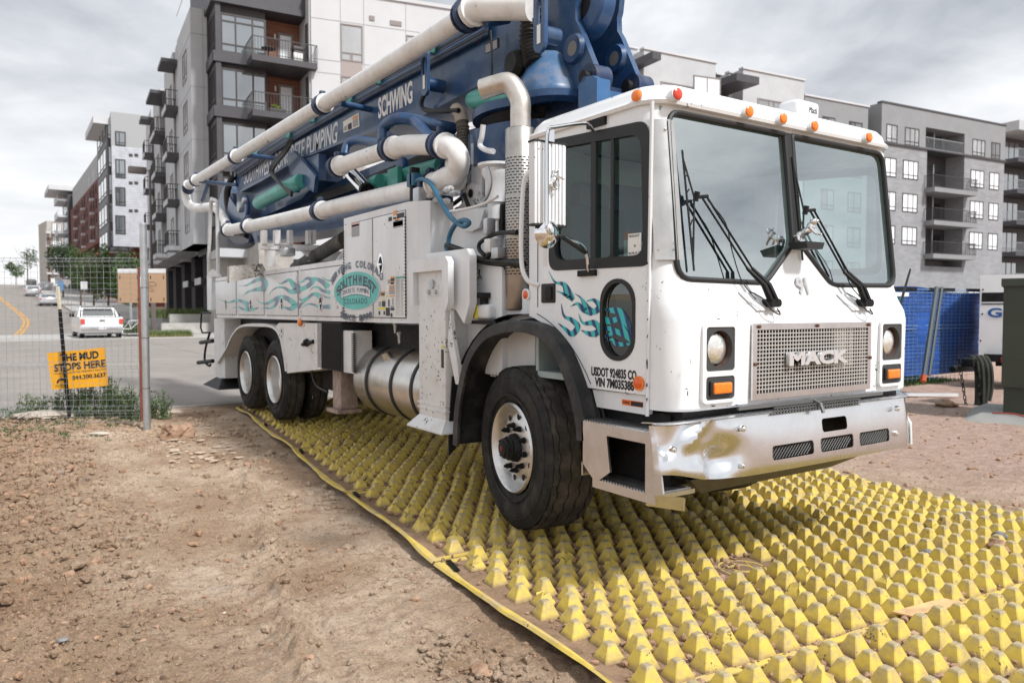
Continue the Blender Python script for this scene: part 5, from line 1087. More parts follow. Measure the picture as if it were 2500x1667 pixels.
for z in (zz0+.32*(zz1-zz0), zz0+.65*(zz1-zz0)): p = Vector((ex-.055, ey-.095, z)); sb.sphere(p, .011, 1)
sb.build('shield_bolt', mat('rust', (.12,.05,.03), .8), exh)
e0 = Vector((ex, ey, z1)); eend = SD(1108, 206, 5.55); c_ = cr([e0+Vector((0, 0, -.05)), e0+Vector((0, 0, .10)), e0+Vector((.0, .01, .21)), e0*.72+eend*.28+Vector((0, 0, .24)), e0*.35+eend*.65+Vector((0, 0, .125)), eend], 7)
STK = mat('stack_pipe', (.62,.58,.53), .36, metal=.8, var=.08, vscale=7, dirt=(.38,.31,.25), dscale=5, damt=.3)
MB().tube(c_, .073, 24, caps=False).build('exhaust_stack', STK, T); t_ = (c_[-1]-c_[-3]).normalized(); MB().tube([c_[-1]-t_*.004, c_[-6]], .069, 24, caps=False).tube([c_[-6], c_[-6]-t_*.005], .069, 24).build('stack_bore', mat('soot', (.006,.006,.006), .9), T)
MB().tube([(ex+.05, ey-.0, z0), (ex+.1, ey, z0-.05), (ex+.3, ey+.1, z0-.06)], .04, 10).build('exhaust_bracket', BLACK, T)
# white stepped canister and small plate beside the stack
cc = SD(1136, 440, 6.0); cn = MB().lathe([(z, r) for z, r in ((1.75, .03), (2.0, .035), (2.01, .05), (2.2, .055), (2.21, .07), (2.33, .075), (2.34, .09), (2.52, .095), (2.56, .12), (2.60, .12), (2.62, .15), (2.64, .15), (2.65, 0))], (cc.x+.02, cc.y, 0), 'z', 24).build('air_canister', WHITE, T)
p = SX(*S2(1168, 395), 3.35); MB().box((3.33, p.y-.09, p.z-.35), (3.4, p.y+.09, p.z+.16)).build('side_plate', WHITE, T)
hose([(1180, 305, 3.2), (1176, 335, 3.2), (1172, 355, 3.2), (1185, 366, 3.2), (1205, 370, 3.2)], .022, WHITE, 'white_pipe', 3.2)
def corr(path, r, name, m, amp=.012, step=.02):
    P = []; L_ = 0
    for a, b in zip(path, path[1:]):
        n = max(1, int((b-a).length/(step/2)))
        for i in range(n): P.append(a+(b-a)*i/n)
    rs = [r+(amp if i % 2 else 0) for i in range(len(P))]; return MB().tube(P, rs, 14).build(name, m, T, ang=20)
corr(pth([(1120, 274), (1128, 300), (1133, 350), (1145, 410), (1160, 470), (1168, 500)], 3.45), .052, 'corrugated_hose', mat('dusty_hose', (.10,.085,.07), .8, dirt=(.30,.25,.20), dscale=5, damt=.5), .010, .026)
MB().tube(pth([(1113, 268), (1122, 276), (1126, 290), (1128, 300)], 3.45), .062, 14).build('hose_collar', mat('dusty_beige', (.36,.30,.25), .7, var=.15), T)
dk = SX(*S2(1135, 412), 3.35); MB().lathe([(0, .0), (.008, .17), (.016, .17), (.02, 0)], (dk.x, dk.y, dk.z), 'z', 24).tube([dk, dk-Vector((0, 0, .3))], .02, 8).build('splash_dish', WORN, T)
# ------------------------------------------------------------------ slewing ring, turret
TY = 5.45
MB().lathe([(2.3, .60), (2.69, .60), (2.70, .70), (3.0, .70), (3.01, .60), (3.02, 0)], (XC, TY, 0), 'z', 64).build('slewing_drum', BLUE, T)
MB().lathe([(3.0, .56), (3.12, .60), (3.13, .5)], (XC, TY, 0), 'z', 48).build('ring_gear', BLACK, T); MB().lathe([(3.12, .5), (3.13, .66), (3.20, .66), (3.21, 0)], (XC, TY, 0), 'z', 48).build('slewing_ring', BLUE, T)
MB().box((3.35, 4.1, 1.9), (4.7, 5.8, 2.69)).build('pedestal', BLUE, T)
z3 = lambda x, y: (1100+x/3.734, y/3.734)
npl = [(560, -460), (1190, -460), (1165, -160), (1150, 0), (1136, 60), (1140, 185), (1170, 240), (1260, 470), (1345, 690), (1372, 770), (1350, 850), (1180, 900), (1090, 880), (690, 890), (560, 1000), (400, 940), (470, 740), (540, 520), (500, 280)]
NP = X2([z3(*p) for p in npl], 3.60)
MB().prism(NP, (.05, 0, 0)).build('turret_plate', BLUE, T); MB().prism([p+Vector((.41, 0, 0)) for p in NP], (.05, 0, 0)).build('turret_plate', BLUE, T)
for dx, sgn in ((0, -1), (.41, -1)):
    h = X2([z3(1135, 450)], 3.6)[0]+Vector((dx, 0, 0)); MB().lathe([(-.03, .055), (-.035, .10), (0, .115)], h, 'x', 28).build('pin_boss', BLUE, T); MB().cyl(h+Vector((-.028, 0, 0)), h+Vector((-.0285, 0, 0)), .057, 20).build('pin_bore', mat('bore_grey', (.20,.19,.18), .7), T)
    h = X2([z3(1300, 720)], 3.6)[0]+Vector((dx, 0, 0)); MB().cyl(h+Vector((-.05, 0, 0)), h+Vector((.1, 0, 0)), .10, 24).build('pivot_boss', DBLUE, T); MB().cyl(h+Vector((-.10, 0, 0)), h, .045, 14).build('pivot_pin', BLACK, T)
h = X2([z3(1120, 20)], 3.6)[0]; MB().lathe([(.06, .08), (.065, .18), (.07, .23), (.09, .25), (.20, .25), (.21, .1)], h, 'x', 48).build('boom_knuckle', BLUE, T); MB().lathe([(.052, 0), (.055, .12), (.07, .13)], h, 'x', 32).build('knuckle_pin', BLACK, T)
MB().box((3.66, h.y-.2, 2.95), (4.0, TY+.4, 3.15)).box((3.66, TY+.1, 3.15), (4.0, TY+.3, 4.6)).build('turret_web', DBLUE, T)
cn = X2([z3(840, 720)], 3.5)[0]; c2 = X2([z3(800, 880)], 3.45)[0]
MB().lathe([(c2.z, .27), (c2.z+.03, .27), (c2.z+.05, .26), (cn.z+.17, .13), (cn.z+.19, .11), (cn.z+.195, 0)], (3.56, cn.y, 0), 'z', 40).build('turret_skirt', mat('worn_blue', (.05,.13,.26), .4, var=.3, vscale=5, dirt=(.20,.16,.14), dscale=5, damt=.6, chips=(.30,.10,.06), cscale=8, camt=.36), T)
MB().lathe([(c2.z-.06, .2), (c2.z-.05, .33), (c2.z, .33), (c2.z+.005, .2)], (3.62, cn.y, 0), 'z', 40).build('skirt_flange', BLUE, T)
pst = MB()
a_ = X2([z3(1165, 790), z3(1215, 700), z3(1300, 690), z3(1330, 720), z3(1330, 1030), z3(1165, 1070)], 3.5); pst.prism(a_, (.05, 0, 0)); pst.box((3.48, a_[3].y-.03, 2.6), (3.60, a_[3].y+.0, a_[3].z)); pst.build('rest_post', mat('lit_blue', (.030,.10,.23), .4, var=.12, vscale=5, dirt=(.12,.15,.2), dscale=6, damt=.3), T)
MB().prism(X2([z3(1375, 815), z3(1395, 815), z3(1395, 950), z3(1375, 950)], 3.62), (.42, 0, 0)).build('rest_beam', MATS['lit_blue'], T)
# hook lug with slotted hole
def slot_plate(pc, L_, W_, x, name):
    o = [(pc.y+a, pc.z+b) for a, b in rrect(W_, L_, W_/2-.001, 8)]; i_ = [(pc.y+a, pc.z+b+L_*.13) for a, b in rrect(W_*.42, L_*.40, W_*.2, 8)]
    lug = bpy.data.objects.new(name, MB().prism([(x, y, z) for y, z in o], (.03, 0, 0)).mesh(name, BLUE, OFFT)); COL.objects.link(lug); lug.parent = T; boolean(lug, [cutter(MB().prism([(x-.1, y, z) for y, z in i_], (.3, 0, 0)))]); return lug
lp1 = X2([z3(805, 190)], 3.2)[0]; slot_plate(lp1, .44, .135, 3.2, 'lifting_lug'); a1 = X2([z3(800, 300)], 3.22)[0]; MB().cyl(a1, a1+Vector((.17, 0, 0)), .06, 20).build('lug_spigot', BLUE, T)
MB().box((3.195, lp1.y-.022, lp1.z-.16), (3.199, lp1.y+.018, lp1.z-.03)).build('lug_sticker', SW_, T)
z7 = lambda x, y: (900+x/2.94, y/2.94)
lp2 = X2([z7(397, 520)], 3.25)[0]; slot_plate(lp2, .42, .12, 3.25, 'lifting_lug'); a2 = X2([z7(400, 600)], 3.27)[0]; MB().cyl(a2, a2+Vector((.2, 0, 0)), .06, 20).build('lug_spigot', BLUE, T)
MB().box((3.245, lp2.y-.02, lp2.z-.15), (3.249, lp2.y+.016, lp2.z-.03)).build('lug_sticker', SW_, T)
sp1 = X2([z7(1037, 455)], 3.35)[0]; MB().lathe([(-.03, 0), (-.03, .08), (.02, .11), (.06, .10), (.09, .04)], sp1, 'x', 24).build('flood_lamp', BLACK, T)
corr(pth([(1295, -60, 3.42), (1300, 10, 3.42), (1297, 60, 3.42), (1295, 100, 3.42), (1300, 135, 3.42), (1305, 160, 3.42)], 3.42), .075, 'corrugated_hose', HOSE, .014, .03)
# ------------------------------------------------------------------ boom
BX = 3.50
def bprism(pts, x, w_, name, m=BLUE): P = X2(pts, x); return MB().prism(P, (w_, 0, 0)).build(name, m, T, ang=25)
b1 = bprism([(569, 420), (700, 338), (921, 205), (1100, 110), (1240, 10), (1300, 40), (1290, 150), (1235, 163), (1026, 277), (858, 333), (714, 391), (640, 436), (580, 468)], BX, .55, 'main_boom')
P = X2([(580, 468), (640, 436), (714, 391), (858, 333), (1026, 277), (1235, 163)], BX-.02)
MB().ribbon(P, [p-Vector((0, 0, .035)) for p in P]).ribbon([p+Vector((0, 0, 0)) for p in P], [p+Vector((.6, 0, 0)) for p in P]).build('boom_flange', BLUE, T)
bprism([(575, 472), (640, 440), (714, 396), (775, 375), (778, 440), (735, 487), (640, 530), (600, 575), (560, 560), (530, 500), (545, 455)], 3.62, .35, 'boom_head', BLUE)
bprism([(735, 487), (806, 455), (850, 430), (1060, 345), (1200, 300), (1210, 440), (1060, 470), (850, 512), (700, 548), (610, 575), (640, 530)], 3.80, .35, 'second_boom', BLUE)
bprism([(600, 560), (840, 508), (1010, 470), (1010, 535), (840, 553), (690, 585), (610, 592)], 3.46, .45, 'third_boom', BLUE)
bprism([(700, 385), (716, 368), (770, 430), (765, 470), (745, 455), (735, 440), (722, 470), (712, 445)], 3.38, .05, 'boom_bracket', BLUE)
bprism([(715, 400), (778, 375), (778, 440), (722, 452)], 3.45, .1, 'boom_bracket', BLUE)
bprism([(1165, 330), (1200, 300), (1240, 360), (1220, 470), (1130, 500), (1110, 440)], 3.62, .6, 'boom_base_arm', BLUE)
# lettering along the boom
pa, pb = SX(*S2(*z7(70, 850)), BX-.003), SX(*S2(*z7(315, 730)), BX-.003); LT = mat('boom_lettering', (.80,.80,.80), .5)
text('SCHWING', pa, (pb-pa), (0, 0, 1), .215, LT, T, 'boom_name', width=(pb-pa).length, ext=.001, bold=.03)
zz4 = lambda x, y: (500+x/2.614, 200+y/2.614)
pa, pb = SX(*S2(*zz4(250, 655)), BX-.003), SX(*S2(*zz4(850, 385)), BX-.003); text('SOUTHWEST CONCRETE PUMPING', pa, (pb-pa), (0, 0, 1), .26, mat('boom_lettering_pale', (.68,.71,.76), .5), T, 'boom_slogan', width=(pb-pa).length, ext=.001, shear=.25, bold=.015)
for (x0, y0, x1, y1) in ((884, 240, 985, 320),):
    a, b = SX(*S2(*zz4(x0, y0)), BX-.002), SX(*S2(*zz4(x1, y1)), BX-.002)
q = X2([zz4(882, 255), zz4(982, 198), zz4(986, 285), zz4(886, 325)], BX-.004); MB().prism(q, (.002, 0, 0)).build('warning_panel', SW_, T)
for u0, v0, u1, v1, m_ in ((.3, .45, .55, .95, SI), (.62, .1, .95, .3, SO), (.62, .35, .95, .9, SG), (.05, .5, .25, .9, SG)):
    bi = lambda u, v: (q[0]*(1-u)+q[1]*u)*(1-v)+(q[3]*(1-u)+q[2]*u)*v+Vector((-.002, 0, 0)); MB().add([bi(u0, v0), bi(u1, v0), bi(u1, v1), bi(u0, v1)], [(0, 1, 2, 3)]).build('panel_print', m_, T, ang=0)
q = X2([z3(312, 408), z3(438, 346), z3(440, 435), z3(314, 494)], BX-.004); MB().prism(q, (.002, 0, 0)).build('data_plate', BLACK, T)
pl = MB()
for i in range(6):
    v = .1+i*.145; a, b = q[0]*(1-v)+q[3]*v, q[1]*(1-v)+q[2]*v; d = Vector((-.002, 0, 0)); pl.add([a*.95+b*.05+d, a*.1+b*.9+d, a*.1+b*.9+d-Vector((0, 0, .012)), a*.95+b*.05+d-Vector((0, 0, .012))], [(0, 1, 2, 3)])
pl.build('plate_lines', SG, T, ang=0, kind='stuff')
# hydraulic lines on top of the boom
for i in range(7):
    hose([(568+3*i, 412+i*3.2, BX-.04), (700, 327+i*4.2, BX-.04), (921, 193+i*5.4, BX-.04), (1080, 103+i*6.6, BX-.04), (1190, 38+i*7.6, BX-.04)], .0165, (DBLUE, BLUE, HOSE)[i % 3], 'hydraulic_line')
for (x, y) in ((620, 378), (700, 330), (760, 290), (850, 240), (920, 195), (1050, 118)): p = SX(*S2(x, y), 3.4); MB().rbox((3.38, p.y-.03, p.z-.05), (3.46, p.y+.03, p.z+.05), .01).build('line_clamp', mat('clamp_green', (.05,.16,.14), .5), T)
for i in range(5): hose([(770, 495-i*4, 3.72), (870, 460-i*4, 3.72), (960, 425-i*4, 3.72), (1060, 385-i*4, 3.72), (1160, 345, 3.72)], .017, HOSE, 'boom_hose')
hose([(605, 575), (580, 560), (560, 520), (555, 470), (570, 425)], .06, HOSE, 'thick_hose', 3.45)
for i in range(4): hose([(715-2*i, 340, 3.3), (700-3*i, 370, 3.25), (672-3*i, 405, 3.25), (668-2*i, 425, 3.25), (690, 455, 3.2), (712, 478-3*i, 3.2)], .019, HOSE, 'jumper_hose')
for i in range(9): hose([(556, 585+2*i, 3.2+.06*i), (575+3*i, 598+i, 3.2+.05*i), (605+2*i, 594, 3.2+.05*i), (612, 575, 3.2+.05*i)], .018, HOSE if i % 2 else DBLUE, 'end_hose')
hose([(1040, 225), (1030, 245), (1032, 265), (1060, 272), (1120, 270)], .022, HOSE, 'boom_hose', 3.4); hose([(1198, 75), (1200, 110), (1201, 150), (1200, 195)], .010, HOSE, 'boom_cable', 3.42)
# teal cylinders
def cylr(pa, pb, x, r, name='hydraulic_cylinder', m=TEAL):
    a, b = SX(*S2(*pa), x), SX(*S2(*pb), x); d = (b-a).normalized(); return MB().tube([a-d*.01, a+d*.02, a+d*.12, b-d*.05, b], [r*.45, r*.8, r, r, r*.9], 20).build(name, m, T)
cylr((628, 498), (735, 442), 3.36, .10); cylr((1150, 246), (1260, 236), 3.5, .09); cylr((925, 445), (1075, 405), 3.5, .075); cylr((905, 452), (930, 443), 3.4, .085)
ra, rb_ = SX(*S2(854, 420), 3.25), SX(*S2(893, 463), 3.25); MB().cyl(ra, rb_, .075, 20).build('cylinder_rod', CHROME, T); MB().cyl(rb_, rb_+(rb_-ra).normalized()*.05, .082, 20).build('rod_gland', BLACK, T)
p = SX(*S2(962, 435), 3.38); MB().rbox((3.36, p.y-.12, p.z-.1), (3.42, p.y+.12, p.z+.1), .01).build('valve_plate', TEAL, T)
# boom knuckle at the rear
for (px, py, r, x, m_) in ((594, 507, .20, 3.38, BLUE), (581, 505, .09, 3.33, GALV), (565, 490, .13, 3.42, DBLUE), (560, 530, .16, 3.44, BLUE), (592, 490, .05, 3.30, GALV), (975, 405, .09, 3.45, BLUE), (1068, 408, .10, 3.5, BLUE)):
    c = SX(*S2(px, py), x); MB().lathe([(0, 0), (0, r*.9), (.02, r), (.06, r)], c, 'x', 28).build('boom_pin', m_, T)
bprism([(560, 480), (575, 505), (592, 515), (600, 520), (590, 545), (570, 560), (548, 545), (555, 510)], 3.40, .06, 'pin_link', BLUE)
# delivery pipes
def pipe(pts, r=.083, name='delivery_pipe', m=PIPE): return MB().tube(cr([SX(*S2(a, b), x) for a, b, x in pts], 8), r, 22).build(name, m, T)
pipe([(464, 450, 3.12), (480, 440, 3.12), (700, 308, 3.12), (922, 175, 3.12), (1132, 42, 3.12)], .083)
pipe([(1140, 40, 3.12), (1165, 22, 3.15), (1200, 18, 3.2), (1260, 17, 3.3), (1300, 18, 3.36)], .10)
pipe([(472, 445, 3.12), (462, 452, 3.12), (453, 472, 3.12), (462, 500, 3.15), (485, 508, 3.2), (520, 506, 3.3), (540, 522, 3.34), (550, 540, 3.3), (552, 552, 3.12)], .082)
pipe([(560, 562, 3.08), (680, 538, 3.08), (860, 496, 3.08), (1046, 455, 3.08), (1072, 448, 3.08)], .083)
pipe([(1062, 450, 3.08), (1090, 435, 3.1), (1112, 425, 3.15), (1112, 400, 3.2)], .09)
pipe([(822, 408, 3.05), (880, 388, 3.05), (950, 365, 3.05)], .080)
pipe([(945, 368, 3.05), (985, 356, 3.05), (1040, 354, 3.06), (1075, 355, 3.08)], .088)
pipe([(1078, 355, 3.08), (1105, 362, 3.1), (1120, 385, 3.12), (1118, 415, 3.15), (1105, 432, 3.2)], .088)
def clampr(px, py, x, dpx, dpy, r=.105, w_=.05, n=2):
    c = SX(*S2(px, py), x); d = (SX(*S2(px+dpx, py+dpy), x)-c).normalized()
    c_ = MB().tube([c-d*w_/2, c+d*w_/2], r, 24).build('pipe_clamp', DBLUE, T); MB().rbox((c.x-.03, c.y-.03, c.z+r-.01), (c.x+.03, c.y+.03, c.z+r+.04), .01).build('clamp_bolt', DBLUE, c_ if False else T)
    for s in (-1, 1): MB().tube([c+d*(s*(w_*1.6)), c+d*(s*(w_*1.6)+.018)], r*.93, 20).build('pipe_flange', PIPE if s > 0 else DBLUE, T)
for q in ((478, 441, 3.12, 10, -6), (575, 383, 3.12, 10, -6), (787, 256, 3.12, 10, -6), (1144, 36, 3.14, 10, -7), (460, 458, 3.12, 3, -10), (556, 562, 3.1, 10, -2), (606, 552, 3.08, 10, -2), (782, 515, 3.08, 10, -2), (824, 407, 3.05, 10, -3), (954, 364, 3.05, 10, -3), (1076, 355, 3.08, 10, 1), (1100, 432, 3.18, 6, 4), (1050, 455, 3.08, 10, -3)): clampr(*q, r=.115 if q[0] != 1144 else .135)
def strut(a, b, r=.035, m=BLUE, name='pipe_bracket'): MB().tube([SX(*S2(a[0], a[1]), a[2]), SX(*S2(b[0], b[1]), b[2])], r, 10).build(name, m, T)
strut((490, 444, 3.12), (580, 452, 3.5)); strut((508, 448, 3.2), (494, 490, 3.2)); strut((605, 380, 3.15), (680, 388, 3.5)); strut((830, 252, 3.12), (905, 268, 3.5)); strut((1185, 55, 3.2), (1240, 45, 3.4), .045)
MB().tube(pth([(842, 378, 3.1), (850, 352, 3.15), (875, 343, 3.2), (930, 350, 3.25)], 3.1), .045, 12).build('guard_tube', BLUE, T)
MB().tube(pth([(935, 345, 3.05), (940, 310, 3.08), (965, 292, 3.1), (1005, 292, 3.2), (1060, 305, 3.3), (1110, 315, 3.5)], 3.1), .055, 14).build('guard_tube', BLUE, T)
MB().tube(pth([(1010, 295, 3.2), (1035, 320, 3.18), (1055, 345, 3.15)], 3.1), .05, 12).build('guard_tube', BLUE, T)
# ------------------------------------------------------------------ boom rest stand, rails, rear legs
z5 = lambda x, y: (640+x/4.704, 330+y/4.704)
def sy(pts, y, w_, name, m=WORN): return MB().prism([SY(*S2(*p), y) for p in pts], (0, w_, 0)).build(name, m, T, ang=25)
YS = 9.6
sy([(638, 594), (786, 599), (786, 613), (638, 608)], YS, .14, 'rest_crossbar')
sy([(652, 608), (672, 609), (672, 650), (652, 652)], YS+.01, .12, 'rest_leg'); sy([(757, 612), (777, 612), (777, 634), (757, 637)], YS+.01, .12, 'rest_leg')
sy([(672, 608), (692, 609), (680, 617), (672, 628)], YS+.02, .1, 'rest_gusset'); sy([(757, 611), (737, 610), (749, 618), (757, 630)], YS+.02, .1, 'rest_gusset')
for a, b in ((5, 60), (150, 210), (310, 355), (525, 565), (582, 620)): sy([z5(a, 1090), z5(b, 1090), z5(b, 1250), z5(a, 1250)], YS-.02, .10, 'rest_upright')
sy([(560, 650), (640, 643), (655, 670), (560, 690)], YS+.6, .12, 'hopper_plate', mat('splattered', (.42,.40,.37), .8, var=.3, vscale=20, chips=(.04,.03,.03), cscale=40, camt=.33))
MB().tube([SX(*S2(722, 655), 3.45), SX(*S2(842, 583), 3.3)], .085, 18).build('suction_hose', mat('old_hose', (.05,.047,.04), .7, var=.3, vscale=6, dirt=(.2,.19,.16), dscale=5, damt=.4), T)
sy([(806, 656), (840, 612), (840, 656)], 8.3, .04, 'gusset', WHITE)
MB().rbox(tuple(SY(*S2(700, 616), YS-.3)-Vector((.06, .1, .05))), tuple(SY(*S2(700, 616), YS-.3)+Vector((.08, .1, .05))), .02).build('work_lamp', GALV, T)
MB().tube(pth([(511, 700), (510, 640), (515, 500), (519, 489), (525, 489), (530, 500), (531, 560), (533, 700)], 2.98), .03, 10).build('hand_rail', WORN, T)
for a, b in ((489, 500),): p = SX(a+5, 630, 2.95); MB().prism([SX(x, y, 2.93) for x, y in ((474, 636), (478, 626), (487, 618), (496, 624), (502, 636))], (.05, 0, 0)).build('rail_hinge', WORN, T)
MB().prism([SX(x, y, 2.94) for x, y in ((475, 636), (486, 636), (486, 712), (476, 712))], (.12, 0, 0)).build('rear_rail_plate', WHITE, T)
MB().lathe([(.33, .12), (.34, .17), (1.35, .17), (1.36, 0)], (3.1, 12.95, 0), 'z', 28).build('rear_leg', WORN, T)
p0, p1 = SX(480, 862, 2.9), SX(530, 880, 2.9); MB().loft([[(2.8, 12.4, .26), (3.4, 12.4, .26), (3.4, 13.5, .26), (2.8, 13.5, .26)], [(2.93, 12.75, .40), (3.27, 12.75, .40), (3.27, 13.15, .40), (2.93, 13.15, .40)]]).build('rear_leg_foot', BLACK, T)
MB().box((2.95, 12.6, .42), (3.3, 13.3, 1.36)).build('rear_leg_guard', WORN, T)
MB().tube([SX(*S2(x, y), 3.1) for x, y in ((514, 764), (492, 763), (490, 800), (494, 812), (514, 812))], .016, 6).build('tail_lamp_guard', BLACK, T)
MB().tube(cr([SX(*S2(x, y), 3.0) for x, y in ((512, 812), (502, 850), (500, 880), (510, 893), (514, 890))], 5), .02, 6).build('rear_hose', BLACK, T)
for y_, l in ((836, 0), (885, 6)): MB().tube([SX(*S2(490-l, y_), 3.0), SX(*S2(520, y_-4), 3.0)], .035, 8).build('step_peg', BLACK, T)

# chips and scrapes in the cab paint
cp_ = MB(); rg = random.Random(5)
def chip(c, a, b, w_, h):      # c centre, a/b in-plane axes
    n = 9; cp_.add([c+a*(w_*math.cos(t)*rg.uniform(.4, 1.1))+b*(h*math.sin(t)*rg.uniform(.4, 1.1)) for t in [6.283*i/n for i in range(n)]], [tuple(range(n))])
ay, az_, ax_ = Vector((0, 1, 0)), Vector((0, 0, 1)), Vector((1, 0, 0))
for px, py, w_, h in ((1379, 762, .010, .018), (1388, 770, .006, .02), (1442, 905, .012, .004), (1225, 760, .004, .003), (1300, 800, .004, .004), (1262, 712, .003, .003)): chip(SX(px, py, XL-.003), ay, az_, w_, h)
for z, h in ((1.36, .012), (1.22, .03), (1.20, .018), (1.10, .012), (1.02, .01), (1.55, .006), (1.75, .007), (2.1, .005), (1.45, .006)): chip(Vector((XL-.018, 3.005-.002, z)), ay, az_, .006, h)
for px, py, w_, h in ((1573, 903, .006, .022), (1570, 892, .012, .004), (1580, 830, .003, .02), (1745, 742, .004, .003), (1700, 716, .003, .003), (1695, 930, .02, .004), (1650, 732, .02, .003), (1608, 735, .008, .004), (2070, 735, .014, .003), (2078, 800, .004, .012), (1640, 932, .03, .004), (1920, 722, .008, .003), (1540, 560, .003, .006)):
    q = SY(px, py, 2.79); q.y = yf(q.z)-.004 if q.x > 3.06 else q.y-.02; chip(q, ax_, az_, w_, h)
for i in range(60):
    y, z = rg.uniform(5.95, 12.9), rg.choice((rg.uniform(1.39, 1.44), rg.uniform(1.4, 1.95))); chip(Vector((2.8875, y, z)), ay, az_, rg.uniform(.003, .012), rg.uniform(.003, .010))
for i in range(46):
    y, z = rg.uniform(5.12, 5.53), rg.uniform(.68, 1.5)**1.0; chip(Vector((2.7985, y, z)), ay, az_, rg.uniform(.003, .009), rg.uniform(.003, .014))
cp_.build('paint_chips', BLACK, T, ang=0, kind='stuff')
# ================================================================== buildings
LG = mat('stucco_light_grey', (.48,.485,.50), .85, spec=.2, var=.05, vscale=.6, dirt=(.36,.36,.37), dscale=1., damt=.2)
LG2 = mat('stucco_pale', (.56,.56,.575), .85, spec=.2, var=.03, vscale=.5, dirt=(.48,.47,.46), dscale=.8, damt=.15)
MG = mat('stucco_mid_grey', (.26,.263,.27), .85, spec=.2, var=.05, vscale=.8)
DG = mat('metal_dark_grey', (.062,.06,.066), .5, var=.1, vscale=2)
PLK = mat('panel_silver', (.50,.51,.55), .45, metal=.3, var=.12, vscale=1.5)
CST = mat('cast_stone', (.36,.335,.305), .9, var=.18, vscale=1.2, dirt=(.24,.22,.20), dscale=2, damt=.4)
BRK = None
def brick_mat(name, c1, c2, mortar, sc_=1., rot=0):
    m = bpy.data.materials.new(name); m.use_nodes = True; nt = m.node_tree; N = nt.nodes; L = nt.links; p = N['Principled BSDF']; p.inputs['Roughness'].default_value = .9
    tc = N.new('ShaderNodeTexCoord'); sp = N.new('ShaderNodeSeparateXYZ'); L.new(tc.outputs['Object'], sp.inputs[0]); ad = N.new('ShaderNodeMath'); ad.operation = 'ADD'; L.new(sp.outputs[0], ad.inputs[0]); L.new(sp.outputs[1], ad.inputs[1])
    cb = N.new('ShaderNodeCombineXYZ'); L.new(ad.outputs[0], cb.inputs[0]); L.new(sp.outputs[2], cb.inputs[1]); b = N.new('ShaderNodeTexBrick'); L.new(cb.outputs[0], b.inputs['Vector'])
    b.inputs['Scale'].default_value = sc_; b.inputs['Brick Width'].default_value = .62; b.inputs['Row Height'].default_value = .20; b.inputs['Mortar Size'].default_value = .008; b.inputs['Color1'].default_value = (*c1, 1); b.inputs['Color2'].default_value = (*c2, 1); b.inputs['Mortar'].default_value = (*mortar, 1); b.inputs['Bias'].default_value = -.1
    n = N.new('ShaderNodeTexNoise'); n.inputs['Scale'].default_value = .7; n.inputs['Detail'].default_value = 5; x = N.new('ShaderNodeMix'); x.data_type = 'RGBA'; x.blend_type = 'MULTIPLY'; x.inputs[0].default_value = .35; L.new(tc.outputs['Object'], n.inputs['Vector']); L.new(b.outputs[0], x.inputs[6]); L.new(n.outputs[0], x.inputs[7]); L.new(x.outputs[2], p.inputs['Base Color']); return m
GBK = brick_mat('grey_brick', (.36,.362,.378), (.295,.297,.31), (.33,.33,.345)); RBK = brick_mat('red_brick', (.20,.052,.038), (.15,.04,.03), (.16,.06,.05)); PBK = brick_mat('purple_brick', (.30,.27,.29), (.22,.20,.22), (.26,.24,.25))
DBK = brick_mat('dark_brick', (.055,.05,.055), (.04,.037,.042), (.05,.048,.05))
def wood_mat():
    m = bpy.data.materials.new('cedar_cladding'); m.use_nodes = True; nt = m.node_tree; N = nt.nodes; L = nt.links; p = N['Principled BSDF']; p.inputs['Roughness'].default_value = .6
    tc = N.new('ShaderNodeTexCoord'); mp = N.new('ShaderNodeMapping'); mp.inputs['Scale'].default_value = (.5, .5, 7); L.new(tc.outputs['Object'], mp.inputs[0]); n = N.new('ShaderNodeTexNoise'); n.inputs['Scale'].default_value = 1.6; n.inputs['Detail'].default_value = 6; L.new(mp.outputs[0], n.inputs['Vector'])
    r = N.new('ShaderNodeValToRGB'); e = r.color_ramp.elements; e[0].position = .3; e[0].color = (.15, .055, .03, 1); e[1].position = .7; e[1].color = (.31, .13, .075, 1); L.new(n.outputs[0], r.inputs[0]); L.new(r.outputs[0], p.inputs['Base Color']); return m
WOOD = wood_mat(); PANE = mat('window_glass_bright', (.10,.12,.13), .04, spec=1, coat=1, metal=.0, ior=2.4); FRM = mat('window_frame_dark', (.05,.045,.045), .5); FRL = mat('window_frame_taupe', (.24,.21,.20), .6)
SKYGL = mat('window_sky_glass', (.80,.82,.84), .35, spec=.8, coat=.6, var=.05, vscale=1.5)  # panes: white sky reflection put into the colour
DGL = mat('window_glass_dark', (.02,.025,.028), .04, spec=1, ior=2.0, coat=.6)
class Fac:      # vertical facade plane: origin ground point, direction azimuth; u along, w outward (towards the viewer side), z up
    def __init__(s, o, az, out): s.o = Vector((o[0], o[1], 0)); s.u = Vector((math.sin(R(az)), math.cos(R(az)), 0)); n = Vector((s.u.y, -s.u.x, 0)); s.n = n if out > 0 else -n
    def P(s, u, w_, z): return s.o+s.u*u+s.n*w_+Vector((0, 0, z))
    def at(s, px, py, w_=0, src=True):
        if src: px, py = S2(px, py)
        d = ray(px, py); o = s.o+s.n*w_; t = (o-_C).dot(s.n)/d.dot(s.n); p = _C+d*t; return (p-o).dot(s.u), p.z
    def box(s, mb, u0, u1, w0, w1, z0, z1):
        vs = [s.P(u, w_, z) for z in (z0, z1) for (u, w_) in ((u0, w0), (u1, w0), (u1, w1), (u0, w1))]; return mb.add(vs, [(0,3,2,1),(4,5,6,7),(0,1,5,4),(1,2,6,5),(2,3,7,6),(3,0,4,7)])
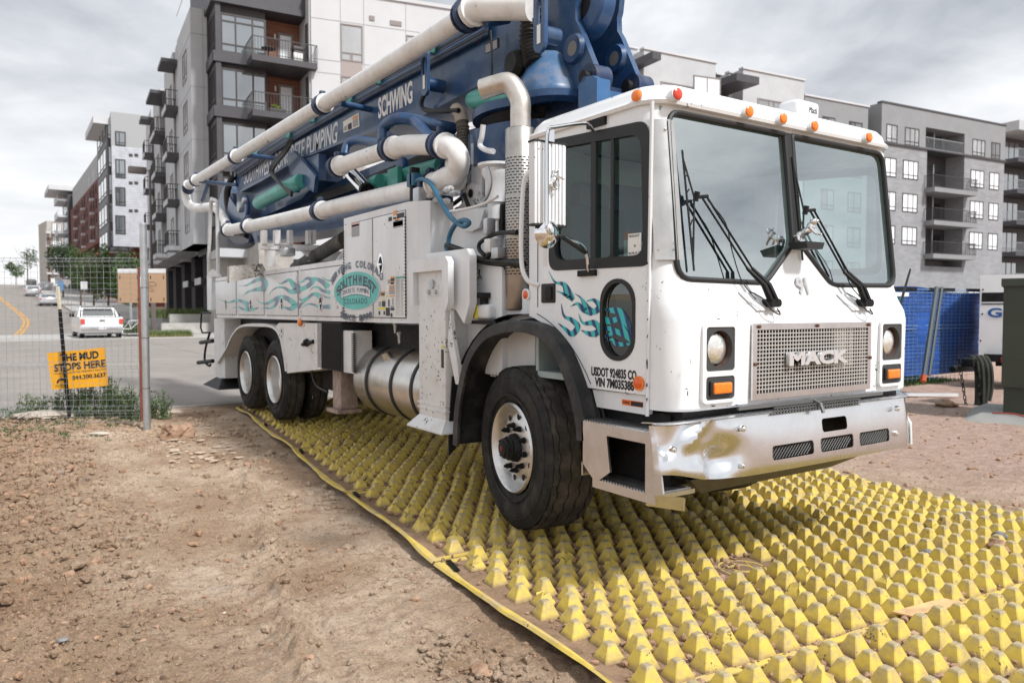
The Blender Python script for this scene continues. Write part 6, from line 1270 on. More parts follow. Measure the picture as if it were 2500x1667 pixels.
def window(F, par, u0, u1, z0, z1, w_=0, mull=(), trans=(), fm=FRM, gm=SKYGL, fr=.06, depth=.09, name='window'):
    m = MB(); F.box(m, u0, u1, w_-depth, w_+.02, z0, z0+fr); F.box(m, u0, u1, w_-depth, w_+.02, z1-fr, z1); F.box(m, u0, u0+fr, w_-depth, w_+.018, z0+fr, z1-fr); F.box(m, u1-fr, u1, w_-depth, w_+.018, z0+fr, z1-fr)
    for q in mull: c = u0+(u1-u0)*q; F.box(m, c-fr*.4, c+fr*.4, w_-depth, w_+.012, z0+fr, z1-fr)
    for q in trans: c = z0+(z1-z0)*q; F.box(m, u0+fr, u1-fr, w_-depth, w_+.014, c-fr*.4, c+fr*.4)
    o = m.build(name, fm, par, ang=0); g = MB(); F.box(g, u0+fr*.5, u1-fr*.5, w_-depth*.8, w_-.02, z0+fr*.5, z1-fr*.5); g.build('pane', gm, o, ang=0); return o
def rail(F, par, u0, u1, w0, w1, z, h=1.05, m=FRM, sp=.14, sides=True, slab=.28, slabm=DG, name='balcony'):
    s = MB(); F.box(s, u0, u1, w0, w1, z-slab, z); b = s.build(name, slabm, par, ang=0); r = MB(); t = .03
    F.box(r, u0, u1, w1-t, w1, z+h-.05, z+h); F.box(r, u0, u1, w1-t, w1, z+.08, z+.11)
    n = int((u1-u0)/sp)
    for i in range(n+1): c = u0+(u1-u0)*i/n; F.box(r, c-.011, c+.011, w1-t*.8, w1-t*.2, z, z+h)
    if sides:
        for c in (u0, u1-t):
            F.box(r, c, c+t, w0, w1, z+h-.05, z+h); k = max(1, int((w1-w0)/sp))
            for i in range(k): q = w0+(w1-w0)*i/k; F.box(r, c+.005, c+.025, q, q+.022, z, z+h)
    r.build('railing', m, b, ang=0); return b
# ---------------- near apartment block (tower, long grey wing up the hill, pale wing behind the boom)
tc0 = SD(*S2(537, 811), 45); TF = Fac(tc0, 94.5, 1); TFn = TF      # tower front
if TF.n.dot(Vector((-.5, -.8, 0))) < 0: TF.n = -TF.n
SFc = Fac(tc0, 4.5, 1)
if SFc.n.x > 0: SFc.n = -SFc.n
B1 = thing('apartment_building', tc0, 'grey block with dark glass corner bays, cedar walls and balconies, behind the boom', 'building')
uR = TF.at(744, 100)[0]; uW = TF.at(650, 100)[0]; zt = TF.at(537, -60)[1]+2; lv = [TF.at(537, y)[1] for y in (137, 272, 404)]; st_ = (lv[0]-lv[2])/2
zl = [lv[0]-st_*k for k in range(-1, 6)]; zbt = TF.at(537, 606)[1]
cw = MB(); TF.box(cw, 0, uR, -9, -1.4, zbt, zt); TF.box(cw, .0, uW, -1.4, -.25, zbt, zt); cw.build('wall', DG, B1, ang=0)
wd = MB(); TF.box(wd, uW+.02, uR-.02, -1.39, -1.30, zbt, TF.at(650, 30)[1])
nb_ = 60
wdo = wd.build('cedar_wall', WOOD, B1, ang=0); pk = MB()
for i in range(nb_): z = zl[4]+.1+i*.17; TF.box(pk, uW+.05, uR-.05, -1.31, -1.295, z, z+.012)
pk.build('board_joint', mat('joint_dark', (.05,.02,.01), .8), wdo, ang=0, kind='stuff')
top = MB(); TF.box(top, -.25, uR+.02, -9, .25, TF.at(537, 8)[1]+.0, zt+1); top.build('parapet', DG, B1, ang=0)
for k, z in enumerate(zl[:5]):
    ztop = min(z+st_-.62, TF.at(537, 8)[1]); 
    if z > TF.at(537, 8)[1]: continue
    window(TF, B1, .28, uW, z+.25, ztop, -.05, (.33, .70), (.22, ) if k != 1 else (.22, .80), FRM, PANE, .11, .12, 'glazed_bay')
    d1 = SFc.at(511, 200)[0]; window(SFc, B1, .15, d1*.97, z+.25, ztop, .02, (.25, .5, .75), (.22,), FRM, PANE, .10, .1, 'glazed_bay')
    bd_ = MB(); TF.box(bd_, -.15, uW+.1, -.3, .18, z-.35, z+.25); SFc.box(bd_, 0, d1, -.2, .18, z-.35, z+.25); bd_.build('floor_band', DG, B1, ang=0)
    if k < 4:
        rail(TF, B1, TF.at(603, 150)[0], uR+.35, -1.3, 1.55, z+.10 if False else z-.05, 1.05, FRM, .17, True, .35, DG)
        dr = window(TF, B1, TF.at(690, 100)[0], TF.at(728, 100)[0], z, z+2.35, -1.25, (), (), FRL, SKYGL, .13, .1, 'balcony_door')
        lm = MB(); TF.box(lm, TF.at(680, 90)[0], TF.at(684, 90)[0], -1.29, -1.2, z+1.9, z+2.2); lm.build('wall_lamp', mat('lamp_white', (.8,.78,.7), .5), B1, ang=0)
mc = MB(); TF.box(mc, .0, .28, -.2, .1, zbt, zt); SFc.box(mc, SFc.at(511, 200)[0]-.1, SFc.at(511, 200)[0]+.15, -.3, .1, zbt, zt); mc.build('corner_post', DG, B1, ang=0)
# things on the two visible balconies
bz0 = zl[1]; BFz = lv[0]
for (pxx, kind_, lab) in ((655, 'cafe_table', 'small round black table on the upper corner balcony'), ):
    u, _ = TF.at(pxx, 110, .6); t_ = MB(); p = TF.P(u, .6, lv[0]-.05); t_.cyl(p+Vector((0, 0, .70)), p+Vector((0, 0, .73)), .42, 20).cyl(p, p+Vector((0, 0, .7)), .04, 6).cyl(p, p+Vector((0, 0, .03)), .25, 12).build('cafe_table', FRM, label=lab, cat='table')
u, _ = TF.at(742, 120, .5); g_ = MB(); p = TF.P(u-.35, .4, lv[0]-.05); g_.rbox(p-Vector((.3, .3, 0)), p+Vector((.3, .3, .85)), .04).rbox(p+Vector((-.38, -.28, .85)), p+Vector((.38, .28, 1.15)), .12, 3).build('barbecue_grill', FRM, label='covered black barbecue grill at the right end of the upper balcony', cat='barbecue')
g_ = MB(); p = TF.P(u-.45, .9, lv[0]+.35); g_.rbox(p-Vector((.28, .02, .25)), p+Vector((.28, .02, .25)), .01).build('towel', mat('towel_white', (.75,.75,.73), .9), label='white cloth hung on the upper balcony railing', cat='towel')
u, _ = TF.at(676, 245, .9); p = TF.P(u, .9, lv[1]-.05); MB().rbox(p-Vector((.45, .2, 0)), p+Vector((.45, .2, .35)), .03).build('planter_box', FRM, label='dark planter box on the middle corner balcony', cat='planter')
def leaves(name, c, rx, ry, rz_, n, s, m, par=None, seed=0, shape=1., **kw):
    rg = np.random.default_rng(seed+100); d = rg.normal(size=(n, 3)); d /= np.linalg.norm(d, axis=1)[:, None]; r = rg.random(n)**(.45); cl = rg.normal(size=(max(5, n//60), 3)); 
    ctr = cl/np.linalg.norm(cl, axis=1)[:, None]*rg.random((len(cl), 1))**.5; k = rg.integers(0, len(cl), n); P = ctr[k]*.82+d*(.34*r)[:, None]
    P = P*np.array([rx, ry, rz_])*shape+np.array(c); a = rg.normal(size=(n, 3)); a /= np.linalg.norm(a, axis=1)[:, None]; b = np.cross(a, rg.normal(size=(n, 3))); b /= np.linalg.norm(b, axis=1)[:, None]+1e-9
    sz = s*(.6+.8*rg.random((n, 1))); V = np.stack([P-a*sz, P+b*sz*.45, P+a*sz, P-b*sz*.45], 1).reshape(-1, 3); F = np.arange(4*n).reshape(-1, 4)
    mb = MB(); mb.v = [tuple(v) for v in V]; mb.f = [tuple(f) for f in F.tolist()]; return mb.build(name, m, par, ang=0, **kw)
LEAF = mat('leaf_green', (.055,.10,.025), .6, var=.45, vscale=2.5, spec=.3); LEAF2 = mat('leaf_dull', (.07,.095,.04), .65, var=.4, vscale=3, spec=.3); LEAF3 = mat('sage_green', (.10,.15,.075), .7, var=.35, vscale=6, spec=.2)
leaves('balcony_plant', TF.P(TF.at(676, 245, .9)[0], .9, lv[1]+.48), .5, .25, .18, 160, .06, mat('lime_leaf', (.22,.30,.03), .6), label='bright green plant growing in the middle balcony planter', cat='plant')
# long grey wing
sA = SFc.at(511, 200)[0]; uA0 = TF.at(465, 100, 0)[0]
GFo = SFc.P(sA, 0, 0); GF = Fac(GFo, 94.5, 1); GF.n = TF.n; uL = GF.at(465, 100)[0]; GSo = GF.P(uL, 0, 0); GS = Fac(GSo, 4.0, 1); GS.n = -GS.n if GS.n.x > 0 else GS.n
ztG = GS.at(465.5, 13)[1]; zbG = GS.at(478, 596)[1] if False else 4.4
zbG = GF.at(490, 596)[1]; wg = MB()
def blk(mb, p0, p1, z0, z1, dep=8): u0, u1 = GS.at(p0, 100)[0], GS.at(p1, 100)[0]; GS.box(mb, u0, u1, -dep, 0, z0, z1); return u0, u1
segs = [(465, 432), (421, 399), (386, 371), (365, 352)]
for i, (a, b) in enumerate(segs): blk(wg, a, b, zbG, ztG)
uEnd = GS.at(346, 300)[0]; GS.box(wg, 0, uEnd, -9, -1.6, zbG, ztG-.6); GF.box(wg, uL, .0, -8.5, 0.0, zbG, ztG); wg.build('wall', LG, B1, ang=0)
jt = MB()
for z in [zbG+k*st_ for k in range(1, 7)]: GF.box(jt, uL, -.02, -.01, .012, z, z+.03); GS.box(jt, 0, GS.at(432, 100)[0], -.01, .012, z, z+.03)
GF.box(jt, uL*.35, uL*.35+.03, -.01, .012, zbG, ztG); jt.build('control_joint', mat('joint_grey', (.33,.33,.34), .9), B1, ang=0)
w0, w1 = GS.at(455, 100)[0], GS.at(445, 100)[0]
for k in range(6):
    z = zbG+.9+k*st_
    if z+1.9 > ztG: break
    window(GS, B1, w0, w1, z, z+1.9, .02, (.5,), (.25,), FRL, SKYGL, .07, .08)
for j, (a, b) in enumerate(((432, 421), (399, 386), (371, 365))):
    u0, u1 = GS.at(a, 100)[0], GS.at(b, 100)[0]
    for k in range(6):
        z = zbG+.35+k*st_
        if z+1 > ztG-1.2: break
        rail(GS, B1, u0+.05, u1-.05, -1.5, .75, z, 1.05, FRM, .16, True, .3, DG if k else WHITE); s_ = MB(); GS.box(s_, u0+.05, u1-.05, .74, .80, z-.33, z+.02); s_.build('balcony_fascia', LG2, B1, ang=0)
        window(GS, B1, u0+.3, u1-.3, z+.05, z+2.2, -1.55, (.5,), (), FRM, SKYGL, .07, .06, 'balcony_door')
    cn_ = MB(); GS.box(cn_, u0, u1, -1.6, 1.0, ztG-1.5, ztG-1.25); cn_.build('canopy', DG, B1, ang=0); cp = MB(); GS.box(cp, u0, u1, -1.6, -1.3, zbG, ztG); cp.build('recess_wall', LG2, B1, ang=0)
for j, (a, b) in enumerate(segs[1:]):
    u0, u1 = GS.at(a, 100)[0], GS.at(b, 100)[0]; um = (u0+u1)/2
    for k in range(6):
        z = zbG+.9+k*st_
        if z+1.9 > ztG: break
        window(GS, B1, um-(u1-u0)*.32, um-(u1-u0)*.05, z, z+1.8, .02, (), (.3,), FRL, SKYGL, .07, .06)
# ground floor of the wing: textured stone piers and dark recesses
gfb = MB(); GS.box(gfb, -6, uEnd+8, -4.5, -2.6, -.5, zbG+.05); gfb.build('ground_floor_wall', CST, B1, ang=0)
for i, u in enumerate(np.arange(1.5, uEnd, 6.5)):
    d_ = MB(); GS.box(d_, u, u+2.2, -2.7, -1.9, 0, zbG); d_.build('dark_pier', DBK, B1, ang=0); window(GS, B1, u+2.7, u+3.3, 1.0, 3.2, -2.57, (), (), FRM, DGL); window(GS, B1, u+3.8, u+4.9, .3, 3.2, -2.57, (.5,), (), FRM, DGL, name='entrance_door')
    if i < 2: cc_ = MB(); GS.box(cc_, u+2.4, u+5.2, -2.6, -.9, 3.25, 3.6); cc_.build('door_canopy', FRM, B1, ang=0); c2_ = MB(); GS.box(c2_, u+2.4, u+5.2, -.9, -.85, 3.2, 3.65); c2_.build('canopy_fascia', LG2, B1, ang=0)
gt = MB(); TF.box(gt, .1, uR+14, -5, -1.2, -.3, zbt+.1); gt.build('ground_floor_wall', CST, B1, ang=0); gt = MB(); TF.box(gt, 3.2, uR+14, -1.25, -1.0, 1.2, zbt); gt.build('brick_panel', PBK, B1, ang=0)
window(TF, B1, 1.3, 3.1, 1.2, 3.3, -1.15, (.5,), (), FRM, DGL); window(TF, B1, 3.9, 5.9, 2.0, 3.3, -.98, (), (), FRM, mat('frosted_pane', (.33,.46,.44), .3)); window(TF, B1, 7.0, 9.5, 1.6, 3.3, -.98, (.5,), (), FRM, DGL); window(TF, B1, 10.8, 13.0, 1.6, 3.3, -.98, (.5,), (), FRM, DGL)
sfb = MB(); TF.box(sfb, 0, uR+6, -5, .1, zbt-.5, zbt); sfb.build('soffit', LG, B1, ang=0)
# pale wing behind the boom
po = TF.P(uR, 1.1, 0); PF = Fac(po, 101.5, 1); PF.n = PF.n if PF.n.y < 0 else -PF.n; NF = Fac(TF.P(uR, -2.0, 0), 4.5, 1)
pw = MB(); uE = PF.at(1131, 29)[0]*1.02+6; zt2 = PF.at(1131, 29)[1]; PF.box(pw, 0.1, uE, -9, 0, zbt, zt2); pw.build('pale_wall', LG2, B1, ang=0)
ck = MB(); PF.box(ck, -.02, uE+.1, -.3, .10, zt2, zt2+.22); ck.build('coping', LG2, B1, ang=0)
zj = lambda x, y: (700+x/5.88, y/5.88)
jm = MB()
for xx in (765, 1100, 1705): u = PF.at(*zj(xx, 200))[0]; PF.box(jm, u, u+.035, -.01, .012, 4.2, zt2)
for yy in (262, 848, 1035): z = PF.at(*zj(400, yy))[1]; PF.box(jm, .1, uE, -.01, .013, z, z+.03)
for k in range(1, 4): z = PF.at(*zj(400, 848))[1]-k*st_; PF.box(jm, .1, uE, -.01, .013, z, z+.03)
jm.build('control_joint', MATS['joint_grey'], B1, ang=0)
uw0, uw1 = PF.at(*zj(768, 340))[0], PF.at(*zj(1090, 390))[0]; zw1, zw0 = PF.at(*zj(768, 335))[1], PF.at(*zj(768, 870))[1]
for k in range(6):
    z0_, z1_ = zw0-k*st_, zw1-k*st_
    window(PF, B1, uw0, uw1, z0_, z1_, .02, (), (.22,), FRL, SKYGL, .08); m_ = MB(); PF.box(m_, uw0+.3+(uw1-uw0)*.45-.3, uw0+(uw1-uw0)*.55, -.05, .035, z0_, z0_+.5); m_.build('mullion', FRL, B1, ang=0)
    m_ = MB(); PF.box(m_, uw0+.03, uw1-.03, -.05, .015, z0_-1.0, z0_-.02); m_.build('spandrel', mat('spandrel_taupe', (.34,.29,.275), .7), B1, ang=0)
for j in (1, 2, 3, 4):
    ub = PF.at(*zj(1712, 510))[0]+(j-1)*7.2; zq = PF.at(*zj(1712, 505))[1]
    for k in range(6): window(PF, B1, ub, ub+2.4, zq-2.1-k*st_, zq-k*st_, .02, (.5,), (.25,), FRL, SKYGL, .08)
vt = MB(); 
for xx, yy, w_ in ((1222, 268, .16), (1565, 340, .36)): u, z = PF.at(*zj(xx, yy)); PF.box(vt, u-w_, u+w_, -.02, .05, z-.14, z+.14)
vt.build('wall_vent', FRL, B1, ang=0, kind='stuff')
nw = MB(); TF.box(nw, uR, uR+1.5, -9, 1.0, zl[4]+.5, zt2+3); nw.build('flank_wall', LG, B1, ang=0)
for k in range(4): w__ = Fac(TF.P(uR, 0, 0), 4.5, 1); w__.n = -w__.n if w__.n.x > 0 else w__.n; window(w__, B1, -.75, -.25, lv[0]+.2-k*st_+st_*.0, lv[0]+2.5-k*st_, .02, (), (), FRM, DGL, .05)
# ---------------- silver-panelled block across the side street
p2 = SD(*S2(281, 790), 88); F2 = Fac(p2, 93.5, 1); F2.n = F2.n if F2.n.y < 0 else -F2.n; S2F = Fac(p2, .5, 1); S2F.n = S2F.n if S2F.n.x < 0 else -S2F.n
B2 = thing('apartment_building', p2, 'silver panelled block with dark glass corner tower and white roof canopy up the hill', 'building')
zt_ = F2.at(281, 274)[1]; zm = F2.at(281, 357)[1]; zb_ = F2.at(281, 601)[1]; ur = F2.at(345, 400)[0]+3
m1 = MB(); F2.box(m1, 0, ur, -12, 0, zm, zt_); m1.build('upper_wall', MG if False else mat('stucco_grey_b', (.36,.365,.37), .85), B2, ang=0); m1 = MB(); F2.box(m1, .02, ur, -12, .05, zb_, zm); m1.build('panel_wall', PLK, B2, ang=0)
pj = MB()
for k in range(40): z = zb_+k*(zm-zb_)/40; F2.box(pj, .03, ur-.02, .0, .056, z, z+.03)
pj.build('panel_joint', mat('joint_panel', (.34,.35,.38), .6), B2, ang=0, kind='stuff')
zy = lambda x, y: (80+x/3.135, 220+y/3.135)
for (ya, yb) in ((315, 430), (528, 678), (742, 890), (958, 1106)):
    a, b = F2.at(*zy(630, ya)), F2.at(*zy(712, yb)); window(F2, B2, a[0], b[0], b[1], a[1], .08, (.38,), (.2,), FRM, PANE, .12, .1)
for yy in (500, 712, 925):
    for xx in (750, 792): u, z = F2.at(*zy(xx, yy)); v_ = MB(); F2.box(v_, u-.2, u+.2, .0, .1, z-.16, z+.16); v_.build('wall_vent', FRM, B2, ang=0)
m1 = MB(); F2.box(m1, 2.2, ur, -12, -1.5, -1, zb_); m1.build('ground_floor_wall', RBK, B2, ang=0)
# corner glass tower
us = S2F.at(250, 400)[0]; gl2 = MB(); S2F.box(gl2, 1.0, us+1.5, -6, .4, F2.at(262, 600, )[1], zt_-1.2); gl2.build('glass_tower', DG, B2, ang=0)
ph = (F2.at(281, 357)[1]-zb_)/3.55
for k in range(5):
    z = zb_-1.0+k*ph*1.0; fg = Fac(S2F.P(1.0, .4, 0), 93.5, 1); fg.n = F2.n; window(fg, B2, -.95 if False else .12, 2.1, z+.5, z+ph-.3, .03, (.45,), (.2,), FRM, PANE, .1); window(S2F, B2, 1.6, us+1.2, z+.5, z+ph-.3, .43, (.33, .66), (.2,), FRM, PANE, .12)
cq = MB(); S2F.box(cq, .8, us+1.5, -5, 1.7, zt_-1.3, zt_-.5); cq.build('roof_canopy', LG2, B2, ang=0)
# ---------------- red brick block
p3 = SD(*S2(247, 740), 112); F3 = Fac(p3, -.6, 1); F3.n = F3.n if F3.n.x < 0 else -F3.n; G3 = Fac(p3, 92, 1); G3.n = G3.n if G3.n.y < 0 else -G3.n
B3 = thing('apartment_building', p3, 'red brick apartment block with grey attic storeys and white trimmed balconies up the hill', 'building')
zb3 = G3.at(230, 590)[1]; zt3 = G3.at(230, 432)[1]; ztt = G3.at(235, 362)[1]; u3e = F3.at(172, 500)[0]; hgt = zt3-zb3
m1 = MB(); F3.box(m1, 0, u3e, -10, 0, zb3, zt3); m1.build('brick_wall', RBK, B3, ang=0); m1 = MB(); F3.box(m1, .5, u3e, -10, -.4, zt3, ztt); m1.build('attic_wall', MG if False else mat('stucco_grey_b', (.36,.365,.37), .85), B3, ang=0)
m1 = MB(); F3.box(m1, 0, u3e+6, -9, -2.2, -2, zb3); m1.build('ground_floor_wall', DBK, B3, ang=0)
rc = MB(); G3.box(rc, .6, 5, -.1, .05, zb3+1.2, zt3-2.0); rc.build('brick_return', RBK, B3, ang=0)
for k in range(3): z = zb3+1.2+(k)*hgt/3.4; rc = MB(); G3.box(rc, .2, 5, -2, .35, z-.2, z); rc.build('recess_slab', DG, B3, ang=0)
nby = int(u3e/6.6)
for i in range(nby):
    u = 2.5+i*6.6
    for k in range(4):
        z = zb3+.9+k*(hgt-1)/4; window(F3, B3, u, u+1.5, z, z+1.7, .02, (.5,), (), FRM, DGL if (i+k) % 5 else SKYGL, .08)
        if i % 2 == 0: rail(F3, B3, u+3.2, u+4.6, -.5, .55, z-.2, 1.0, FRM, .3, True, .28, LG2); window(F3, B3, u+3.2, u+4.6, z-.1, z+2, .02, (.5,), (), FRM, DGL, .08, name='balcony_door')
    for k in range(2 if zt3+6.2 < ztt else 1): window(F3, B3, u+.2, u+2.2, zt3+.7+k*3.2, min(ztt-.3, zt3+2.8+k*3.2), -.38, (.5,), (), LG2, SKYGL, .08); 
    pass
for i in range(5): aw = MB(); F3.box(aw, 4+i*9, 9+i*9, -2.2, -.2, zb3-1.5, zb3-1.2); aw.build('shop_awning', LG2 if i % 2 else mat('awning_red', (.35,.10,.06), .7), B3, ang=0)
# ---------------- dark slim tower with white canopy, pale block with balconies, far white slab
p4 = SD(*S2(171, 720), 150); F4 = Fac(p4, -.6, 1); F4.n = F4.n if F4.n.x < 0 else -F4.n; G4 = Fac(p4, 92, 1); G4.n = G4.n if G4.n.y < 0 else -G4.n
B4 = thing('apartment_building', p4, 'slim dark glass tower with thin white roof canopy beyond the red brick block', 'building'); zt4 = G4.at(171, 474)[1]; u4 = F4.at(155, 600)[0]
m1 = MB(); F4.box(m1, 0, u4, -8, 0, -2, zt4); m1.build('wall', DG, B4, ang=0); m1 = MB(); F4.box(m1, -.5, u4+.5, -8, 3.2, zt4+.6, zt4+1.5); m1.build('roof_canopy', LG2, B4, ang=0)
for k in range(7): z = 1+k*3.2; rail(F4, B4, 1, u4-1, 0, 1.6, z+3, 1, WHITE, .4, True, .35, LG2); window(F4, B4, 2, u4-2, z+.5, z+2.8, .03, (.25, .5, .75), (), FRM, PANE, .12)
p5 = SD(*S2(158, 720), 190); G5 = Fac(p5, 84, 1); G5.n = G5.n if G5.n.y < 0 else -G5.n
B5 = thing('apartment_building', p5, 'pale beige block with stacked curved balconies at the top of the street', 'building'); u5 = G5.at(114, 560)[0]; zt5 = G5.at(130, 540)[1]
m1 = MB(); G5.box(m1, u5, 0, -12, 0, -2, zt5); m1.build('wall', mat('beige_stucco', (.40,.375,.345), .85), B5, ang=0)
for k in range(7):
    z = 4+k*3.3
    if z+2 > zt5: break
    rail(G5, B5, u5*.72, u5*.08, 0, 1.6, z, 1.0, GALV, .4, True, .35, LG2); window(G5, B5, u5*.68, u5*.40, z+.2, z+2.5, .03, (.5,), (), FRM, SKYGL, .12); window(G5, B5, u5*.32, u5*.12, z+.2, z+2.5, .03, (.5,), (), FRM, SKYGL, .12)
    rail(G5, B5, u5*1.1, u5*.82, 0, 1.6, z, 1.0, GALV, .4, True, .35, LG2)
br = MB(); G5.box(br, u5*.99, u5*.76, 0, .06, 2, zt5-4); br.build('brown_strip', mat('brown_panel', (.13,.075,.055), .8), B5, ang=0)
p6 = SD(*S2(118, 720), 235); G6 = Fac(p6, 88, 1); B6 = thing('apartment_building', p6, 'plain white slab building standing farthest up the street', 'building'); m1 = MB(); u6, z6 = G6.at(104, 548); G6.box(m1, u6, 0, -12 if G6.n.y < 0 else 12, 0, -2, z6); m1.build('wall', LG2, B6, ang=0)
m1 = MB(); G6.box(m1, u6, 0, -1, .0, z6, z6+.3); m1.build('coping', LG, B6, ang=0)
# ---------------- right-hand block
p7 = SD(*S2(2142, 780), 69); F7 = Fac(p7, 95.8, 1); F7.n = F7.n if F7.n.y < 0 else -F7.n
B7 = thing('apartment_building', p7, 'long grey brick apartment block with recessed balconies on the right behind the cab', 'building')
q7 = lambda x, y: (1550+x/2.476, 100+y/2.476)
uE7 = F7.at(*q7(2235, 515))[0]; zr = F7.at(*q7(1465, 368))[1]; zc = F7.at(*q7(1465, 607))[1]; u0c = 0
b0, b1 = F7.at(*q7(1765, 735))[0], F7.at(*q7(1992, 735))[0]; zfl = [F7.at(*q7(1765, y))[1] for y in (640, 892, 1090, 1290)]; st7 = (zfl[1]-zfl[3])/2
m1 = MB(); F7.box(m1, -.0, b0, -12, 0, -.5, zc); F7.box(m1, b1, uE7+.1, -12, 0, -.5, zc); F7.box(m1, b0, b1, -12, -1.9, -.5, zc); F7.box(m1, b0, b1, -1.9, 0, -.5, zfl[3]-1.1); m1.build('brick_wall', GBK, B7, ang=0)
c0_, c1_ = F7.at(*q7(1755, 560))[0], F7.at(*q7(1990, 600))[0]
m1 = MB(); F7.box(m1, 0, c0_, -12, .05, zc, zr); F7.box(m1, c1_, uE7+.1, -12, .05, zc, zr); F7.box(m1, c0_, c1_, -12, -1.9, zc, zr); F7.box(m1, c0_, c1_, -1.9, .05, F7.at(*q7(1755, 522))[1], zr); m1.build('attic_wall', MG, B7, ang=0)
m1 = MB(); F7.box(m1, -.05, uE7+.2, -.2, .16, zc-.12, zc+.03); F7.box(m1, -.05, uE7+.2, -.4, .12, zr, zr+.15); m1.build('string_course', DG, B7, ang=0)
cols = [(1510, 1580), (1622, 1712), (2032, 2112), (2146, 2203)]; rows = [(500, 610), (702, 818), (907, 1022), (1112, 1224)]
for ci, (xa, xb) in enumerate(cols):
    ua, ub = F7.at(*q7(xa, 700))[0], F7.at(*q7(xb, 700))[0]
    for ri, (ya, yb) in enumerate(rows):
        za, zb7 = F7.at(*q7(1510, ya))[1], F7.at(*q7(1510, yb))[1]
        window(F7, B7, ua+(.0 if ri else .1), ub, zb7, za, .07 if ri == 0 else .03, (.48,) if ci in (0, 3) else (.36, .70), (.22,), FRM, SKYGL, .07, .10)
    window(F7, B7, ua, ub+.8, 1.0, 3.6, .03, (.33, .66), (), FRM, SKYGL if ci else mat('plywood', (.45,.30,.19), .8), .08)
for k, z in enumerate(zfl):
    if k == 0: rail(F7, B7, c0_+.1, c1_-.1, -1.8, .0, z-.2, 1.1, GALV, .16, False, .1, DG)
    else: rail(F7, B7, b0-.25, b1+.6, -1.8, 1.0, z, 1.15, FRM, .16, True, .42, MG)
    lou = MB()
    for i in range(18): F7.box(lou, b0+.6, b0+2.3, -1.2, -1.1, z+.1+i*.14, z+.16+i*.14)
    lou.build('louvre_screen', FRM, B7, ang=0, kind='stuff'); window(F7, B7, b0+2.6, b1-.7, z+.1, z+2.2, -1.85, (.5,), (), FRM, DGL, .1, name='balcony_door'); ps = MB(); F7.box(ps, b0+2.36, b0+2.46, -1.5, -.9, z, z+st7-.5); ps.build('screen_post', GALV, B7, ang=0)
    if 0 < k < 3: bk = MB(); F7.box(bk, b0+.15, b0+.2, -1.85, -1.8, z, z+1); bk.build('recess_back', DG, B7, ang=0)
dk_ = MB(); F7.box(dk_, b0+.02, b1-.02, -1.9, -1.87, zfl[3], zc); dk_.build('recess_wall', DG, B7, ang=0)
# left, stepped part of the same block
def seg7(xa, ya, xb, w_, m, zb, name='wall', dep=12): ua, zt_ = F7.at(*q7(xa, ya), w_); ub = F7.at(*q7(xb, ya), w_)[0]; mm = MB(); F7.box(mm, ua, ub, -dep, w_, zb, zt_); mm.build(name, m, B7, ang=0); cpg = MB(); F7.box(cpg, ua-.1, ub+.1, w_-.4, w_+.1, zt_, zt_+.14); cpg.build('coping', LG2, B7, ang=0); return ua, ub, zt_
seg7(-60, 38, 14, -.6, LG, 4); s1 = seg7(55, 52, 490, .6, LG, 4); s2 = seg7(655, 170, 1025, .6, LG, 4); seg7(495, 205, 660, -1.6, DG, 4); s3 = seg7(1028, 332, 1412, -.4, MG, 0)
seg7(570, 195, 655, -.5, LG, 4)
for (xa, ya, xb, yb, w_) in ((155, 245, 400, 345, .6), (740, 345, 945, 445, .6)):
    a, b = F7.at(*q7(xa, ya), w_), F7.at(*q7(xb, yb), w_); za = a[1]
    for k in range(5): window(F7, B7, a[0], b[0], za-2.2-k*st7, za-k*st7, w_+.02, (.33, .48, .75), (), FRL, SKYGL, .09)
for (xa, xb, ya) in ((1133, 1210, 455), (1295, 1375, 485)):
    a, b = F7.at(*q7(xa, ya), -.4), F7.at(*q7(xb, ya), -.4)
    for k in range(5): window(F7, B7, a[0], b[0], a[1]-1.75-k*st7, a[1]-k*st7, -.38, (.45,), (.22,), FRM, SKYGL if xa < 1200 or k else DGL, .08)
a, b = F7.at(*q7(495, 250), .6), F7.at(*q7(600, 250), .6); cy7 = MB(); F7.box(cy7, a[0]-.1, b[0]+.4, -1.6, 2.8, a[1]-.45, a[1]+.1); cy7.build('canopy', DG, B7, ang=0)
a, b = F7.at(*q7(-60, 150), -.6), F7.at(*q7(-10, 150), -.6); cy7 = MB(); F7.box(cy7, a[0], b[0], -.6, 2.6, a[1]-.4, a[1]+.1); cy7.build('canopy', DG, B7, ang=0)
# ---------------- block at the right edge with dark balconies
p8 = SD(*S2(2456, 780), 92); F8 = Fac(p8, 95.8, 1); F8.n = F8.n if F8.n.y < 0 else -F8.n
B8 = thing('apartment_building', p8, 'dark framed block with deep corner balconies at the right edge of the photo', 'building'); z8 = F8.at(*q7(2245, 545))[1]
m1 = MB(); F8.box(m1, .6, 12, -9, -2, 5, z8); m1.build('glass_wall', DG, B8, ang=0); m1 = MB(); F8.box(m1, -.5, 13, -9, 1.2, z8, z8+1.1); m1.build('roof_slab', LG, B8, ang=0); m1 = MB(); F8.box(m1, 1.5, 3.2, -4, -2, -1, 5.2); m1.build('brick_pier', mat('brown_brick', (.12,.05,.035), .9), B8, ang=0); m1 = MB(); F8.box(m1, 7, 12, -4, -2, -1, 5.2); m1.build('brick_pier', MATS['brown_brick'], B8, ang=0)
for k in range(5):
    z = z8-3.1-k*3.3*1.12
    rail(F8, B8, .2, 12, -2, .8, z, 1.1, GALV, .2, True, .5, DG)
    window(F8, B8, .9, 5.5, z+.1, z+2.7, -1.95, (.25, .5, .75), (), FRM, PANE, .12)
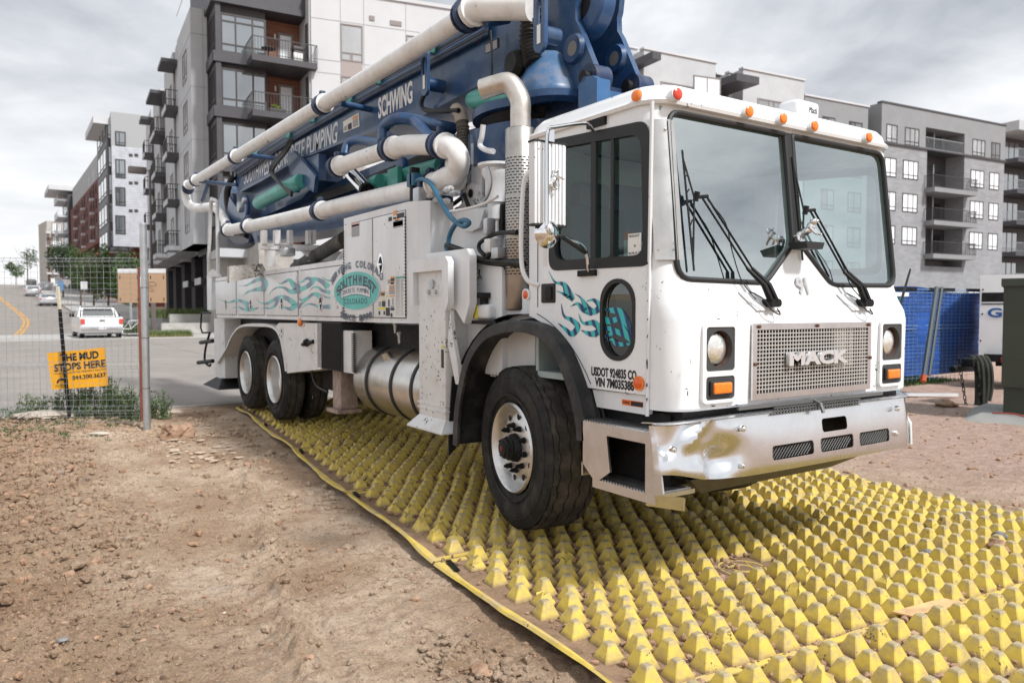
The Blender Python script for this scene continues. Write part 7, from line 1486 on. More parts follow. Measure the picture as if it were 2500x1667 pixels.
# ================================================================== fence, signs, plants on the left
def gl(x, y): return float(lot(np.array(x), np.array(y)))
FO = SD(*S2(357, 1045), 10.25); FU = _R.copy()       # wire fence runs square to the line of sight
def FPt(s, z, w_=0): p = FO+FU*s; return Vector((p.x+_F.x*w_, p.y+_F.y*w_, z))
def fs(px, py, d=10.25): p = SD(*S2(px, py), d); return (p-FO).dot(FU), p.z
WF = thing('wire_mesh_fence', FPt(-1.2, -.05), 'folded steel wire mesh fence panel left of the tall grey post', 'fence')
wr = MB(); s1, ztop = fs(341, 627); zb_f = fs(341, 1035)[1]; s0 = fs(-60, 700)[0]
rowsz = []; z = zb_f
folds = [(fs(200, 1000)[1], .05), (fs(200, 892)[1], .05), (fs(200, 640)[1], .045)]
def wv(z): 
    for zc_, a in folds:
        if abs(z-zc_) < .045: return -.045*(1-abs(z-zc_)/.045)
    return 0
n = int((s1-s0)/.0877)
zz_ = sorted(set([zb_f, ztop]+[f[0]+d for f in folds for d in (-.045, 0, .045)]))
for i in range(n+1):
    s = s1-i*.0877; wr.tube([FPt(s, z, wv(z)) for z in zz_], .0017 if i % 5 else .0026, 4, caps=False)
z = zb_f+.03
zs_h = [ztop-.02]+[f[0]+d for f in folds for d in (-.045, 0, .045)]
while z < ztop: zs_h.append(z); z += .074
for z in zs_h: wr.tube([FPt(s0, z+.004*noise.noise(Vector((z*9, 0, 0))), wv(z)), FPt((s0+s1)/2, z-.006, wv(z)), FPt(s1, z, wv(z))], .0018, 4, caps=False)
wr.build('wire', GALV, WF, kind='stuff')
def post(px0, py0, py1, r, d, m, name, label, lean=0, cat='post', shape=0):
    a, b = SD(*S2(px0, py0), d), SD(*S2(px0, py1), d); b = Vector((a.x, a.y, gl(a.x, a.y)-.1)) if shape == 0 else b; mb = MB().cyl(b, Vector((a.x, a.y, a.z)), r, 20)
    if shape == 0: mb.tube([(a.x, a.y, a.z-.005), (a.x, a.y, a.z+.012), (a.x, a.y, a.z+.03)], [r*1.08, r*1.05, r*.4], 16)
    return a, b, mb
pa = SD(*S2(349.5, 549), 9.85); gz_ = gl(pa.x, pa.y)
PT = thing('fence_post', (pa.x, pa.y, gz_), 'tall round galvanised steel post in the dirt, in front of the plywood boards', 'post')
MB().cyl((pa.x, pa.y, gz_-.1), (pa.x, pa.y, pa.z), .046, 24).build('tube', GALV, PT); MB().lathe([(0, .050), (.02, .049), (.035, .035), (.04, 0)], (pa.x, pa.y, pa.z-.01), 'z', 20).build('cap', GALV, PT)
for z in (.55, 1.2, 1.85): MB().lathe([(z-.002, .0465), (z, .0485), (z+.003, .0485), (z+.005, .0465)], (pa.x, pa.y, gz_), 'z', 20).build('tie_wire', BLACK, PT)
MB().box((pa.x-.048, pa.y-.02, 1.80), (pa.x-.044, pa.y+.01, 1.93)).build('sticker', mat('sticker_white', (.78,.78,.76), .6), PT)
pb = SD(*S2(341, 652), 10.5); gb_ = gl(pb.x, pb.y)
MB().box((pb.x-.03, pb.y-.004, gb_-.1), (pb.x+.03, pb.y+.004, pb.z)).box((pb.x-.004, pb.y+.004, gb_-.1), (pb.x+.004, pb.y+.035, pb.z)).build('steel_stake', mat('rusty_stake', (.17,.055,.035), .75, var=.3, vscale=12), label='rust red steel stake just behind the tall grey fence post', cat='stake')
# two plywood sign backs
PLY = mat('plywood', (.78,.50,.27), .7, var=.10, vscale=2.5, dirt=(.45,.26,.13), dscale=3, damt=.25)
for (x0, y0, x1, y1, lab) in ((287, 656, 340, 739, 'plywood sign back left of the tall grey post, with white top edge'), (362, 656, 404, 739, 'plywood sign back right of the tall grey post, with black wire loop')):
    a, b = SD(*S2(x0, y0), 10.9), SD(*S2(x1, y1), 10.9); t_ = thing('sign_board', (a+b)/2, lab, 'board')
    q = lambda s, z, w_=0: Vector((a.x, a.y, 0))+FU*s+Vector((_F.x*w_, _F.y*w_, z)); W = (b-a).dot(FU)
    def slab(nm, s0_, s1_, z0_, z1_, m, w0=0, th=.015): MB().prism([q(s0_, z0_, w0), q(s1_, z0_, w0), q(s1_, z1_, w0), q(s0_, z1_, w0)], (_F.x*th, _F.y*th, 0)).build(nm, m, t_)
    slab('panel', 0, W, b.z, a.z-.06, PLY); slab('top_edge', 0, W, a.z-.062, a.z, WHITE, -.004)
    for ss in (.03, W-.03):
        for zq in (b.z+.05, a.z-.12): slab('screw_mark', ss-.008, ss+.008, zq-.025, zq+.02, mat('rust', (.12,.05,.03), .8), -.002, .002)
    if x0 > 350: MB().tube(cr([q(.0, a.z-.2, -.03), q(.09, a.z-.19, -.05), q(.13, a.z-.24, -.05), q(.05, a.z-.245, -.04), q(0, a.z-.2, -.03)], 6), .003, 5).build('wire_loop', BLACK, t_)
# orange notice on a leaning dark stake
ORG = mat('notice_orange', (.86,.40,.01), .55, var=.05, vscale=3)
sk0, sk1 = SD(*S2(141, 700), 10.6), SD(*S2(168, 1010), 10.5); TS = thing('notice_stake', (sk1.x, sk1.y, gl(sk1.x, sk1.y)), 'leaning dark steel stake with a pale painted tip behind the wire fence', 'stake')
d_ = (sk1-sk0); MB().tube([sk0+d_*.18, sk1+d_*.05], .024, 4).build('stake', BLACK, TS); MB().tube([sk0, sk0+d_*.18], .023, 4).build('painted_tip', mat('tip_cream', (.62,.55,.40), .6), TS)
c4 = [SD(*S2(*p), 10.62) for p in ((115, 862), (256, 848), (264, 941), (127, 952))]
NT = thing('notice_board', c4[3], 'bright orange notice reading THE MUD STOPS HERE behind the wire fence', 'sign')
MB().prism(c4, (_F.x*.006, _F.y*.006, 0)).build('panel', ORG, NT)
xd = (c4[1]-c4[0]).normalized(); yd = (c4[0]-c4[3]).normalized(); yd = (yd-xd*yd.dot(xd)).normalized(); W = (c4[1]-c4[0]).length; Hh = (c4[0]-c4[3]).length; fo = -_F*.004
def nt(s, u, v, h, w_, b=.05, m=INK): text(s, c4[3]+xd*(u*W)+yd*(v*Hh)+fo+xd*(.09*W*(1-v)*0), xd, yd, h*Hh, m, NT, 'lettering', width=w_*W, ext=.0005, bold=b)
nt('THE MUD', .20, .74, .19, .66, .035); nt('STOPS HERE', .075, .49, .19, .89, .03); nt('YOUR ENVIRONMENTAL TRACKOUT SOLUTION', .07, .405, .035, .90, .0); nt('844.200.3637', .37, .22, .11, .585, .02); nt('FODS', .07, .06, .07, .19, .02, mat('olive_ink', (.35,.28,.02), .6))
lg = MB(); o_ = c4[3]+fo
for t0 in range(7): a = R(200-t0*28); b = R(200-(t0+1)*28); lg.prism([o_+xd*(W*(.18+.085*math.cos(a)))+yd*(Hh*(.19+.10*math.sin(a))), o_+xd*(W*(.18+.085*math.cos(b)))+yd*(Hh*(.19+.10*math.sin(b))), o_+xd*(W*(.18+.055*math.cos(b)))+yd*(Hh*(.19+.045*math.sin(b))), o_+xd*(W*(.18+.055*math.cos(a)))+yd*(Hh*(.19+.045*math.sin(a)))], -_F*.0005)
lg.build('logo_mark', INK, NT)
# weeds
def weed(name, px, py, d, n, h, spread, m, label, seed, leaf=.028, **kw):
    rg = random.Random(seed); c = SD(*S2(px, py), d); c = Vector((c.x, c.y, gl(c.x, c.y))); root = thing(name, c, label, 'weeds', **kw); st_ = MB(); lf = MB()
    for i in range(n):
        a = rg.uniform(0, 6.28); r = spread*math.sqrt(rg.random()); b = c+FU*(r*math.cos(a))+Vector((0, 0, 0))+Vector((_F.x, _F.y, 0))*(r*.35*math.sin(a)); hh = h*rg.uniform(.45, 1.05)*(1-.45*(r/spread)**2); t = b+Vector((rg.uniform(-.12, .12), rg.uniform(-.12, .12), hh)); mid = (b+t)/2+Vector((rg.uniform(-.04, .04), rg.uniform(-.04, .04), 0))
        P = cr([b, mid, t], 4); st_.tube(P, [.003]*len(P), 4, caps=False)
        for k in range(int(16+hh*46)):
            u = rg.random()**.8; p = P[min(int(u*(len(P)-1)), len(P)-2)].lerp(P[min(int(u*(len(P)-1))+1, len(P)-1)], (u*(len(P)-1)) % 1); d_ = Vector((rg.gauss(0, 1), rg.gauss(0, 1), rg.uniform(-.1, 1.1))).normalized(); s = d_.cross(Vector((rg.gauss(0, 1), rg.gauss(0, 1), rg.gauss(0, 1)))).normalized(); L = leaf*rg.uniform(.6, 1.5)
            p = p+Vector((rg.gauss(0, .012), rg.gauss(0, .012), 0)); lf.add([p, p+d_*L*.5+s*L*.24, p+d_*L*1.2, p+d_*L*.5-s*L*.24], [(0, 1, 2, 3)])
    st_.build('stems', LEAF3, root, kind='stuff'); lf.build('foliage', m, root, ang=0, kind='stuff')
WL = mat('weed_leaf', (.115,.165,.075), .7, var=.4, vscale=9, spec=.2)
weed('weed_clump', 88, 1020, 10.9, 34, .42, .26, WL, 'small leafy weed clump at the far left of the wire fence', 3)
weed('weed_clump', 150, 1018, 10.9, 26, .42, .18, WL, 'narrow green weed at the foot of the leaning dark stake', 4)
weed('weed_clump', 245, 1022, 10.9, 150, .62, .52, WL, 'largest bushy green weed clump below the orange notice', 5)
weed('weed_clump', 310, 1020, 10.95, 60, .50, .28, WL, 'dense green weeds between the large clump and the grey post', 6)
weed('weed_clump', 385, 1020, 10.9, 44, .48, .22, WL, 'green weed clump right of the tall grey post', 7)
gs = MB(); rg = random.Random(11)
for i in range(9000):
    px, py = rg.uniform(-40, 370), rg.uniform(1000, 1078)
    v = float(vn(np.array(px/38.), np.array(py/13.), 77)); 
    if v < .52+.12*(px > 150 and py > 1055): continue
    p = onground(*S2(px, py), lot) if i % 3 == 0 else onground(*S2(px, py), lot)
    for k in range(3):
        a = rg.uniform(0, 6.28); L = rg.uniform(.02, .055); q = p+Vector((rg.gauss(0, .02), rg.gauss(0, .02), 0)); t = q+Vector((math.cos(a)*L*.7, math.sin(a)*L*.7, L*.8)); s = Vector((-math.sin(a), math.cos(a), 0))*.005; gs.add([q-s, q+s, t], [(0, 1, 2)])
    if i > 4200: break
gs.build('low_weeds', mat('ground_green', (.06,.115,.04), .8, var=.4, vscale=8), ang=0, kind='stuff', label='patches of low green ground cover below the wire fence', cat='ground cover')
tw = MB()
for i in range(26):
    p = onground(*S2(rg.uniform(20, 90), rg.uniform(1012, 1050)), lot); a = rg.uniform(0, 6.28); tw.tube([p, p+Vector((math.cos(a)*.1, math.sin(a)*.1, .05)), p+Vector((math.cos(a)*.22, math.sin(a)*.15, .03+.1*rg.random()))], .004, 4)
tw.build('twigs', mat('twig', (.09,.055,.045), .9), ang=0, kind='stuff', label='tangle of dry brown twigs under the left of the fence', cat='twigs')
# ================================================================== parked cars
def car(name, loc, az, L, W, H, kind, paint, label, group):
    root = thing(name, (0, 0, 0), label, 'car' if kind != 'pickup' else 'pickup truck', group, local=True); g = .22
    if kind == 'pickup': prof = [(0, .55), (0, 1.08), (.04, 1.12), (1.62, 1.14), (1.70, 1.16), (1.95, 1.62), (2.10, 1.70), (3.4, 1.72), (3.55, 1.68), (4.1, 1.18), (5.3, 1.08), (5.5, .98), (5.55, .5)]
    elif kind == 'suv': prof = [(0, .5), (-.02, .9), (.06, 1.05), (.22, 1.45), (.40, 1.60), (.8, 1.66), (2.4, 1.68), (2.8, 1.60), (3.5, 1.10), (4.4, .98), (4.6, .8), (4.62, .45)]
    else: prof = [(0, .42), (-.02, .85), (.05, .98), (.45, 1.04), (.85, 1.30), (1.25, 1.42), (2.5, 1.44), (2.8, 1.38), (3.5, 1.02), (4.4, .88), (4.6, .7), (4.62, .4)]
    rings = []
    for k, (t, ins) in enumerate(((0, .10), (.05, .02), (.5, 0), (.95, .02), (1, .10))):
        ring_ = []
        for (y, z) in prof:
            tum = .16*max(0, (z-1.05)/.6) if kind != 'pickup' or y > 1.7 else 0; x = (-W/2+W*t); x = x*(1-2*tum/W*1.0); ring_.append((x, y+ (ins if y < .1 else 0), z-(ins*.3 if z > 1.3 else 0)))
        ring_ += [(x_, 5.4/5.55*L if i == 0 else .1, .32) for i, x_ in enumerate([ring_[0][0]]*2)]
        rings.append(ring_)
    MB().loft(rings).build('body', paint, root, ang=40)
    yb, zb0, zb1 = {'pickup': (1.70, 1.22, 1.60), 'suv': (.05, 1.08, 1.46), 'sedan': (.47, 1.08, 1.32)}[kind]; sl_ = {'pickup': .20, 'suv': .16, 'sedan': .40}[kind]
    wt = W*.38; MB().prism([(-wt, yb-.03, zb0), (wt, yb-.03, zb0), (wt*.9, yb+sl_-.03, zb1), (-wt*.9, yb+sl_-.03, zb1)], (0, .03, 0)).build('rear_window', DGL, root)
    for s in (-1, 1):
        x = s*(W/2-.07); y0 = yb+.25; MB().prism([(x, y0, zb0), (x, y0+L*.36, zb0), (x*.90, y0+L*.30, zb1+.02), (x*.90, y0+.18, zb1+.02)], (s*.02, 0, 0)).build('side_glass', DGL, root)
        tl = MB().rbox((s*(W/2-.20) if s > 0 else -W/2+.01, -.03, .78 if kind == 'pickup' else .74), (s*W/2-.01 if s > 0 else -W/2+.20, .12, 1.05 if kind == 'pickup' else .90), .02).build('tail_lamp', REDL, root)
        for y in (.85, L-.95):
            wh = MB().lathe([(0, 0), (.02, .18), (.0, .22), (.0, .32), (.03, .35), (.20, .35), (.22, .30)], (0, 0, 0), 'x', 24); M = Matrix.Translation((s*(W/2-.01), y, .35)) @ (Matrix.Rotation(R(180), 4, 'Z') if s > 0 else Matrix.Identity(4)); place(wh, M).build('wheel', TYRE, root)
            hc = MB().lathe([(-.005, 0), (-.005, .16), (.005, .2)], (0, 0, 0), 'x', 18); place(hc, M).build('hubcap', ALU, root)
        MB().rbox((s*(W/2+.0) if s > 0 else -W/2-.24, yb+1.45, 1.12), (W/2+.24 if s > 0 else -W/2, yb+1.55, 1.30), .03).build('wing_mirror', BLACK if kind == 'pickup' else paint, root)
    MB().rbox((-W/2+.02, -.12 if kind == 'pickup' else -.06, .42), (W/2-.02, .06, .66), .04).build('rear_bumper', CHROME if kind == 'pickup' else paint, root)
    MB().box((-.17, -.14 if kind == 'pickup' else -.05, .50 if kind == 'pickup' else .72), (.17, -.12 if kind == 'pickup' else -.03, .66 if kind == 'pickup' else .84)).build('number_plate', LG2, root); MB().box((-W/2+.1, .3, .25), (W/2-.1, L-.4, .45)).build('underbody', BLACK, root)
    if kind == 'pickup':
        MB().box((-W/2+.16, .10, 1.125), (W/2-.16, 1.60, 1.135)).build('bed_opening', DARK, root); hr = MB().tube([(-W*.42, 1.66, 1.14), (-W*.40, 1.70, 1.66), (W*.40, 1.70, 1.66), (W*.42, 1.66, 1.14)], .03, 8); hr.build('rack', BLACK, root); MB().box((-.11, -.02, .93), (.11, .0, .99)).build('tailgate_handle', BLACK, root)
    root.location = loc; root.rotation_euler = (0, 0, -R(az)); return root
SILV = mat('car_silver', (.52,.53,.54), .3, metal=.5, coat=.6); WCAR = mat('car_white', (.78,.78,.78), .3, coat=.6); GCAR = mat('car_grey', (.16,.17,.18), .3, coat=.6)
p = onground(226, 764); car('parked_pickup', (4.42, 45.0, float(asph(4.4, 46))), -.6, 5.55, 1.98, 1.8, 'pickup', WCAR, 'white pickup truck with black rack parked at the kerb, nearest of the parked vehicles', 'vehicles parked up the hill')
p = onground(113, 704); car('parked_car', (p.x, p.y, float(asph(p.x, p.y))), -.6, 4.6, 1.8, 1.45, 'sedan', SILV, 'silver sedan parked second up the hill beyond the white pickup', 'vehicles parked up the hill')
p = onground(77, 681); car('parked_car', (p.x, p.y, float(asph(p.x, p.y))), -.6, 4.6, 1.95, 1.7, 'suv', SILV, 'silver estate wagon just left of and beyond the silver sedan', 'vehicles parked up the hill')
p = onground(88, 668); car('parked_car', (p.x+1.2, p.y, float(asph(p.x, p.y))), -.6, 4.6, 1.95, 1.7, 'suv', GCAR, 'dark grey car parked third, partly hidden behind the silver wagon', 'vehicles parked up the hill')
p = onground(78, 662); car('parked_car', (p.x, p.y+14, float(asph(p.x, p.y+14))), -.6, 4.6, 1.95, 1.7, 'suv', GCAR, 'dark car near the hill top behind the silver wagon', 'vehicles parked up the hill')
# ================================================================== street trees, lamps, signs, planting
BARK = mat('bark', (.11,.085,.065), .9, var=.25, vscale=8)
def tree(x, y, h, r, label, seed, m=LEAF, n=1700, th=.1, s=.13):
    z = float(asph(x, y)); root = thing('street_tree', (x, y, z), label, 'tree', 'young trees along the pavement'); tb = MB(); rg = random.Random(seed)
    tb.tube([(x, y, z), (x+.05, y, z+h*.4), (x, y, z+h*.9)], [th, th*.7, th*.2], 8)
    for i in range(7): a = rg.uniform(0, 6.28); z0 = z+h*rg.uniform(.3, .7); tb.tube([(x, y, z0), (x+math.cos(a)*r*.5, y+math.sin(a)*r*.5, z0+h*.13), (x+math.cos(a)*r*.8, y+math.sin(a)*r*.8, z0+h*.28)], [th*.4, th*.25, .01], 5)
    tb.build('trunk', BARK, root); leaves('crown', (x, y, z+h*.64), r, r, h*.38, n, s, m, root, seed)
tree(7.3, 57, 5.6, 1.5, 'young green street tree behind the white pickup, left of the plywood', 1); tree(6.9, 66, 5.8, 1.3, 'second young street tree from the corner', 2); tree(7.2, 80, 6.2, 1.6, 'third street tree up the pavement, before the brick block', 3, LEAF2); tree(7.4, 96, 6.8, 1.8, 'fourth street tree up the pavement', 4)
tree(7.5, 125, 8.5, 2.4, 'tall dark street tree near the top of the hill', 5, mat('leaf_deep', (.028,.055,.02), .7, var=.4, vscale=2), 2300, .14, .18); tree(4.6, 175, 9, 2.6, 'pale thin-leaved tree at the top of the street', 6, LEAF3, 500, .12, .2)
p = onground(38, 655); tree(p.x, p.y+6, 5.5, 2.2, 'round green tree on the crest left of the parked cars', 8, LEAF, 900, .1, .22)
def sign(px, py, d, w_, h, m, label, pole=True, txt=None, back=0):
    c = SD(*S2(px, py), d); gz_ = float(asph(c.x, c.y)); root = thing('street_sign', (c.x, c.y, gz_), label, 'sign'); u = FU*(w_/2)
    MB().prism([c-u-Vector((0, 0, h/2)), c+u-Vector((0, 0, h/2)), c+u+Vector((0, 0, h/2)), c-u+Vector((0, 0, h/2))], (_F.x*.02, _F.y*.02, 0)).build('panel', m, root)
    MB().cyl((c.x+_F.x*.05, c.y+_F.y*.05, gz_), (c.x+_F.x*.05, c.y+_F.y*.05, c.z+h/2), .03, 6).build('pole', GALV, root)
    if txt: text(txt, c-u*.8-_F*.01-Vector((0, 0, h*.2)), FU, (0, 0, 1), h*.4, INK, root, 'lettering', width=w_*.8, ext=.002)
sign(205, 697, 62, .55, .65, WCAR, 'white square construction notice on a thin pole beyond the silver sedan'); sign(148, 698, 80, .6, 1.0, mat('sign_blue', (.12,.24,.42), .5), 'blue parking sign beyond the leaning stake tip'); sign(252, 708, 60, .28, .5, WCAR, 'small white parking sign left of the plywood board'); sign(129, 685, 90, .5, .5, WCAR, 'tiny white square sign far up the street'); sign(163, 688, 84, .9, .55, mat('sign_pinkish', (.62,.55,.55), .6), 'pale pink banner sign by the brick block shopfront')
LT_ = SD(*S2(367, 470), 52); lx, ly = LT_.x, LT_.y; root = thing('street_lamp', (lx, ly, .1), 'tall thin dark street lamp with box head pointing left over the street', 'street lamp'); tp = SD(*S2(368, 415), 52)
MB().tube([(lx, ly, .1), (lx, ly, tp.z)], [.11, .07], 10).build('pole', mat('lamp_brown', (.12,.10,.095), .5), root); hd = SD(*S2(335, 416), 52); MB().tube([(lx, ly, tp.z-.1), hd+FU*.5], .04, 6).build('arm', mat('lamp_brown', (.12,.10,.095), .5), root); MB().rbox(hd-Vector((.55, .25, .22)), hd+Vector((.55, .25, .22)), .03).build('lamp_head', MATS['lamp_brown'], root)
for i, (px, d, lab) in enumerate(((375, 47.5, 'dark brown square bollard post on the pavement right of the plywood'), (320, 50, 'thin grey steel pole behind the plywood boards'))):
    c = SD(*S2(px, 780), d); MB().box((c.x-.12+.05*i, c.y-.12+.05*i, .1), (c.x+.12-.05*i, c.y+.12-.05*i, 4.2 if i else 3.2)).build('pavement_post', MATS['lamp_brown'] if not i else GALV, label=lab, cat='post')
for i, (px, py0, d, w_, h, lab) in enumerate(((420, 740, 50, 1.0, 1.0, 'left low concrete planter wall at the pavement'), (485, 745, 49, 3.4, 1.15, 'long concrete planter wall beside the truck tail'), (490, 775, 46.8, 4.4, .62, 'low pale bench-height wall in front of the long planter'))):
    c = SD(*S2(px, 790), d); MB().box((c.x-w_/2, c.y, .1), (c.x+w_/2, c.y+.4, .1+h)).build('planter_wall', CONC, label=lab, cat='wall')
def grass(name, x0, x1, y0, y1, z, n, h, m, label, seed=5):
    rg = np.random.default_rng(seed); P = np.stack([rg.uniform(x0, x1, n), rg.uniform(y0, y1, n), np.full(n, z)], 1); a = rg.random(n)*6.28; L = h*(.6+.6*rg.random(n)); T_ = P+np.stack([np.cos(a)*L*.35, np.sin(a)*L*.35, L], 1); s = np.stack([np.sin(a), -np.cos(a), 0*a], 1)*.02*(h/.4)**.5
    V = np.stack([P-s, P+s, T_], 1).reshape(-1, 3); mb = MB(); mb.v = [tuple(v) for v in V]; mb.f = [tuple(f) for f in np.arange(3*n).reshape(-1, 3).tolist()]; return mb.build(name, m, ang=0, kind='stuff', label=label, cat='grass')
GRS = mat('ornamental_grass', (.13,.17,.06), .7, var=.5, vscale=4); GRT = mat('ornamental_grass_tan', (.34,.26,.10), .7, var=.4, vscale=6)
c = SD(*S2(405, 808), 41.5); grass('pavement_grass', c.x-1.1, c.x+1.25, c.y-.5, c.y+.7, .0, 2600, .42, GRS, 'strip of green ornamental grass at the kerb right of the plywood boards'); grass('pavement_grass', c.x-1.2, c.x+1.3, c.y-.6, c.y+.1, .0, 700, .26, GRT, 'tan grass stubble at the foot of the kerb grass strip', 6)
cg = SD(*S2(480, 745), 50); grass('planter_grass', cg.x-2.6, cg.x+1.5, cg.y+.5, cg.y+2, 1.0, 2600, .6, GRS, 'green grasses behind the long concrete planter wall', 7)
grass('verge_grass', 6.1, 7.6, 50, 58, .13, 1500, .5, LEAF2, 'planting strip of low shrubs beside the white pickup', 9)
MB().box((c.x-14, c.y-.75, -.05), (c.x+16, c.y+9, .04)).build('pavement_apron', PAVE, kind='structure'); MB().box((c.x-14, c.y-.9, -.05), (c.x+16, c.y-.752, .07)).build('kerb_far', CONC, kind='structure')
# bicycle
def bike(px, py, d):
    c = SD(*S2(px, py), d); z = .12; root = thing('bicycle', (c.x, c.y, z), 'white framed bicycle leaning behind the pickup beside the grass strip', 'bicycle'); u = (FU*.85+Vector((_F.x, _F.y, 0))*.5).normalized()
    for s in (-.5, .5): q = c+u*s; MB().tube([Vector((q.x, q.y, z+.34))+u*(.33*math.cos(a))+Vector((0, 0, .33*math.sin(a))) for a in [i*.2618 for i in range(24)]], .018, 6, closed=True).build('wheel', RUB, root)
    h = lambda s, zz: Vector((c.x, c.y, z+zz))+u*s
    MB().tube([h(-.5, .34), h(-.12, .34), h(.35, .78), h(.5, .34)], .02, 6).tube([h(-.12, .34), h(-.22, .80), h(.35, .80)], .02, 6).tube([h(-.5, .34), h(-.2, .72)], .014, 6).build('frame', WCAR, root); MB().rbox(h(-.34, .82), h(-.12, .88)+Vector((.05, .05, 0)), .02).build('saddle', RUB, root); MB().tube([h(.36, .80), h(.36, .98), h(.48, 1.0)], .014, 6).build('handlebar', GALV, root)
bike(325, 800, 42.5)
# ================================================================== right-hand side
FBm = mat('blue_windbreak', (.012,.065,.27), .65, var=.25, vscale=1.6, dirt=(.05,.11,.30), dscale=4, damt=.3)
f0, f1 = SD(2050, 760, 15.6), SD(2256, 770, 17.2); BFc = Fac((f0.x, f0.y), math.degrees(math.atan2(f1.x-f0.x, f1.y-f0.y)), 1); BFc.n = BFc.n if BFc.n.y < 0 else -BFc.n; LU = (f1-f0).length
bf = thing('site_fence', f0, 'temporary mesh fence wrapped in blue windbreak cloth behind the right of the cab', 'fence'); nx_, nz_ = 90, 34; zt0, zt1 = 1.98, 1.86; vs = []
for j in range(nz_+1):
    for i in range(nx_+1):
        u = -3+ (LU+3)*i/nx_; z = .13+((zt0+(zt1-zt0)*u/LU)-.13)*j/nz_; sag = .05*math.sin(u*1.5)+.03*noise.noise(Vector((u*1.7, z*2, 0)))+(.012*math.sin(z*46))+.03*math.sin(u*9)*.3; vs.append(BFc.P(u, sag, z+(.03*math.sin(u*2.3) if j == nz_ else 0)))
MB().add(vs, [(j*(nx_+1)+i, j*(nx_+1)+i+1, (j+1)*(nx_+1)+i+1, (j+1)*(nx_+1)+i) for j in range(nz_) for i in range(nx_)]).build('blue_cloth', FBm, bf, ang=60)
hw = MB(); TIE = mat('fence_wire_blue', (.16,.26,.42), .6)
for i in range(26): z = .08+i*.074; BFc.box(hw, -3, LU, .045, .05, z, z+.006)
for z in (1.10, 1.17, 1.86, 1.92): BFc.box(hw, -3, LU, .05, .06, z, z+.012)
for i in range(38): u = -3+i*.15; BFc.box(hw, u, u+.005, .052, .056, .02, 1.93)
hw.build('mesh_wire', TIE, bf, kind='stuff')
tb_ = MB()
for k in range(5): BFc.box(tb_, -2.9+k*1.35, -2.9+k*1.35+.9, .03, .06, 1.90, 1.97)
tb_.build('black_edge', BLACK, bf, kind='stuff')
a, b = SD(2152, 660, 15.2), SD(2122, 862, 14.6); u_ = FU
lp_ = thing('leaning_prop', (b.x, b.y, -.05), 'dark steel prop leaning against the blue fence cloth', 'prop'); MB().tube([a, b], .045, 8).tube([a+u_*.10, b+u_*.10], .03, 8).build('pole', mat('prop_steel', (.10,.115,.12), .5, metal=.5), lp_); MB().tube([b, b+(b-a).normalized()*.13], .055, 8).build('orange_foot', mat('foot_orange', (.45,.08,.02), .7), lp_)
p = SD(*S2(2290, 948), 13.9); MB().box((-1.15, -.05, 0), (1.15, .05, .05)).build('white_plank', WCAR, label='white painted plank lying on the grass below the blue fence', cat='plank'); o = [x for x in COL.objects if x.name == 'white_plank'][0]; o.location = (p.x-.35, p.y+.6, -.09); o.rotation_euler = (0, 0, -YAW)
grass('verge_grass', 13.0, 17.8, 8.6, 11.2, -.08, 9000, .09, mat('lawn_green', (.055,.115,.022), .8, var=.4, vscale=3), 'green grass strip under the blue windbreak fence', 12)
# teal skip and white corner behind the cab
c = SD(2052, 665, 13.6); sk_ = thing('site_skip', (c.x, c.y, 0), 'teal corrugated steel skip with white lid, seen right behind the cab', 'skip'); TL = mat('skip_teal', (.02,.27,.40), .5, var=.15, vscale=5); mb = MB().box((c.x-1.6, c.y, .0), (c.x+.25, c.y+1.5, c.z-.12))
for i in range(12): mb.box((c.x-1.55+i*.155, c.y-.03, .1), (c.x-1.50+i*.155, c.y, c.z-.14))
mb.build('body', TL, sk_); MB().box((c.x-1.65, c.y-.05, c.z-.12), (c.x+.42, c.y+1.55, c.z-.05)).build('lid', WCAR, sk_)
# generator trailer
g0, g1 = SD(2252, 632, 15.8), SD(2252, 815, 15.8); gt = thing('generator_trailer', (g0.x, g0.y, 0), 'white generator trailer with blue letters GE J and black stripe behind the green cabinet', 'trailer'); gf = Fac((g0.x, g0.y), 157, 1); gf.n = gf.n if gf.n.dot(_F) < 0 else -gf.n
mb = MB(); gf.box(mb, 0, 3.4, -1.5, 0, g1.z, g0.z); gb2 = mb.build('body', WCAR, gt); mb = MB(); zs0 = g0.z-.36; gf.box(mb, .03, 3.3, -.01, .006, zs0-.19, zs0); mb.build('black_stripe', BLACK, gt); mb = MB(); gf.box(mb, .03, 3.3, -.01, .005, zs0-.25, zs0-.225); mb.build('black_stripe', BLACK, gt)
text('GE Jobsite', gf.P(.14, .008, zs0-.50), gf.u, (0, 0, 1), .185, mat('letter_blue', (.02,.09,.30), .5), gt, 'lettering', width=1.55, ext=.002, bold=.03); text('CONSTRUCTION', gf.P(.62, .008, zs0-.62), gf.u, (0, 0, 1), .07, mat('letter_grey', (.2,.2,.22), .5), gt, 'lettering', ext=.002); text('RENTAL', gf.P(.42, .012, zs0-.11), gf.u, (0, 0, 1), .05, mat('letter_pale', (.3,.3,.3), .5), gt, 'lettering', ext=.002)
mb = MB(); gf.box(mb, .3, 3.3, -1.4, -.1, .35, g1.z); gf.box(mb, .1, 3.2, -.2, .2, .45, .6); mb.build('chassis', BLACK, gt); MB().lathe([(0, 0), (.0, .3), (.2, .3), (.2, 0)], gf.P(1.0, -.1, .30), 'y', 20).build('wheel', TYRE, gt); b2 = MB()
for (u, z) in ((.05, g0.z-.30), (.6, g0.z-.30), (.05, g0.z-.8), (.03, g0.z-1.35), (.5, g0.z-1.2)): q = gf.P(u, .004, z); b2.sphere(q, .02, 1)
b2.build('body_bolt', BLACK, gt, kind='stuff')
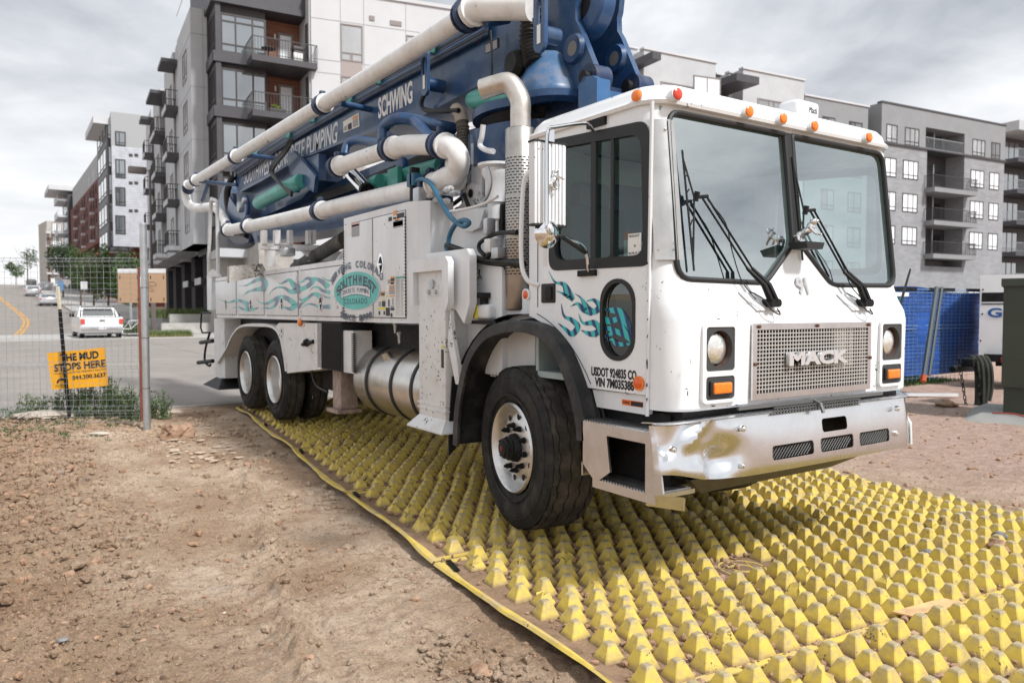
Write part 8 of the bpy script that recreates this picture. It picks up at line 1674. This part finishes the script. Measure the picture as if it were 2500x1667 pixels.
# draw bar with chains and a draped hose
h0 = SD(*S2(2375, 895), 13.2); db = thing('trailer_hitch', (h0.x, h0.y, 0), 'black trailer drawbar with chains and a draped olive hose left of the green cabinet', 'trailer hitch')
MB().tube([h0-FU*.35+Vector((0, 0, -.05)), h0+FU*.5+Vector((_F.x*.5, _F.y*.5, 0))], .06, 8).rbox(h0+Vector((-.2, -.1, .0)), h0+Vector((.05, .1, .15)), .03).tube([h0+FU*.15, Vector(((h0+FU*.15).x, (h0+FU*.15).y, -.1))], .04, 8).build('drawbar', BLACK, db)
DRB = mat('draped_fabric', (.035,.038,.03), .9, var=.25, vscale=6)
for k, (s, l, r_) in enumerate(((-.06, .95, .045), (.02, .98, .05), (.10, .62, .05), (.17, .58, .045))):
    q = h0+FU*s; MB().tube(cr([q+Vector((0, 0, .02)), q+Vector((0, 0, .16))+FU*.03, q+FU*.12+Vector((-.1, -.05, .02)), q+FU*.15+Vector((-.1, -.05, -l*.55)), q+FU*.10+Vector((-.08, -.05, -l))], 6), r_, 8).build('hose_fold', DRB, db)
for k, s in enumerate((-.28, .0)):
    cm = MB()
    for i in range(14): q = h0+FU*(s+.012*i)+Vector((-.12, -.1, .1-i*.068)); a0 = FU if i % 2 else Vector((_F.x, _F.y, 0)); cm.tube([q+a0*(.022*math.cos(t))+Vector((0, 0, .045*math.sin(t))) for t in [j*.785 for j in range(8)]], .009, 4, closed=True)
    cm.build('chain', BLACK, db, kind='stuff')
q = h0+FU*.52+Vector((0, 0, .1)); MB().rbox(q-Vector((.03, .03, .03)), q+Vector((.05, .03, .06)), .01).build('red_cap', REDL, db)
# green transformer cabinet on its pad
DGRN = mat('cabinet_green', (.033,.042,.030), .5, var=.12, vscale=2, coat=.1)
t0, t1 = SD(2306, 640, 11.3), SD(2306, 952, 11.3); tcab = thing('electrical_cabinet', (t0.x, t0.y, 0), 'dark green utility cabinet on a concrete pad at the right edge', 'utility cabinet'); tf = Fac((t0.x, t0.y), 158, 1); tf.n = tf.n if tf.n.dot(_F) < 0 else -tf.n
zlo = SD(2306, 952, 11.3).z; mb = MB(); tf.box(mb, .0, 1.9, -1.2, 0, zlo+.40, t0.z-.10); mb.build('door_panel', DGRN, tcab); mb = MB(); tf.box(mb, .03, 1.9, -1.1, -.05, zlo, zlo+.40); mb.build('base', DGRN, tcab); mb = MB(); tf.box(mb, -.03, 1.95, -1.25, .05, t0.z-.11, t0.z-.0); mb.build('lid', DGRN, tcab)
pd = SD(2300, 965, 10.8); pad = MB(); zt = zlo; zb = -.14
pad.loft([[tf.P(u, w_, zb) for u, w_ in ((-.45, -1.5), (-.45, .40), (2.6, .42), (2.6, -1.5))], [tf.P(u, w_, zt) for u, w_ in ((-.24, -1.4), (-.24, .28), (2.5, .28), (2.5, -1.4))]]).build('concrete_pad', mat('pad_concrete', (.27,.265,.25), .85, var=.12, vscale=2.5, bump=.2, bscale=40, bdist=.004), label='grey concrete pad with sloping sides under the dark green cabinet', cat='pad')
MB().tube(cr([tf.P(-.10, .1, zt+.02), tf.P(.2, .2, zt+.03), tf.P(.42, .3, zt-.02), tf.P(.6, .5, -.05), tf.P(1.0, .75, -.10)], 6), .012, 6).build('red_cable', mat('cable_red', (.35,.06,.045), .5), label='thin red cable trailing over the concrete pad', cat='cable')
# orange plank on the mats
a, b = SZ(*S2(2232, 1508), -.055), SZ(*S2(2358, 1474), -.055); q = Vector((-.03, .10, .0)); MB().prism([a, b, b+q, a+q], (0, 0, .009)).build('wooden_board', mat('raw_wood', (.66,.42,.20), .8, var=.15, vscale=8, dirt=(.38,.25,.15), dscale=14, damt=.6), label='short raw orange wooden board lying across two mats at the seam', cat='board')
